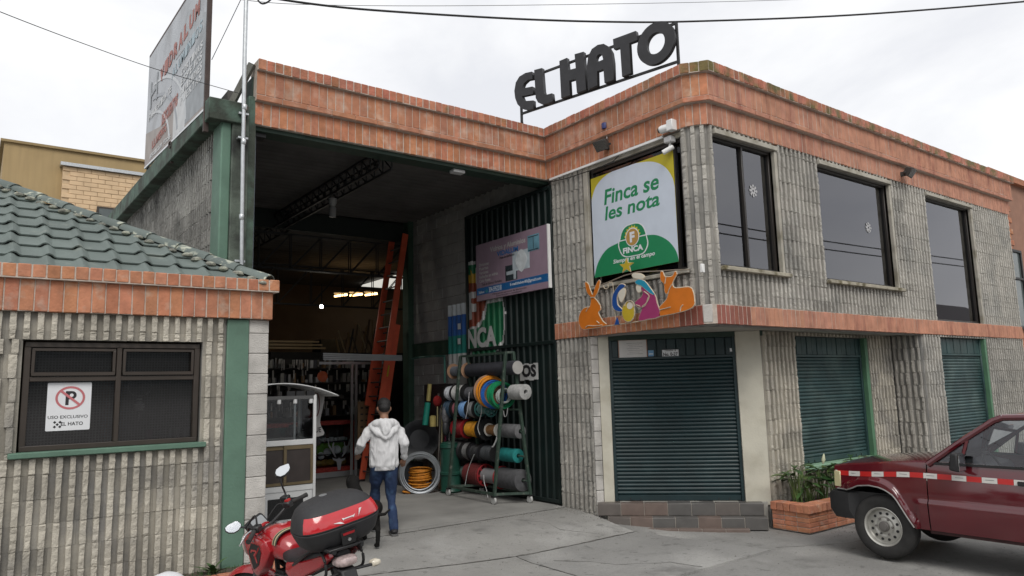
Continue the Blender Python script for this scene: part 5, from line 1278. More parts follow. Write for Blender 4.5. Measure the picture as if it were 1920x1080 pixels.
# wire coil, rope coil, black basin and tubes beside the rack
galv = M('wire_steel', (.33, .35, .37), .45, .6, var=.2)
p = pZ(788, 925, 0); cc = p + Vector((0, 0, .37)); n_ = (EYE - cc); n_.z = 0.9; n_.normalize()
th = thing('wire_coil', 'big coil of galvanised wire leaning beside the rack', 'coil', p); rg = random.Random(5)
for k in range(34):
    MB().torus(cc + n_ * (.05 * (k / 13 - 1)) + Vector((rg.uniform(-.015, .015), 0, rg.uniform(-.012, .012))), n_ + Vector((rg.uniform(-.05, .05), rg.uniform(-.05, .05), rg.uniform(-.05, .05))), .365 + rg.uniform(-.065, .03), .010, 40, 5).build('loop', galv, th, smooth_=True)
MB().tube(catmull([cc + Vector((.28, -.2, -.1)), cc + Vector((.36, -.25, .02)), cc + Vector((.42, -.25, .12))], 5, False), .006, 5).build('end', galv, th)
n_h = Vector((n_.x, n_.y, 0)).normalized(); p2 = p - n_h * .32 - Vector((.05, .35, 0)); orm = M('orange_rope', (.52, .19, .012), .75, var=.3, vs_=18)
th = thing('rope_coil', 'stack of orange rope loops behind the wire coil', 'coil', p2 + Vector((.05, .35, 0)))
for k in range(13): MB().torus(p2 + Vector((.05 + rg.uniform(-.012, .012), .35, .03 + k * .032)), Vector((rg.uniform(-.12, .12), rg.uniform(-.1, .1), 1)), .20 + rg.uniform(-.02, .02), .019, 28, 6).build('loop', orm, th, smooth_=True)
MB().tube(catmull([p2 + Vector((-.3, .1, .03)), p2 + Vector((-.4, .2, .05)), p2 + Vector((-.2, .35, .03))], 6, False), .02, 6).build('end', orm, th)
p3 = Vector((7.42, 13.45, 0)); bz_ = Vector((7.42, 13.25, .93)); n3 = (EYE - bz_); n3.z = .5; n3.normalize()
th = thing('black_basin', 'large round black ribbed basin standing behind the wire coil', 'basin', p3); ch = M('charcoal_plastic', (.032, .034, .038), .5, var=.2)
MB().lathe(bz_ - n3 * .1, n3, [(.05, -.12), (.22, -.12), (.36, .03), (.40, .05), (.40, .065), (.34, .06), (.2, -.07), (.05, -.07)], 40).build('bowl', ch, th, smooth_=True)
e1 = ZUP.cross(n3).normalized(); e2 = n3.cross(e1)
for k in range(28):
    t = 2 * PI * k / 28; d = e1 * math.cos(t) + e2 * math.sin(t); MB().bar(bz_ - n3 * .07 + d * .3, bz_ - n3 * .03 + d * .39, .012, .014, n3).build('rib', ch, th)
MB().box(p3.x - .25, p3.x + .25, p3.y + .1, p3.y + .5, 0, .45).build('stand', ch, th)
def pole(name, label, cat, a, b, r, m, grp=None, n=10, prof=None):
    th = thing(name, label, cat, b if Vector(b).z < Vector(a).z else a, grp); MB().tube([a, b], r, n).build('shaft', m, th, smooth_=True); return th
yl = M('pale_yellow_tube', (.52, .43, .16), .6, var=.15); tl = M('teal_foam', (.012, .24, .18), .6, var=.15)
pole('yellow_tube', 'upright pale yellow tube above the teal roll', 'tube', pY(803, 752, 13.2), pY(806, 720, 13.2), .045, yl)
pole('teal_roll', 'upright teal roll below the yellow tube', 'roll', pY(797, 797, 13.0), pY(802, 755, 13.0), .062, tl)
th = thing('corrugated_pipe', 'short cream corrugated pipe right of the teal roll', 'pipe', pY(812, 800, 12.8)); c = pY(812, 800, 12.8)
MB().lathe(c, ZUP, [(.03, 0)] + [(.07 if k % 2 else .06, k * .012) for k in range(18)] + [(.03, .22)], 16).build('wall', yl, th, smooth_=True)
cab = thing('dark_cabinet', 'tall dark meter cabinet on the block wall behind the rolls', 'cabinet', (7.85, 13.1, .3))
MB().box(7.82, 7.97, 12.55, 13.75, 1.0, 2.05).build('box', M('cabinet_black', (.022, .022, .024), .5), cab, bevel=.01); MB().box(7.80, 7.818, 13.1, 13.16, 1.6, 1.85).build('hasp', steel_m, cab)
MB().box(7.812, 7.82, 12.6, 13.12, 1.05, 2.0).build('door', M('cabinet_black', (.022, .022, .024), .5), cab, bevel=.004)
tag(MB().tube(catmull([Vector(q) for q in ((7.84, 14.3, 2.62), (7.84, 13.9, 2.64), (7.84, 13.0, 2.62), (7.84, 12.92, 2.55), (7.84, 12.92, 2.07))], 6, False), .022, 8).build('conduit', M('conduit_green', (.05, .16, .13), .45)), 'thin green conduit bending down to the dark cabinet', 'conduit')
TL = 'long handled tools leaning by the rack'
tools = [((829, 905), (833, 775), (.42, .26, .18), 'pale wooden handle leaning left of the rack'), ((835, 910), (838, 775), (.30, .03, .10), 'thin crimson handle leaning left of the rack'), ((838, 912), (842, 770), (.05, .06, .10), 'dark blue handle leaning left of the rack'), ((833, 905), (829, 760), (.45, .40, .22), 'yellowish handle leaning behind the crimson one'), ((842, 925), (846, 760), (.40, .42, .42), 'pale grey rod leaning on the rack'), ((826, 900), (826, 765), (.10, .09, .08), 'black handle leaning behind the wire coil')]
for i, (b, t, c, lab) in enumerate(tools):
    a_ = pZ(b[0], 918 + i, 0.0) + Vector((0, .12, 0)); q = pY(t[0], t[1], a_.y + .12); pole('tool_handle', lab, 'handle', a_, q, .016, M('handle_%d' % i, c, .6), TL)
c = pY(820, 752, 12.7); th = thing('red_brush_head', 'round red brush head above the leaning handles', 'brush', c); MB().sph(c, .10, 14, 10, (1, .6, 1.1)).build('bristles', M('red_bristle', (.28, .015, .015), .9, bump=.6, bs=150), th, smooth_=True); MB().tube([c - ZUP * .08, c - ZUP * .5], .014, 8).build('handle', M('handle_3', (.45, .40, .22), .6), th)
c = pY(836, 778, 12.2); th = thing('wrapped_bundle', 'bundle of tools wrapped in clear plastic by the rack', 'bundle', c); MB().sph(c, .12, 12, 9, (.8, .6, 1.6)).build('wrap', M('clear_wrap', (.13, .13, .14), .25, var=.5, vs_=18, bump=.6, bs=30), th, smooth_=True); MB().sph(c - ZUP * .25, .10, 12, 8, (.8, .6, 1.5)).build('bag', ch, th, smooth_=True)

# red extension ladder against the inner wall
lad = thing('extension_ladder', 'long orange red extension ladder leaning on the hall wall', 'ladder', (6.92, 14.65, 0)); lred = M('red_fibreglass', (.62, .10, .045), .5, var=.15)
b0, t0 = Vector((6.92, 0, .02)), Vector((7.80, 0, 5.45)); dl = (t0 - b0).normalized(); nl = Vector((-dl.z, 0, dl.x))
for sec, (s0, s1, off, ys_) in enumerate(((0, 3.4, 0, (14.28, 14.92)), (1.6, 5.45, .15, (14.22, 14.86)))):
    for y in ys_:
        a, b = b0 + dl * s0 + nl * off, b0 + dl * s1 + nl * off; a.y = b.y = y
        MB().bar(a, b, .14, .035, (0, 1, 0)).build('rail', lred, lad, bevel=.004)
    k = s0 + .2
    while k < s1 - .05:
        a, b = b0 + dl * k + nl * off, b0 + dl * k + nl * off; a.y, b.y = ys_; MB().tube([a, b], .018, 8).build('rung', M('rung_alloy', (.09, .085, .08), .5, .3), lad)
        for y in ys_: q = b0 + dl * k + nl * (off); q.y = y; MB().lathe(q - Vector((0, .0165, 0)), (0, 1, 0), [(.012, 0), (.012, .033)], 8).build('rivet', alu_m, lad)
        k += .305
for y in (14.28, 14.92): MB().box(6.86, 6.98, y - .04, y + .04, .0, .05).build('foot', black_m, lad)
q = b0 + dl * 2.35 + nl * .115; MB().fb(F(Vector((q.x, 14.20, q.z)), (0, -1, 0), dl), -.02, .02, -.12, .12, -.02, .005).build('decal', M('decal_yellow', (.55, .42, .03), .5), lad)

# white food cart
YC = 10.60
fct = FY(YC); cart = thing('food_cart', 'white framed glass food cart with curved canopy beside the kiosk', 'cart', (3.8, 10.9, 0)); wf = M('cart_white', (.70, .71, .71), .4, var=.06)
cx0, cx1 = 3.28, pY(592, 900, YC).x; zc = [pY(590, y, YC).z for y in (985, 916, 905, 832, 822, 745)]
D_ = .62
for x in (cx0, cx1 - .045):
    for y in (YC, YC + D_): MB().box(x, x + .045, y, y + .045, .02, zc[5] + .04).build('post', wf, cart, bevel=.004)
MB().box(cx0 + .046, cx1 - .046, YC - .012, YC + D_, zc[3], zc[4]).build('counter', wf, cart, bevel=.006)
MB().box(cx0 + .046, cx1 - .046, YC + .002, YC + .04, zc[1], zc[2] - .01).build('middle_rail', wf, cart)
MB().box(cx0 + .046, cx1 - .046, YC - .004, YC + .04, .03, .10).build('bottom_rail', wf, cart)
MB().box(cx0 + .046, cx1 - .046, YC - .004, YC + .04, zc[5] - .02, zc[5] + .03).build('top_rail', M('cart_track', (.10, .10, .10), .5), cart)
brz = M('anodised_bronze', (.20, .155, .09), .4, .3)
mid = (cx0 + cx1) / 2
for a, b, n in ((cx0 + .046, mid + .03, .012), (mid - .03, cx1 - .046, -.012)):
    o = MB()
    for q in ((a, b, zc[2], zc[2] + .04), (a, b, zc[3] - .06, zc[3] - .004), (a, a + .04, zc[2] + .04, zc[3] - .06), (b - .04, b, zc[2] + .04, zc[3] - .06)): o.fb(fct, q[0], q[1], q[2], q[3], -.03 - n, -.005 - n)
    o = o.build('sliding_door', brz, cart, bevel=.003); MB().fb(fct, a + .04, b - .04, zc[2] + .04, zc[3] - .06, -.022 - n, -.016 - n).build('panel', M('frosted_bronze', (.055, .045, .042), .35, var=.2), o)
MB().box(cx0 + .05, cx1 - .05, YC + .05, YC + D_, .06, zc[3] - .02).build('body', M('cart_inside', (.12, .12, .12), .7), cart)
for a, b, z0, z1 in ((cx0 + .05, cx1 - .05, .102, zc[1] - .002),): MB().fb(fct, a, b, z0, z1, -.03, -.012).build('lower_panel', wf, cart)
gv = MB()
for k in range(14): u = cx0 + .22 + k * .034; gv.fb(fct, u, u + .024, .16, .42, -.012, -.004)
gv.build('vent_grille', black_m, cart, kind='stuff')
MB().fb(fct, cx0 + .20, cx0 + .72, .14, .44, -.0125, -.0085).build('vent_back', black_m, cart)
cg = glass('cart_glass', (.86, .88, .88), .02)
MB().fb(fct, cx0 + .046, cx1 - .046, zc[4] + .002, zc[5] - .02, -.03, -.025).build('front_pane', cg, cart); MB().box(cx1 - .02, cx1 - .015, YC + .046, YC + D_ - .002, zc[4] + .002, zc[5]).build('side_pane', cg, cart)
MB().fb(fct, mid + .12, mid + .15, zc[4], zc[5] - .02, -.06, -.035).build('mullion', wf, cart)
xr = pY(634, 752, YC).x
mb = MB(); mb.grid(lambda a, b: (cx0 - .35 + (xr - cx0 + .35) * a, YC - .03 + (D_ + .12) * b, zc[5] + .02 + .20 * math.sin(PI * (a * .92 + .08)) ** .9), 28, 1); o = mb.build('canopy', wf, cart, smooth_=True); sm_ = o.modifiers.new('solid', 'SOLIDIFY'); sm_.thickness = .015
for k in range(4): x = cx0 + .1 + k * .24; MB().lathe((x, YC + .02, zc[5] - .05), ZUP, [(.01, -.04), (.03, -.03), (.03, .03)], 10).build('lamp_cup', wf, cart)
for x in (mid, mid + .14, mid + .30): MB().box(x, x + .12, YC + .0, YC + .05, zc[5] + .03, zc[5] + .10).build('roller_block', black_m, cart)
brd = F((mid + .15, YC + .52, zc[4] + .01), (1, 0, 0)); flat('back_sign', [catmull([Vector(p) for p in ((.22, 0), (.62, 0), (.56, .2), (.62, .5), (.60, .72), (.30, .72), (.34, .4), (.30, .15))], 4)], .015, M('sign_grey', (.40, .39, .38), .6), brd, cart)
text('PARQUE', ink_m, brd, .26, .03, .32, .10, cart, .016, .002, .02)
flat('back_oval', [circ(.48, .48, .075, 24, .2), circ(.48, .48, .06, 24, .18)], .004, M('maroon_trim', (.13, .03, .03), .5), brd, cart, .016)
# glass counter with red trim
YG = 16.0
fgc = FY(YG); gc = thing('glass_counter', 'glass shop counter with red patterned trim deep in the hall', 'counter', (6.6, 16.2, 0)); gx0, gx1 = 4.9, pY(664, 850, YG).x; gz1 = pY(640, 789, YG).z
rt = M('red_trim', (.30, .03, .022), .5, var=.6, vs_=22)
MB().box(gx0, gx1, YG, YG + .5, .02, .14).build('plinth', alu_m, gc)
MB().box(gx0, gx1, YG - .01, YG + .5, .141, .24).build('lower_trim', rt, gc); MB().box(gx0, gx1, YG - .01, YG + .5, gz1 - .08, gz1).build('upper_trim', rt, gc)
MB().box(gx1 - .07, gx1, YG - .012, YG + .5, .241, gz1 - .081).build('end_trim', rt, gc)
MB().fb(fgc, gx0, gx1 - .07, .24, gz1 - .08, -.012, -.006).build('front_pane', cg, gc)
for z in (.52, .80): MB().box(gx0, gx1 - .08, YG + .05, YG + .45, z, z + .012).build('shelf', M('dark_shelf', (.05, .05, .05), .5), gc)
MB().box(gx0, gx1 - .07, YG + .47, YG + .49, .24, gz1 - .09).build('back_panel', M('counter_back', (.06, .06, .055), .7), gc)
MB().fb(fgc, pY(600, 840, YG).x, pY(650, 840, YG).x, .55, .78, -.2, -.18).build('green_card', M('lime_card', (.16, .36, .05), .6), gc)
rg = random.Random(3); PLT = 'white dishes in the glass counter'
for i, (x, y, r) in enumerate(((601, 855, 7), (613, 848, 7.5), (631, 843, 8), (648, 844, 8.5))):
    c = pY(x, y, YG + .12); tag(MB().lathe(c, (0, -1, .25), [(.01, 0), (r * .0075, .004), (r * .0118, .02), (r * .0118, .026), (r * .007, .012), (.01, .008)], 22).build('plate', M('white_ware', (.62, .62, .63), .3), None, smooth_=True), ['leftmost and lowest white plate in the glass counter', 'second white plate from the left in the counter', 'third white plate, behind the pale antlers', 'rightmost white plate in the glass counter'][i], 'plate', PLT)
for i in range(9):
    x = 600 + i * 7.2; c = pY(x, 822, YG + .2 + rg.random() * .1); r = rg.uniform(.035, .055); tag(MB().lathe((c.x, c.y, .812), ZUP, [(.01, 0), (r, 0), (r, r * 1.8), (r * .9, r * 1.8), (.01, r * 1.6)], 14).build('cup', M('white_ware', (.62, .62, .63), .3), None, smooth_=True), ORD[i] + ' small white cup from the left on the upper counter shelf', 'cup', 'row of white cups')
for i in range(5):
    x = 598 + i * 11; c = pY(x, 878, YG + .2); tag(MB().sph((c.x, c.y, .33), rg.uniform(.075, .10), 10, 7, (1.2, .8, .85)).build('yellow_bag', M('yellow_bag', (.34, .22, .045), .5, var=.5, vs_=14, bump=.7, bs=20), None, smooth_=True), ORD[i] + ' crumpled yellow bag from the left on the counter floor', 'bag', 'yellow bags in the counter')
fst = FY(YG - .02)
bull = thing('bull_head_sticker', 'grey bull head emblem on the counter glass', 'emblem', pY(638, 870, YG - .02)); Z5 = (480, 680, 4.5)
flat('head', [trace(fst, [(642, 800), (652, 822), (680, 832), (690, 905), (712, 905), (722, 832), (748, 820), (756, 795), (740, 808), (715, 812), (700, 800), (685, 812), (660, 808)], *Z5)], .004, M('sticker_grey', (.34, .34, .36), .5), fst, bull)
ant = thing('antler_sticker', 'pale antler emblem above the bull head on the counter glass', 'emblem', pY(640, 840, YG - .02))
for l in ([(605, 648), (612, 645), (618, 690), (640, 725), (645, 690), (655, 670), (660, 675), (652, 735), (675, 790), (668, 800), (635, 745), (610, 700)], [(785, 645), (792, 640), (792, 690), (770, 745), (730, 795), (722, 790), (745, 745), (740, 680), (748, 668), (755, 720), (775, 690)]): flat('antler', [trace(fst, l, *Z5)], .004, M('sticker_grey', (.34, .34, .36), .5), fst, ant)
# aluminium door frame and shelving behind
shf = thing('hardware_shelving', 'dark shelving crowded with small hardware behind the counter', 'shelving', (5.8, 17.2, 0))
MB().box(3.6, 8.6, 17.3, 17.36, 0, 2.75).build('back_board', M('shelf_dark', (.022, .02, .019), .8), shf)
for z in (1.35, 1.75, 2.15, 2.5): MB().box(3.6, 8.6, 17.0, 17.3, z, z + .025).build('shelf', M('shelf_dark', (.022, .02, .019), .8), shf)
for k in range(6):
    mb = MB(); m = M('ware_%d' % k, [(.35, .35, .36), (.10, .09, .08), (.22, .13, .06), (.30, .30, .28), (.05, .05, .06), (.18, .17, .16)][k], .5)
    for q in range(34):
        x = 3.7 + rg.random() * 4.8; z = rg.choice((1.375, 1.775, 2.175, 2.525)); h = rg.uniform(.05, .24); w = rg.uniform(.03, .09); mb.box(x, x + w, 17.02 + rg.random() * .1, 17.25, z, z + h)
    mb.build('small_goods', m, shf, kind='stuff')
for x in (660, 668): MB().box(pY(x, 800, 15.6).x - .025, pY(x, 800, 15.6).x + .025, 15.6, 15.64, 0, pY(x, 682, 15.6).z).build('upright', alu_m, shf)
MB().box(pY(598, 690, 15.6).x, pY(720, 690, 15.6).x, 15.6, 15.64, pY(664, 683, 15.6).z, pY(664, 680, 15.6).z + .02).build('head_rail', alu_m, shf)
c = pY(604, 706, 15.5); tag(MB().lathe(c, (0, -1, 0), [(.01, 0), (.115, .0), (.12, .02), (.07, .03), (.05, .02), (.01, .02)], 22).build('orange_disc', M('orange_saw', (.52, .10, .03), .5), None, smooth_=True), 'round orange disc hanging high above the counter', 'disc')
c0, c1 = pY(671, 835, 15.2), pY(700, 752, 15.2); th = thing('tan_pegboard', 'tan slotted board behind the ladder', 'board', (c0.x, 15.2, c0.z)); MB().box(c0.x, c1.x, 15.2, 15.23, c0.z, c1.z).build('board', M('tan_board', (.26, .17, .09), .7), th)
mb = MB()
for i in range(3):
    for j in range(6): mb.box(c0.x + .06 + i * .12, c0.x + .12 + i * .12, 15.19, 15.199, c0.z + .1 + j * .14, c0.z + .13 + j * .14)
mb.build('slots', black_m, th, kind='stuff')
# stacked profiles and leaning pipes
for i in range(4):
    a, b = pY(605, 663 + i * 3.6, 13.4), pY(757, 667 + i * 2.6, 13.4); b.y += .1
    tag(MB().bar(a, b, .05, .028).build('aluminium_profile', M('mill_alloy', (.40, .41, .42), .4, .6)), ['topmost', 'second', 'third', 'lowest'][i] + ' of four long aluminium profiles lying level above the counter', 'profile', 'stack of aluminium profiles')
for i in range(3):
    a, b = pY(500, 640 + i * 6, 15), pY(598 + 6 * i, 641 + i * 6, 15); tag(MB().bar(a, b, .04).build('brass_profile', M('bronze_profile', (.22, .15, .07), .4, .5)), ['upper', 'middle', 'lower'][i] + ' of three bronze profiles on the left side of the hall', 'profile', 'bronze profiles')
for i in range(17):
    x = 636 + i * 5.3 + rg.uniform(-2, 2); h = rg.uniform(28, 72); ln = rg.uniform(-22, 14); a = pY(x, 664, 18.5); b = pY(x + ln, 664 - h, 18.7)
    tag(MB().tube([a, b], rg.uniform(.015, .03), 6).build('leaning_pipe', M('pipe_%d' % (i % 4), [(.26, .17, .08), (.12, .08, .05), (.33, .25, .15), (.05, .05, .05)][i % 4], .6)), ORD[i] + ' dim pipe from the left, leaning at the back of the hall', 'pipe', 'leaning pipes')
MB().box(6.0, 11.5, 18.3, 19.0, 0, pY(680, 662, 18.5).z).build('storage_bench', M('shelf_dark', (.022, .02, .019), .8)); tag(bpy.data.objects['storage_bench'], 'dark bench carrying the leaning pipes at the back', 'bench')
for i, (x, w, d_, h, c) in enumerate(((3.2, 1.1, .7, 1.9, (.10, .07, .04)), (4.6, .9, .6, 2.4, (.05, .045, .04)), (7.0, 1.2, .8, 2.9, (.13, .09, .05)), (8.5, .8, .7, 3.3, (.06, .05, .045)), (9.6, 1.4, .8, 2.6, (.11, .075, .045)), (11.4, 1.0, .8, 3.1, (.07, .06, .05)))):
    th = thing('crate_stack', ORD[i] + ' dim stack of boxes from the left along the back of the hall', 'boxes', (x + w / 2, 21.5, 0), 'dim stacks of boxes')
    z = .005; k = 0
    while z < h:
        hh = rg.uniform(.3, .55); o_ = rg.uniform(-.08, .08); MB().box(x + o_, x + w + o_ * .5, 21.2 + rg.uniform(-.1, .1), 21.2 + d_, z, z + hh - .01).build('box', M('dim_box_%d' % ((i + k) % 4), [(.12, .08, .05), (.06, .05, .045), (.16, .115, .07), (.04, .045, .05)][(i + k) % 4], .8, var=.2), th, bevel=.006); z += hh; k += 1
mb = MB()
for k in range(170):
    x = 3.7 + rg.random() * 4.8; z = rg.choice((1.72, 2.12, 2.47, 2.72)); L_ = rg.uniform(.08, .26); mb.box(x, x + rg.uniform(.012, .04), 16.96, 16.99, z - L_, z)
mb.build('hanging_goods', M('hanging_tools', (.34, .33, .31), .4, .3, var=.5, vs_=9), shf, kind='stuff')
# hall lamps that are switched on, and a skylight sheet given its own glow
def lamp(name, label, p, r, col, e, watt):
    th = thing(name, label, 'lamp', p); MB().sph(p, r, 12, 8).build('bulb', M(name + '_glow', col, .5, var=0, emit=e), th, smooth_=True); MB().lathe(Vector(p) + ZUP * r, ZUP, [(r * .5, -.01), (r * .5, .08), (.012, .1), (.012, .5)], 10).build('holder', black_m, th)
    d = bpy.data.lights.new(name, 'POINT'); d.energy = watt; d.color = col; d.shadow_soft_size = r; o = bpy.data.objects.new('bulb_light', d); COL.objects.link(o); o.location = Vector(p) - ZUP * (r + .06); return th
lamp('hanging_bulb', 'small bright white bulb hanging in the hall', pY(603, 575, 16), .042, (1.0, .93, .78), 25, 7)
p = pY(665, 553, 20.5)
for i, dx in enumerate((-.45, .05, .55)):
    q = p + Vector((dx, 0, .09 * dx)); th = thing('tube_lamp', ['left', 'middle', 'right'][i] + ' one of three warm lit tubes at the back of the hall', 'lamp', q, 'warm tubes at the back'); MB().tube([q - Vector((.2, 0, .035)), q + Vector((.2, 0, .035))], .03, 8).build('tube', M('warm_tube', (1.0, .62, .25), .5, var=0, emit=6), th); MB().box(q.x - .22, q.x + .22, q.y, q.y + .06, q.z + .05, q.z + .09).build('batten', white_m, th)
d = bpy.data.lights.new('tube_light', 'POINT'); d.energy = 7; d.color = (1.0, .62, .28); d.shadow_soft_size = .25; o = bpy.data.objects.new('tube_light', d); COL.objects.link(o); o.location = p + Vector((0, -.3, -.25))
a, b = pY(690, 552, 23), pY(735, 540, 23); MB().box(a.x, b.x + .8, 20.6, 23.6, 5.62, 5.66).build('skylight', M('glowing_skylight_sheet', (.95, .93, .85), .6, var=0, emit=.55), ware)  # roof above is closed; the sheet's own glow stands in for daylight
q = Vector((4.95, 11.9, 5.20)); th = thing('girder_lamp', 'unlit grey lamp hanging from the roof girder', 'lamp', q); MB().lathe(q - ZUP * .2, ZUP, [(.02, 0), (.06, .01), (.065, .16), (.04, .2), (.07, .26), (.075, .34), (.02, .36)], 14).build('housing', M('lamp_grey', (.25, .25, .25), .5), th, smooth_=True)
# ------------------------------------------------------------------ brick planter and plants
PC, PL_, PR_ = Vector((9.62, 6.02)), Vector((9.62, 6.62)), Vector((12.5, 6.02)); gz0 = -.21
pl = thing('brick_planter', 'low brick planter with overhanging rim beside the steps', 'planter', (10.8, 6.3, -.2))
PP = [tuple(PL_), tuple(PC), tuple(PR_), (12.5, 6.62)]
core = path_core(MB(), PP, -.13, -.012, gz0, .06); cor = core.build('wall', mortar_m, pl)
for r in range(4):
    z0 = gz0 + .005 + r * .068
    for i in range(2):
        q = offset_path(PP, 0); brick_row(cor, q[i], q[i + 1], z0, z0 + .068, .235, .08, brick_m, gap=.008, single=lambda p: p.x < 11.2)
q = offset_path(PP, .035)
for i in range(2): brick_row(cor, q[i], q[i + 1], .062, .185, .115, .22, brick_m, gap=.01, single=lambda p: p.x < 11.2)
MB().box(9.74, 12.4, 6.14, 6.69, -.1, .12).build('soil', soil_m, pl)
pleaf = [M('planter_leaf_%d' % i, c, .4, var=.3, vs_=7, bump=.1, bs=30) for i, c in enumerate(((.03, .075, .022), (.05, .105, .03), (.085, .13, .04)))]
rg = random.Random(8)
def plant(label, x, y, h, n, spread):
    th = thing('potted_plant', label, 'plant', (x, y, .12), 'broad leaved plants in the planter')
    for k in range(n):
        az = rg.uniform(0, 6.28); L = rg.uniform(.16, .30); sh = h * rg.uniform(.5, 1.0); bx, by = x + rg.uniform(-.07, .07) , y + rg.uniform(-.06, .06)
        tip = Vector((bx + spread * math.cos(az) * rg.random(), by + spread * .6 * math.sin(az) * rg.random(), .12 + sh))
        MB().tube([(bx, by, .10), ((bx + tip.x) / 2, (by + tip.y) / 2, .12 + sh * .55), tip], [.009, .007, .005], 5).build('stem', pleaf[2], th)
        mb = MB(); leaf(mb, tip, az, L, L * .42, rg.uniform(-.1, .7), rg.uniform(.2, .6), 6, .3); mb.build('leaf', pleaf[k % 3], th, smooth_=True)
for i, (x, h, n, lab) in enumerate(((9.95, .60, 20, 'tallest dark leafy plant at the left end of the brick planter'), (10.25, .34, 14, 'low leafy plant second from the left in the planter'), (10.62, .50, 16, 'lily plant in the middle of the planter beside the truck nose'), (11.05, .56, 16, 'broad leaved plant behind the truck nose, left of the last'), (11.55, .58, 16, 'broad leaved plant farthest right in the planter'))):
    plant(lab, x, 6.38, h, n, .24)
th = bpy.data.objects['potted_plant.002']; mb = MB(); c = Vector((10.55, 6.3, .66)); mb.lathe(c, (.15, -.1, 1), [(.006, 0), (.02, .03), (.03, .07), (.012, .14), (.004, .16)], 10); mb.build('bloom', M('pale_bloom', (.5, .52, .36), .6), th, smooth_=True)

# ------------------------------------------------------------------ pickup truck (local: x forward, y left, z up)
tk = thing('pickup_truck', 'dark red pickup truck with red and white reflective stripe parked at the right', 'truck')
paint = M('maroon_paint', (.095, .006, .011), .16, var=.14, vs_=2, coat=1.0, spec=.5, col2=(.10, .018, .022), c2=(.55, .8), c2s=2)
HW = .83
WF, WR, WRAD = 1.62, -1.25, .37            # wheel positions along x, tyre radius
def top_z(x):                             # belt and bonnet edge line
    if x > 1.0: return 1.16 - .10 * smooth((x - 1.0) / 1.25) - .03 * smooth((x - 2.0) / .3)
    if x > -.75: return 1.145 + .015 * (x + .75) / 1.75
    return 1.14
ARCH = [(2.30, .775), (2.198, .769), (2.03, .766), (1.95, .795), (1.87, .832), (1.727, .850), (1.60, .838), (1.52, .812), (1.443, .765), (1.40, .715), (1.359, .642), (1.281, .503), (1.227, .415)]
def bot_z(x):
    if x >= ARCH[-1][0]:
        for (a, za), (b, zb_) in zip(ARCH, ARCH[1:]):
            if b <= x <= a: return zb_ + (za - zb_) * (x - b) / (a - b)
        return ARCH[0][1]
    d = x - WR
    return max(.41, .40 + math.sqrt(max(0, .485 ** 2 - d * d)) * .93) if abs(d) < .485 else .41
def side_y(x, z):
    y = HW - .05 * smooth((x - 1.5) / .75) - .02 * smooth((-x - 1.8) / .4)
    t = (z - .40) / .75
    y -= .045 * (abs(t - .42) / .58) ** 2.2
    y += .024 * smooth((.742 - z) / .022) * smooth((1.25 - x) / .1)      # ledge: the lower door panel stands proud
    if x > 1.19: y += .045 * smooth((.11 - (z - bot_z(x))) / .05) * smooth((2.12 - x) / .15)
    d = math.hypot(x - WR, z - .40); y += .04 * smooth((.62 - d) / .12)
    return y
def side_panel(name, x0, x1, sgn, m, n=40, rows=30, z_of=None, out=0.0):
    mb = MB(); R_ = []
    for i in range(n + 1):
        x = x0 + (x1 - x0) * i / n; a, b = bot_z(x), top_z(x); col = [mb.vert((x, sgn * (side_y(x, a) - .07), a + .0))]
        for j in range(rows + 1): z = a + (b - a) * j / rows; col.append(mb.vert((x, sgn * (side_y(x, z) + out), z)))
        col.append(mb.vert((x, sgn * (side_y(x, b) - .035), b + .018))); R_.append(col)
    for i in range(n):
        for j in range(rows + 2): q = [R_[i][j], R_[i + 1][j], R_[i + 1][j + 1], R_[i][j + 1]]; mb.f.append(q if sgn < 0 else q[::-1])
    return mb.build(name, m, tk, smooth_=True, angle=50)
for s in (1, -1):
    side_panel('fender', 1.064, 2.205, s, paint, 70)
    side_panel('door', -.14, 1.052, s, paint, 20)
    side_panel('cab_side', -.66, -.152, s, paint, 10)
    side_panel('bed_side', -2.50, -.72, s, paint, 70)
# bonnet and scuttle
def hood(a, b):
    x = 1.02 + 1.19 * a; y = (b * 2 - 1); w = side_y(x, top_z(x)) - .033
    return (x, y * w, top_z(x) + .017 + .045 * (1 - abs(y) ** 2.4) - .015 * smooth((a - .85) / .15))
MB().grid(hood, 20, 14).build('bonnet', paint, tk, smooth_=True)
MB().hexa([(1.02, -.76, 1.14), (1.10, -.76, 1.14), (1.10, .76, 1.14), (1.02, .76, 1.14), (.96, -.74, 1.19), (1.06, -.74, 1.185), (1.06, .74, 1.185), (.96, .74, 1.19)]).build('scuttle', blackp_m, tk)
# nose: grille, lamps, bumper
MB().box(2.12, 2.20, -.52, .52, .74, 1.03).build('grille', blackp_m, tk, bevel=.01)
for k in range(4): MB().box(2.20, 2.212, -.5, .5, .77 + k * .065, .79 + k * .065).build('grille_bar', M('dark_chrome', (.2, .2, .2), .3, .6), tk)
for s in (1, -1):
    o = MB().hexa([(2.14, s * .53, .80), (2.22, s * .53, .80), (2.21, s * .68, .80), (2.14, s * .68, .80), (2.14, s * .53, .99), (2.20, s * .53, .99), (2.19, s * .68, .99), (2.14, s * .68, .99)]).build('headlight', M('lamp_lens', (.62, .62, .60), .12, spec=.8), tk, bevel=.01)
    MB().hexa([(2.12, s * .69, .79), (2.225, s * .69, .79), (2.212, s * .782, .79), (2.12, s * .79, .79), (2.12, s * .69, .985), (2.215, s * .69, .985), (2.208, s * .775, .985), (2.12, s * .785, .985)]).build('corner_lamp', M('corner_lens', (.52, .47, .27), .18, spec=.7), tk, bevel=.008)
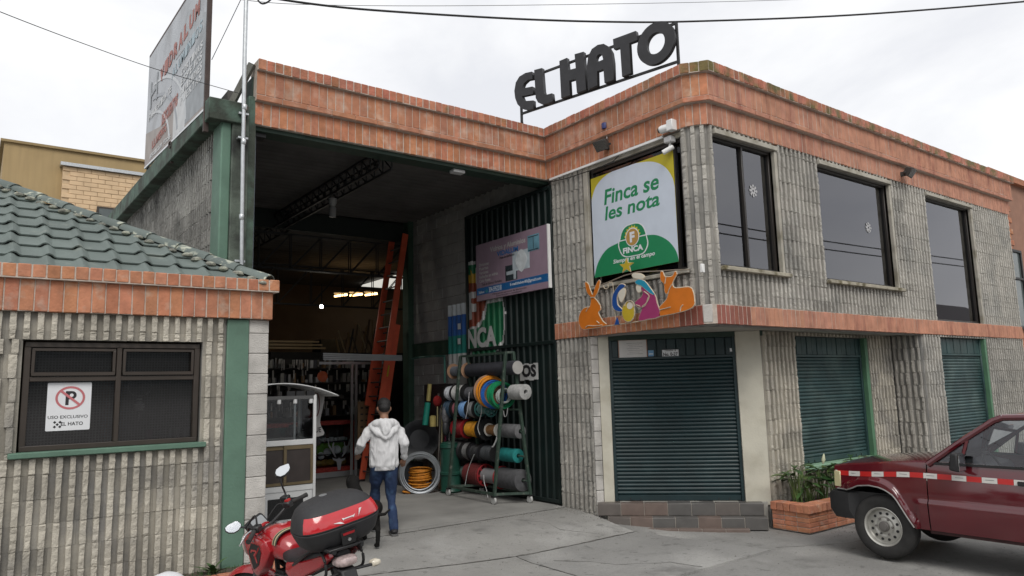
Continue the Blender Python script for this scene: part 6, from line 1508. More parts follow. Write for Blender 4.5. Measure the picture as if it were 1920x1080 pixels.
pts = [(-.82, 2.02), (-.825, 2.18), (-.79, 2.28), (-.62, 2.33), (0, 2.35), (.62, 2.33), (.79, 2.28), (.825, 2.18), (.82, 2.02)]
mb = MB(); cols = []
for (y, x) in pts:
    cols.append([mb.vert((x - (.06 if z < .52 else 0) - (.03 if z > .7 else 0), y * (.985 if z < .52 else 1), z)) for z in (.42, .52, .56, .70, .735)] + [mb.vert((x - .12, y * .88, .735)), mb.vert((x - .14, y * .88, .42))])
for a, b in zip(cols, cols[1:]): mb.join(a, b)
mb.f.append(cols[0]); mb.f.append(cols[-1][::-1]); mb.build('front_bumper', blackp_m, tk, smooth_=True, angle=35)
MB().box(1.2, 2.2, -.74, .74, .44, .75).build('engine_bay', black_m, tk)
MB().box(-2.4, 2.0, -.5, .5, .38, .52).build('chassis', black_m, tk)
MB().box(-.66, 1.02, -.74, .74, .40, .46).build('cab_floor', black_m, tk)
for s in (1, -1):
    for w in (WF, WR):
        mb = MB(); mb.grid(lambda a, b: (w + .50 * math.cos(PI * a), s * (.40 + .36 * b), .40 + .475 * math.sin(PI * a)), 16, 1); mb.build('wheel_arch_liner', black_m, tk, smooth_=True)
        mb = MB(); mb.tube([(x_, s * (side_y(x_, bot_z(x_)) + .003), bot_z(x_)) for x_ in [2.17 - .94 * k / 40 for k in range(41)]] if w == WF else [(w + .487 * math.cos(PI * k / 24), s * (side_y(w + .487 * math.cos(PI * k / 24), .40 + .455 * math.sin(PI * k / 24)) + .003), .402 + .455 * math.sin(PI * k / 24)) for k in range(25)], .009, 6); mb.build('arch_trim', M('dull_trim', (.30, .29, .28), .4, .4), tk, smooth_=True)
MB().box(-.7, 1.08, -.80, -.74, .37, .425).build('sill', M('grimy_sill', (.045, .015, .015), .7, var=.4, vs_=10), tk); MB().box(-.7, 1.08, .74, .80, .37, .425).build('sill', M('grimy_sill', (.045, .015, .015), .7, var=.4, vs_=10), tk)
# cab: pillars, roof, windows
Zr = 1.70
def cab_pt(x, z, s): t = (z - 1.15) / (Zr - 1.15); return Vector((x, s * (.795 - .115 * t - .02 * t * t), z))
A0, A1, B0, B1, Cc0, Cc1 = (1.02, 1.15), (.30, 1.665), (-.14, 1.15), (-.16, 1.675), (-.64, 1.15), (-.56, 1.665)
for s in (1, -1):
    MB().tube([cab_pt(1.04, 1.14, s), cab_pt(.66, 1.43, s), cab_pt(.36, 1.645, s), cab_pt(.27, 1.68, s)], [.036, .033, .034, .036], 8).build('windscreen_pillar', paint, tk, smooth_=True)
    MB().tube([cab_pt(.27, 1.68, s), cab_pt(-.15, 1.695, s), cab_pt(-.56, 1.675, s)], .036, 8).build('roof_rail', paint, tk, smooth_=True)
    MB().hexa([cab_pt(-.10, 1.14, s), cab_pt(-.18, 1.14, s), cab_pt(-.18, 1.14, s * .95), cab_pt(-.10, 1.14, s * .95), cab_pt(-.12, 1.69, s), cab_pt(-.19, 1.69, s), cab_pt(-.19, 1.69, s * .95), cab_pt(-.12, 1.69, s * .95)]).build('door_pillar', paint, tk)
    MB().hexa([cab_pt(-.50, 1.14, s), cab_pt(-.68, 1.14, s), cab_pt(-.68, 1.14, s * .9), cab_pt(-.50, 1.14, s * .9), cab_pt(-.48, 1.69, s), cab_pt(-.60, 1.69, s), cab_pt(-.60, 1.69, s * .9), cab_pt(-.48, 1.69, s * .9)]).build('rear_pillar', paint, tk)
    MB().bar(cab_pt(.70, 1.16, s), cab_pt(.62, 1.45, s), .022, .03).build('quarter_bar', paint, tk)
    MB().bar(cab_pt(1.0, 1.158, s), cab_pt(-.14, 1.165, s), .02, .025).build('window_seal', black_m, tk)
    gg = glass('truck_glass', (.86, .90, .90), .01, 0, 1.7)
    for q in ([(1.0, 1.165), (.70, 1.165), (.625, 1.44)], [(.69, 1.165), (-.12, 1.165), (-.13, 1.67), (.30, 1.665), (.615, 1.44)], [(-.17, 1.165), (-.52, 1.165), (-.5, 1.665), (-.18, 1.67)]): MB().poly([cab_pt(a, b, s * .985) for a, b in q]).build('side_window', gg, tk)
MB().poly([cab_pt(1.03, 1.17, 1) * 1, cab_pt(1.03, 1.17, -1), cab_pt(.30, 1.66, -1), cab_pt(.30, 1.66, 1)]).build('windscreen', glass('truck_glass', (.62, .68, .68), .01), tk)
MB().poly([cab_pt(-.63, 1.17, .92), cab_pt(-.63, 1.17, -.92), cab_pt(-.56, 1.64, -.92), cab_pt(-.56, 1.64, .92)]).build('rear_window', glass('truck_glass', (.62, .68, .68), .01), tk)
MB().grid(lambda a, b: (.30 - .90 * a, (b * 2 - 1) * .675, 1.70 + .045 * (1 - abs(b * 2 - 1) ** 2.5) - .03 * (abs(a * 2 - 1) ** 3)), 12, 14).build('roof', paint, tk, smooth_=True)
MB().box(-.68, -.64, -.75, .75, .45, 1.17).build('cab_back', paint, tk)
mb = MB().torus((.52, .36, 1.10), (-.9, 0, .42), .185, .014, 28, 8); mb.bar((.52, .36 - .18, 1.10), (.52, .36 + .18, 1.10), .03, .02); mb.build('steering_wheel', black_m, tk, smooth_=True)
MB().hexa([(.62, -.7, .9), (1.0, -.7, .9), (1.0, .7, .9), (.62, .7, .9), (.72, -.7, 1.10), (1.02, -.7, 1.15), (1.02, .7, 1.15), (.72, .7, 1.10)]).build('dashboard', M('grey_dash', (.10, .10, .11), .7), tk, bevel=.02)
for s in (1, -1):
    o = MB().box(-.28, .22, s * .36 - .26, s * .36 + .26, .62, .80).build('seat', M('seat_cloth', (.24, .25, .27), .9), tk, bevel=.05, seg=2); MB().hexa([(-.42, s * .36 - .25, .75), (-.25, s * .36 - .25, .75), (-.25, s * .36 + .25, .75), (-.42, s * .36 + .25, .75), (-.54, s * .36 - .22, 1.42), (-.42, s * .36 - .22, 1.42), (-.42, s * .36 + .22, 1.42), (-.54, s * .36 + .22, 1.42)]).build('backrest', M('seat_cloth', (.24, .25, .27), .9), o, bevel=.04, seg=2)
    MB().tube([(.66, s * .80, 1.12), (.66, s * .90, 1.135)], .02, 8).build('mirror_arm', black_m, tk)
    o = MB().hexa([(.62, s * .85, 1.10), (.72, s * .85, 1.12), (.72, s * 1.04, 1.12), (.62, s * 1.04, 1.10), (.62, s * .85, 1.30), (.70, s * .86, 1.30), (.70, s * 1.03, 1.30), (.62, s * 1.04, 1.30)]).build('door_mirror', blackp_m, tk, bevel=.018, seg=2); MB().box(.611, .617, s * .945 - .08, s * .945 + .08, 1.115, 1.285).build('mirror_glass', M('mirror_silver', (.7, .72, .74), .04, 1.0, var=0), o)
    MB().box(-.06, .14, s * .84 - .02, s * .84 + .012, .985, 1.03).build('door_handle', blackp_m, tk, bevel=.006)
for s in (1, -1):
    x = 2.19; k = 0
    while x > .02:
        L = .03 if k == 0 else .150; x1 = x - L
        if x > 1.06 > x1: pass
        zc_ = 1.005 - .02 * (x - 0) * .0; m = M('tape_white', (.58, .56, .53), .35, var=.05) if k % 2 == 0 else M('tape_red', (.46, .015, .013), .35, var=.05)
        mb = MB(); R_ = []
        for q in range(4):
            xx = x + (x1 - x) * q / 3; zb = .985 - .05 * smooth((xx - 1.1) / 1.0); R_.append([mb.vert((xx, s * (side_y(xx, z) + .004), z)) for z in (zb, zb + .03, zb + .058)])
        for q in range(3):
            for w in range(2): mb.f.append([R_[q][w], R_[q + 1][w], R_[q + 1][w + 1], R_[q][w + 1]])
        mb.build('reflective_tape', m, tk, smooth_=True)
        if k % 2 == 0 and k: xx = (x + x1) / 2; zb = .985 - .05 * smooth((xx - 1.1) / 1.0); MB().box(xx - .045, xx + .04, s * (side_y(xx, zb + .03) + .0045) - .001, s * (side_y(xx, zb + .03) + .0045) + .001, zb + .03, zb + .036).build('tape_print', M('grey_ink', (.25, .24, .24), .6), tk)
        x = x1 - .002; k += 1
# bed
MB().box(-2.46, -.74, -.72, .72, .55, .60).build('bed_floor', M('worn_bed', (.06, .02, .02), .6), tk); MB().box(-2.52, -2.46, -.76, .76, .56, 1.13).build('tailgate', paint, tk, bevel=.01); MB().box(-.76, -.72, -.76, .76, .5, 1.14).build('bed_front', paint, tk); MB().box(-2.68, -2.56, -.78, .78, .46, .60).build('rear_bumper', M('dark_chrome', (.2, .2, .2), .3, .6), tk, bevel=.02)
for s in (1, -1): MB().box(-2.54, -2.50, s * .70 - .07, s * .70 + .07, .72, 1.0).build('tail_light', M('red_lens', (.35, .01, .01), .2), tk)
# wheels
rim_m = M('alloy_rim', (.50, .49, .45), .38, .55, var=.15, vs_=12); hub_m = M('hub_grey', (.16, .15, .14), .5, .3)
def wheel(x, s):
    ax = Vector((0, s, 0)); c = Vector((x, s * .60, WRAD))
    t = MB().lathe(c, ax, [(.20, -.005), (.225, -.01), (.315, .0), (.352, .022), (.366, .05), (.37, .07), (.37, .095), (.362, .097), (.362, .103), (.37, .105), (.37, .125), (.362, .127), (.362, .133), (.37, .135), (.37, .16), (.366, .18), (.352, .205), (.315, .222), (.235, .215), (.215, .20), (.2, .18)], 48, False).build('tyre', rubber_m, tk, smooth_=True, angle=60)
    r = MB().lathe(c, ax, [(.212, .02), (.214, .19), (.222, .207), (.228, .212), (.222, .216), (.208, .206), (.198, .17), (.186, .155), (.155, .160), (.120, .172), (.095, .165), (.085, .170), (.05, .172), (.02, .172)], 48).build('rim', rim_m, tk, smooth_=True, angle=25)
    for k in range(12): a = 2 * PI * (k + .5) / 12; MB().lathe(c + ax * .153 + Vector((math.cos(a), 0, math.sin(a))) * .153, ax, [(.004, .008), (.017, .008), (.017, .014), (.004, .014)], 10).build('rim_hole', black_m, r)
    MB().lathe(c + ax * .165, ax, [(.062, 0), (.06, .03), (.05, .036), (.046, .052), (.02, .055)], 20).build('hub_cap', hub_m, r, smooth_=True, angle=30)
    for k in range(6): a = 2 * PI * k / 6; MB().lathe(c + ax * .165 + Vector((math.cos(a), 0, math.sin(a))) * .098, ax, [(.013, 0), (.013, .02), (.008, .024)], 6).build('wheel_nut', hub_m, r)
for x in (WF, WR):
    for s in (1, -1): wheel(x, s)
    MB().tube([(x, -.6, WRAD), (x, .6, WRAD)], .05, 10).build('axle', black_m, tk)
# wiper
MB().tube([(1.0, .45, 1.185), (.80, .2, 1.345)], .008, 5).build('wiper', black_m, tk); MB().tube([(1.02, .1, 1.19), (.84, -.25, 1.325)], .008, 5).build('wiper', black_m, tk)
move(tk, (8.90 + HW - .03, 4.60 - WF, -.195), PI / 2)
# ------------------------------------------------------------------ motorcycle (local: x forward, y left, z up, leaning on its side stand)
BM = Matrix.Translation((2.09, 5.536, .005)) @ Matrix.Rotation(rad(96.3), 4, 'Z') @ Matrix.Rotation(rad(-5.6), 4, 'X') @ Matrix.Scale(.936, 4)
BI = BM.inverted()
mc = thing('motorcycle', 'red motorcycle with big black and red top box parked in the foreground', 'motorcycle')
mred = M('motorcycle_red', (.36, .012, .018), .25, var=.08, coat=.8, spec=.6); mblk = M('satin_black', (.014, .014, .015), .45, var=.2, vs_=10); mgry = M('engine_grey', (.10, .10, .105), .45, .5, var=.2); boxm = M('box_plastic', (.020, .020, .022), .6, var=.12, vs_=20, bump=.12, bs=260)
def sring(mb, c, b, h, e=2.5, n=28, ax='x'):
    o = []
    for k in range(n):
        t = 2 * PI * k / n; a_, s_ = math.cos(t), math.sin(t); q = abs(a_) ** (2 / e) * (1 if a_ > 0 else -1) * b; r = abs(s_) ** (2 / e) * (1 if s_ > 0 else -1) * h
        o.append(mb.vert((c[0], c[1] + q, c[2] + r) if ax == 'x' else (c[0] + r, c[1] + q, c[2])))
    return o
def loft(secs, n=28, ax='x', cap=True):
    mb = MB(); prev = None
    for s in secs:
        q = sring(mb, s[0], s[1], s[2], s[3] if len(s) > 3 else 2.5, n, ax)
        if prev: mb.join(prev, q)
        else: first = q
        prev = q
    if cap: mb.f.append(first[::-1]); mb.f.append(prev)
    return mb
# wheels
def bike_wheel(x, r, w, steer=None):
    c = Vector((x, 0, r)); out = []
    a = MB().lathe(c - Vector((0, w / 2, 0)), (0, 1, 0), [(r - .085, .015), (r - .05, .0), (r - .015, w * .18), (r, w * .42), (r, w * .58), (r - .015, w * .82), (r - .05, w), (r - .085, w - .015)], 44, False); b = MB().lathe(c - Vector((0, w / 2, 0)), (0, 1, 0), [(r - .085, .012), (r - .10, .03), (r - .10, w - .03), (r - .085, w - .012)], 44, False)
    sp = []
    for k in range(6):
        t = 2 * PI * k / 6 + .2; m_ = MB().bar(c + Vector((math.cos(t), 0, math.sin(t))) * .03, c + Vector((math.cos(t + .12), 0, math.sin(t + .12))) * (r - .095), .03, .045, (0, 1, 0)); sp.append(m_)
    d = MB().lathe(c + Vector((0, w / 2 + .012, 0)), (0, 1, 0), [(.06, 0), (.12, 0), (.12, .005), (.06, .005)], 32)
    h = MB().lathe(c - Vector((0, .07, 0)), (0, 1, 0), [(.02, 0), (.045, .005), (.045, .135), (.02, .14)], 18)
    if steer:
        for q in [a, b, d, h] + sp: q.v = [tuple(steer(v)) for v in q.v]
    t_ = a.build('tyre', rubber_m, mc, smooth_=True); rr = b.build('rim', mblk, mc, smooth_=True)
    for m_ in sp: m_.build('spoke', mblk, rr, bevel=.004)
    d.build('brake_disc', steel_m, mc); h.build('hub', mgry, mc, smooth_=True)
HP = Vector((.36, 0, .88)); SAX = Vector((-.42, 0, .907)).normalized()
SM = Matrix.Translation(HP) @ Matrix.Rotation(rad(31), 4, SAX) @ Matrix.Translation(-HP)
st = lambda v: SM @ Vector(v)
def bst(mb, *a, **k):
    mb.v = [tuple(st(v)) for v in mb.v]; return mb.build(*a, **k)
bike_wheel(-.68, .305, .13); bike_wheel(.70, .305, .10, st)
# frame, engine, exhaust, swing arm
MB().tube([(.33, 0, .86), (.25, 0, .70), (.05, 0, .66), (-.3, 0, .70), (-.72, 0, .86)], .022, 8).build('frame', mblk, mc, smooth_=True)
MB().tube([(.33, 0, .80), (.30, .0, .45), (.1, 0, .30), (-.2, 0, .32), (-.28, 0, .62)], .022, 8).build('cradle', mblk, mc, smooth_=True)
loft([((.20, 0, .40), .06, .06), ((.14, 0, .42), .13, .13, 3.5), ((-.02, 0, .40), .16, .13, 3.5), ((-.16, 0, .40), .15, .12, 3), ((-.24, 0, .40), .08, .08)]).build('crankcase', mgry, mc, smooth_=True)
for k in range(7): MB().box(.04, .20, -.085, .085, .50 + k * .022, .512 + k * .022).build('cooling_fin', mgry, mc)
MB().box(.06, .18, -.07, .07, .50, .67).build('cylinder', mblk, mc)
for s in (1, -1): MB().bar((-.22, s * .10, .36), (-.70, s * .10, .31), .03, .05).build('swing_arm', mblk, mc, bevel=.005); MB().tube([(-.40, s * .12, .72), (-.60, s * .13, .40)], .026, 10).build('shock', mred if False else mblk, mc, smooth_=True); MB().bar((-.12, s * .16, .32), (-.12, s * .27, .33), .03).build('foot_peg', mblk, mc)
MB().tube(catmull([Vector(q) for q in ((.16, -.03, .48), (.26, -.06, .38), (.15, -.12, .26), (-.2, -.14, .26), (-.42, -.16, .32), (-.85, -.19, .42))], 5, False), [.02] * 15 + [.03] * 4 + [.045] * 6 + [.04], 12).build('exhaust', mblk, mc, smooth_=True)
MB().tube([(-.05, .15, .30), (-.02, .36, .02)], .013, 8).build('side_stand', mblk, mc)
# fork and front mudguard, steered
for s in (1, -1): bst(MB().tube([(.70, s * .10, .305), (.36, s * .10, .97)], [.028, .024], 12), 'fork_leg', mgry, mc, smooth_=True)
for z, x in ((.80, .435), (.95, .365)): bst(MB().box(x - .04, x + .05, -.14, .14, z - .015, z + .015), 'fork_yoke', mblk, mc, bevel=.006)
mb = MB(); mb.grid(lambda a, b: (.70 + .345 * math.cos(rad(20) + rad(130) * a), (b * 2 - 1) * .07, .305 + .345 * math.sin(rad(20) + rad(130) * a) - .03 * abs(b * 2 - 1) ** 2), 18, 6); bst(mb, 'front_mudguard', mred, mc, smooth_=True)
# headlamp cowl, instruments
bst(loft([((.60, 0, .86), .05, .06), ((.56, 0, .87), .11, .11, 3), ((.48, 0, .89), .13, .13, 3), ((.42, 0, .92), .10, .08, 3)]), 'headlamp_cowl', mred, mc, smooth_=True)
bst(loft([((.625, 0, .86), .03, .04), ((.615, 0, .86), .085, .085, 3), ((.59, 0, .86), .10, .10, 3)]), 'headlamp', M('lamp_lens', (.62, .62, .60), .12, spec=.8), mc, smooth_=True)
mb = MB(); fi_ = F((.46, 0, 1.02), (0, -1, 0), (.55, 0, .83)); mb.prism(rrect(-.10, -.06, .10, .07, .03), fi_, -.06, .0); bst(mb, 'instrument_pod', mblk, mc, bevel=.006)
mb = MB(); mb.prism(rrect(-.075, -.04, .075, .05, .02), fi_, .001, .006); bst(mb, 'instrument_display', M('lcd_grey', (.30, .32, .33), .15), mc)
mb = MB().lathe((.37, 0, .985), (-.25, 0, 1), [(.03, 0), (.028, .012), (.015, .016)], 14); bst(mb, 'ignition_lock', steel_m, mc)
bst(MB().tube(catmull([Vector(q) for q in ((.25, .40, 1.06), (.30, .26, 1.07), (.35, .13, 1.02), (.36, 0, 1.0), (.35, -.13, 1.02), (.30, -.26, 1.07), (.25, -.40, 1.06))], 6, False), .012, 10), 'handlebar', mblk, mc, smooth_=True)
for s in (1, -1):
    g = bst(MB().tube([(.245, s * .41, 1.06), (.255, s * .38, 1.061), (.30, s * .26, 1.07)], [.021, .018, .018], 12), 'grip', rubber_m, mc, smooth_=True)
    bst(MB().box(.27, .34, s * .215 - .035, s * .215 + .035, 1.045, 1.10), 'switch_pod', mblk, mc, bevel=.01)
    bst(MB().tube(catmull([Vector(q) for q in ((.335, s * .20, 1.065), (.36, s * .28, 1.06), (.325, s * .40, 1.045), (.315, s * .43, 1.045))], 5, False), .007, 8), 'lever', alu_m, mc, smooth_=True)
bst(MB().box(.28, .315, -.235, -.195, 1.10, 1.115), 'kill_switch', M('switch_red', (.45, .02, .02), .4), mc)
for k, (a, b) in enumerate((((.30, .2, 1.05), (.44, .05, .82)), ((.30, -.2, 1.05), (.44, -.06, .80)), ((.33, .17, 1.04), (.30, .06, .72)))):
    a, b = Vector(a), Vector(b); bst(MB().tube(catmull([a, a + Vector((.10, 0, .03)), b + Vector((.07, .02 * (-1) ** k, .12)), b], 6, False), .006, 6), 'control_cable', mblk, mc, smooth_=True)
bst(MB().box(.32, .40, -.30, -.24, 1.08, 1.125), 'brake_reservoir', mblk, mc, bevel=.008)
# mirrors: the right one turned up to the sky, the left one folded out low
def mirror(base, px, D, up, w, h, tilt):
    c = BI @ pD(px[0], px[1], D); base = st(base); wd = (pD(px[0], px[1], D) - EYE).normalized(); n = (-wd + ZUP * up).normalized(); n = (BI.to_3x3() @ n).normalized(); u = Vector((BI.to_3x3() @ (CAM_R @ Vector((math.cos(tilt), math.sin(tilt), 0))))); u = (u - n * u.dot(n)).normalized(); v = n.cross(u)
    fr = F(c, u, v); sh = [(-w, -h * .2), (-w * .85, -h * .7), (-w * .45, -h), (w * .2, -h), (w * .7, -h * .6), (w, h * .1), (w * .92, h * .55), (w * .5, h * 1.0), (w * .3, h * 1.05), (-w * .7, h * .35)]
    o = MB().prism(sh, fr, -.028, -.002).build('mirror_shell', mblk, mc, bevel=.005); MB().prism([(a * .91, b * .91) for a, b in sh], fr, -.001, .0015).build('mirror_glass', M('mirror_silver', (.7, .72, .74), .04, 1.0, var=0), o)
    bot = fr.p(0, -h * .9, -.015) if up > .3 else fr.p(w * .9, 0, -.015)
    MB().tube(catmull([base, base + Vector((.03, 0, .07)), bot + (base - bot) * .35, bot], 6, False), .008, 8).build('mirror_stem', mblk, mc, smooth_=True)
    return fr
mirror((.30, -.21, 1.10), (530, 881), 5.85, .95, .056, .080, -.25)
mirror((.30, .21, 1.10), (437, 988), 5.55, .24, .066, .048, .12)
# tank with black knee panels, seat, tail
tank = loft([((.36, 0, .86), .05, .05), ((.34, 0, .875), .12, .085, 2.6), ((.26, 0, .895), .165, .12, 2.7), ((.14, 0, .90), .175, .135, 2.7), ((.02, 0, .88), .155, .12, 2.5), ((-.08, 0, .845), .11, .085, 2.4), ((-.12, 0, .82), .06, .05)], 36).build('fuel_tank', mred, mc, smooth_=True)
MB().lathe((.17, 0, 1.028), (.05, 0, 1), [(.045, 0), (.045, .01), (.03, .014), (.01, .014)], 20).build('fuel_cap', steel_m, tank, smooth_=True)
def tank_y(x, z):                       # half width of the tank at a point
    S = [(.34, .875, .12, .085), (.26, .895, .165, .12), (.14, .90, .175, .135), (.02, .88, .155, .12), (-.08, .845, .11, .085)]
    for (x0, c0, b0, h0), (x1, c1, b1, h1) in zip(S, S[1:]):
        if x1 <= x <= x0:
            t = (x - x0) / (x1 - x0); c, b, h = c0 + (c1 - c0) * t, b0 + (b1 - b0) * t, h0 + (h1 - h0) * t; q = min(.98, abs(z - c) / h); return b * (1 - q ** 2.6) ** (1 / 2.6)
    return .1
for s in (1, -1):
    # shroud wings and knee panel
    mb = MB(); out = [(.40, .84), (.36, .92), (.24, .955), (.06, .94), (.03, .86), (.10, .74), (.24, .64), (.32, .66)]
    ctr = (.22, .82)
    A = [mb.vert((x, s * (.205 if .05 < x < .38 else .18), z)) for x, z in out]; B = [mb.vert((ctr[0] + (x - ctr[0]) * .8, s * .225, ctr[1] + (z - ctr[1]) * .8)) for x, z in out]; Cc = [mb.vert((x, s * .13, z)) for x, z in out]
    for k in range(8): mb.f.append([A[k], A[(k + 1) % 8], B[(k + 1) % 8], B[k]]); mb.f.append([Cc[k], Cc[(k + 1) % 8], A[(k + 1) % 8], A[k]])
    mb.f.append(B); sh = mb.build('tank_shroud', mred, mc, bevel=.008, seg=2)
    fsd = F((0, s * .226, 0), (-s, 0, 0)); sx = -s
    flat('knee_panel', [[(sx * x, z) for x, z in ((.33, .83), (.27, .905), (.12, .905), (.095, .85), (.15, .75), (.25, .70))]], .004, mblk, fsd, sh)
    lg = [[(.285, .83), (.275, .855), (.185, .865), (.17, .84), (.19, .815), (.165, .765), (.185, .762), (.21, .81), (.235, .812), (.215, .835), (.195, .84), (.20, .85), (.265, .843), (.27, .83)]]
    flat('logo', [[(sx * x, z) for x, z in lg[0]]], .002, M('logo_red', (.42, .05, .05), .4), fsd, sh, .004)
    flat('panel_line', [[(sx * x, z) for x, z in ((.13, .895), (.12, .885), (.215, .79), (.225, .795))]], .002, mred, fsd, sh, .004)
    text('Apache' if False else 'RTR', M('logo_grey', (.25, .22, .22), .4), F((0, s * .2265, 0), (-s, 0, 0)), -.30 if s > 0 else .20, .918, .09, .02, sh, .001, .001, .0, .3)
    # tail panel and side cover
    mb = MB(); out = [(-.14, .72), (-.16, .80), (-.45, .86), (-.80, .955), (-.84, .93), (-.70, .84), (-.42, .72), (-.25, .66)]
    A = [mb.vert((x, s * (.14 - .04 * smooth((-x - .3) / .5)), z)) for x, z in out]; B = [mb.vert((-.45 + (x + .45) * .86, s * (.165 - .04 * smooth((-x - .3) / .5)), .80 + (z - .80) * .8)) for x, z in out]
    for k in range(8): mb.f.append([A[k], A[(k + 1) % 8], B[(k + 1) % 8], B[k]])
    mb.f.append(B); mb.build('tail_panel', mred, mc, bevel=.006)
loft([((.0, 0, .84), .06, .03), ((-.06, 0, .825), .12, .05, 3), ((-.2, 0, .815), .145, .055, 3), ((-.36, 0, .83), .15, .055, 3), ((-.5, 0, .875), .14, .055, 3), ((-.72, 0, .915), .11, .045, 3), ((-.8, 0, .925), .05, .02)], 28).build('seat', M('seat_vinyl', (.018, .018, .02), .6, bump=.15, bs=150), mc, smooth_=True)
# plaid strap across the tank
strm = M('strap_black', (.03, .03, .028), .8); stry = M('strap_yellow', (.34, .30, .17), .8)
for j, (x0, m_, w_, up_) in enumerate(((-.005, strm, .055, .006), (-.012, stry, .010, .0085), (.02, stry, .010, .0085))):
    mb = MB(); S_ = []
    for k in range(25):
        t = rad(8 + 164 * k / 24); c_, b_, h_ = .878, .152 + up_, .118 + up_; a_, s_ = math.cos(t), math.sin(t); q = (abs(a_) ** (2 / 2.5) * (1 if a_ > 0 else -1) * b_, c_ + abs(s_) ** (2 / 2.5) * h_)
        S_.append((mb.vert((x0 - w_ / 2 + .012 * 0, q[0], q[1] + .003)), mb.vert((x0 + w_ / 2, q[0] * 1.03, q[1] + .008))))
    for a, b in zip(S_, S_[1:]): mb.f.append([a[0], b[0], b[1], a[1]])
    mb.build('tank_strap', m_, mc, smooth_=True)
# rack, tail lamp, plate holder, indicators
for s in (1, -1): MB().tube(catmull([Vector(q) for q in ((-.30, s * .15, .80), (-.5, s * .16, .90), (-.62, s * .13, .955), (-.88, s * .11, .965))], 5, False), .014, 8).build('rack_tube', mblk, mc, smooth_=True); MB().tube(catmull([Vector(q) for q in ((-.70, s * .13, .955), (-.80, s * .15, .90), (-.79, s * .15, .80), (-.62, s * .14, .74))], 5, False), .011, 8).build('grab_rail', mblk, mc, smooth_=True)
MB().box(-.86, -.42, -.14, .14, .965, .985).build('rack_plate', mblk, mc, bevel=.005)
loft([((-.78, 0, .875), .085, .035, 3), ((-.83, 0, .875), .085, .038, 3), ((-.865, 0, .872), .07, .028, 3), ((-.875, 0, .87), .04, .012)], 24).build('tail_lamp', M('clear_red_lens', (.42, .33, .32), .15, var=.4, vs_=40, spec=.8), mc, smooth_=True)
MB().hexa([(-.74, -.07, .84), (-.86, -.06, .82), (-.86, .06, .82), (-.74, .07, .84), (-.80, -.05, .60), (-.98, -.05, .58), (-.98, .05, .58), (-.80, .05, .60)]).build('rear_mudguard', mblk, mc, bevel=.01)
MB().box(-.99, -.982, -.12, .12, .56, .72).build('number_plate', M('plate_yellow', (.52, .42, .05), .5), mc)
for s in (1, -1):
    MB().tube([(-.82, s * .05, .80), (-.84, s * .20, .795)], .011, 8).build('indicator_stem', mblk, mc)
    loft([((-.80, s * .235, .797), .02, .015), ((-.81, s * .235, .797), .042, .026, 2.5), ((-.845, s * .235, .797), .04, .024, 2.5), ((-.86, s * .235, .797), .015, .01)], 18).build('indicator', M('clear_lens', (.60, .55, .45), .12, spec=.8), mc, smooth_=True)
# top box
BX = -.60
def bring(mb, z, a, b, e=3.4, n=56, dx=0.0, t0=0, t1=2 * PI, full=True):
    o = []
    for k in range(n if full else n + 1):
        t = t0 + (t1 - t0) * k / n; c_, s_ = math.cos(t), math.sin(t); x = abs(c_) ** (2 / e) * (1 if c_ > 0 else -1) * a; y = abs(s_) ** (2 / e) * (1 if s_ > 0 else -1) * b * (1 - .12 * max(0, x / a)); o.append(mb.vert((BX + dx + x, y, z)))
    return o
def shell(rows, **k):
    mb = MB(); prev = None
    for r in rows:
        q = bring(mb, 1.0 + (r[0] - .99) * 1.12, r[1] * KS, r[2] * KS, dx=r[3] if len(r) > 3 else 0, **k)
        if prev: mb.join(prev, q, k.get('full', True))
        else: first = q
        prev = q
    return mb, first, prev
KS = 1.08
rows_b = [(.99, .15, .21), (.995, .165, .225), (1.03, .19, .262), (1.075, .203, .282), (1.105, .21, .292), (1.112, .213, .295), (1.118, .213, .295), (1.122, .208, .29)]
mb, f0, f1 = shell(rows_b); mb.f.append(f0[::-1]); mb.f.append(f1); bx = mb.build('top_box', boxm, mc, smooth_=True, angle=35)
rows_l = [(1.124, .207, .289), (1.128, .211, .293), (1.14, .209, .291, .0), (1.19, .196, .276, .006), (1.235, .172, .248, .012), (1.265, .138, .205, .016), (1.283, .09, .14, .018), (1.288, .03, .05, .018)]
mb, f0, f1 = shell(rows_l); mb.f.append(f0[::-1]); mb.f.append(f1); lid = mb.build('lid', boxm, bx, smooth_=True, angle=35)
rows_r = [(1.136, .2135, .2955), (1.15, .212, .294, .0), (1.19, .2005, .2805, .006), (1.222, .184, .262, .010)]
mb, f0, f1 = shell(rows_r, t0=rad(118), t1=rad(242), full=False, n=40); mb.build('red_reflector', M('reflector_red', (.50, .015, .022), .16, var=.12, vs_=9, coat=.6, spec=.7), lid, smooth_=True)
fb_ = F((BX - .2305, 0, 1.163), (0, -1, 0), (.32, 0, 1)); mw_ = M('decal_white', (.68, .66, .66), .35)
for l in ([(-.10, .03), (-.045, .025), (-.02, .005), (-.05, .012)], [(.10, .03), (.135, .075), (.115, .075), (.095, .02)], [(-.03, .045), (-.022, .028), (-.012, .034), (.05, .034), (.06, .028), (.075, .048), (.062, .042), (.055, .041), (-.015, .041), (-.02, .045)]): flat('decal', [l], .0015, mw_, fb_, lid, .007)
MB().lathe((BX + .06, .03, 1.331), (.03, 0, 1), [(.03, 0), (.03, .005), (.02, .006), (.005, .006)], 20).build('badge', steel_m, lid)
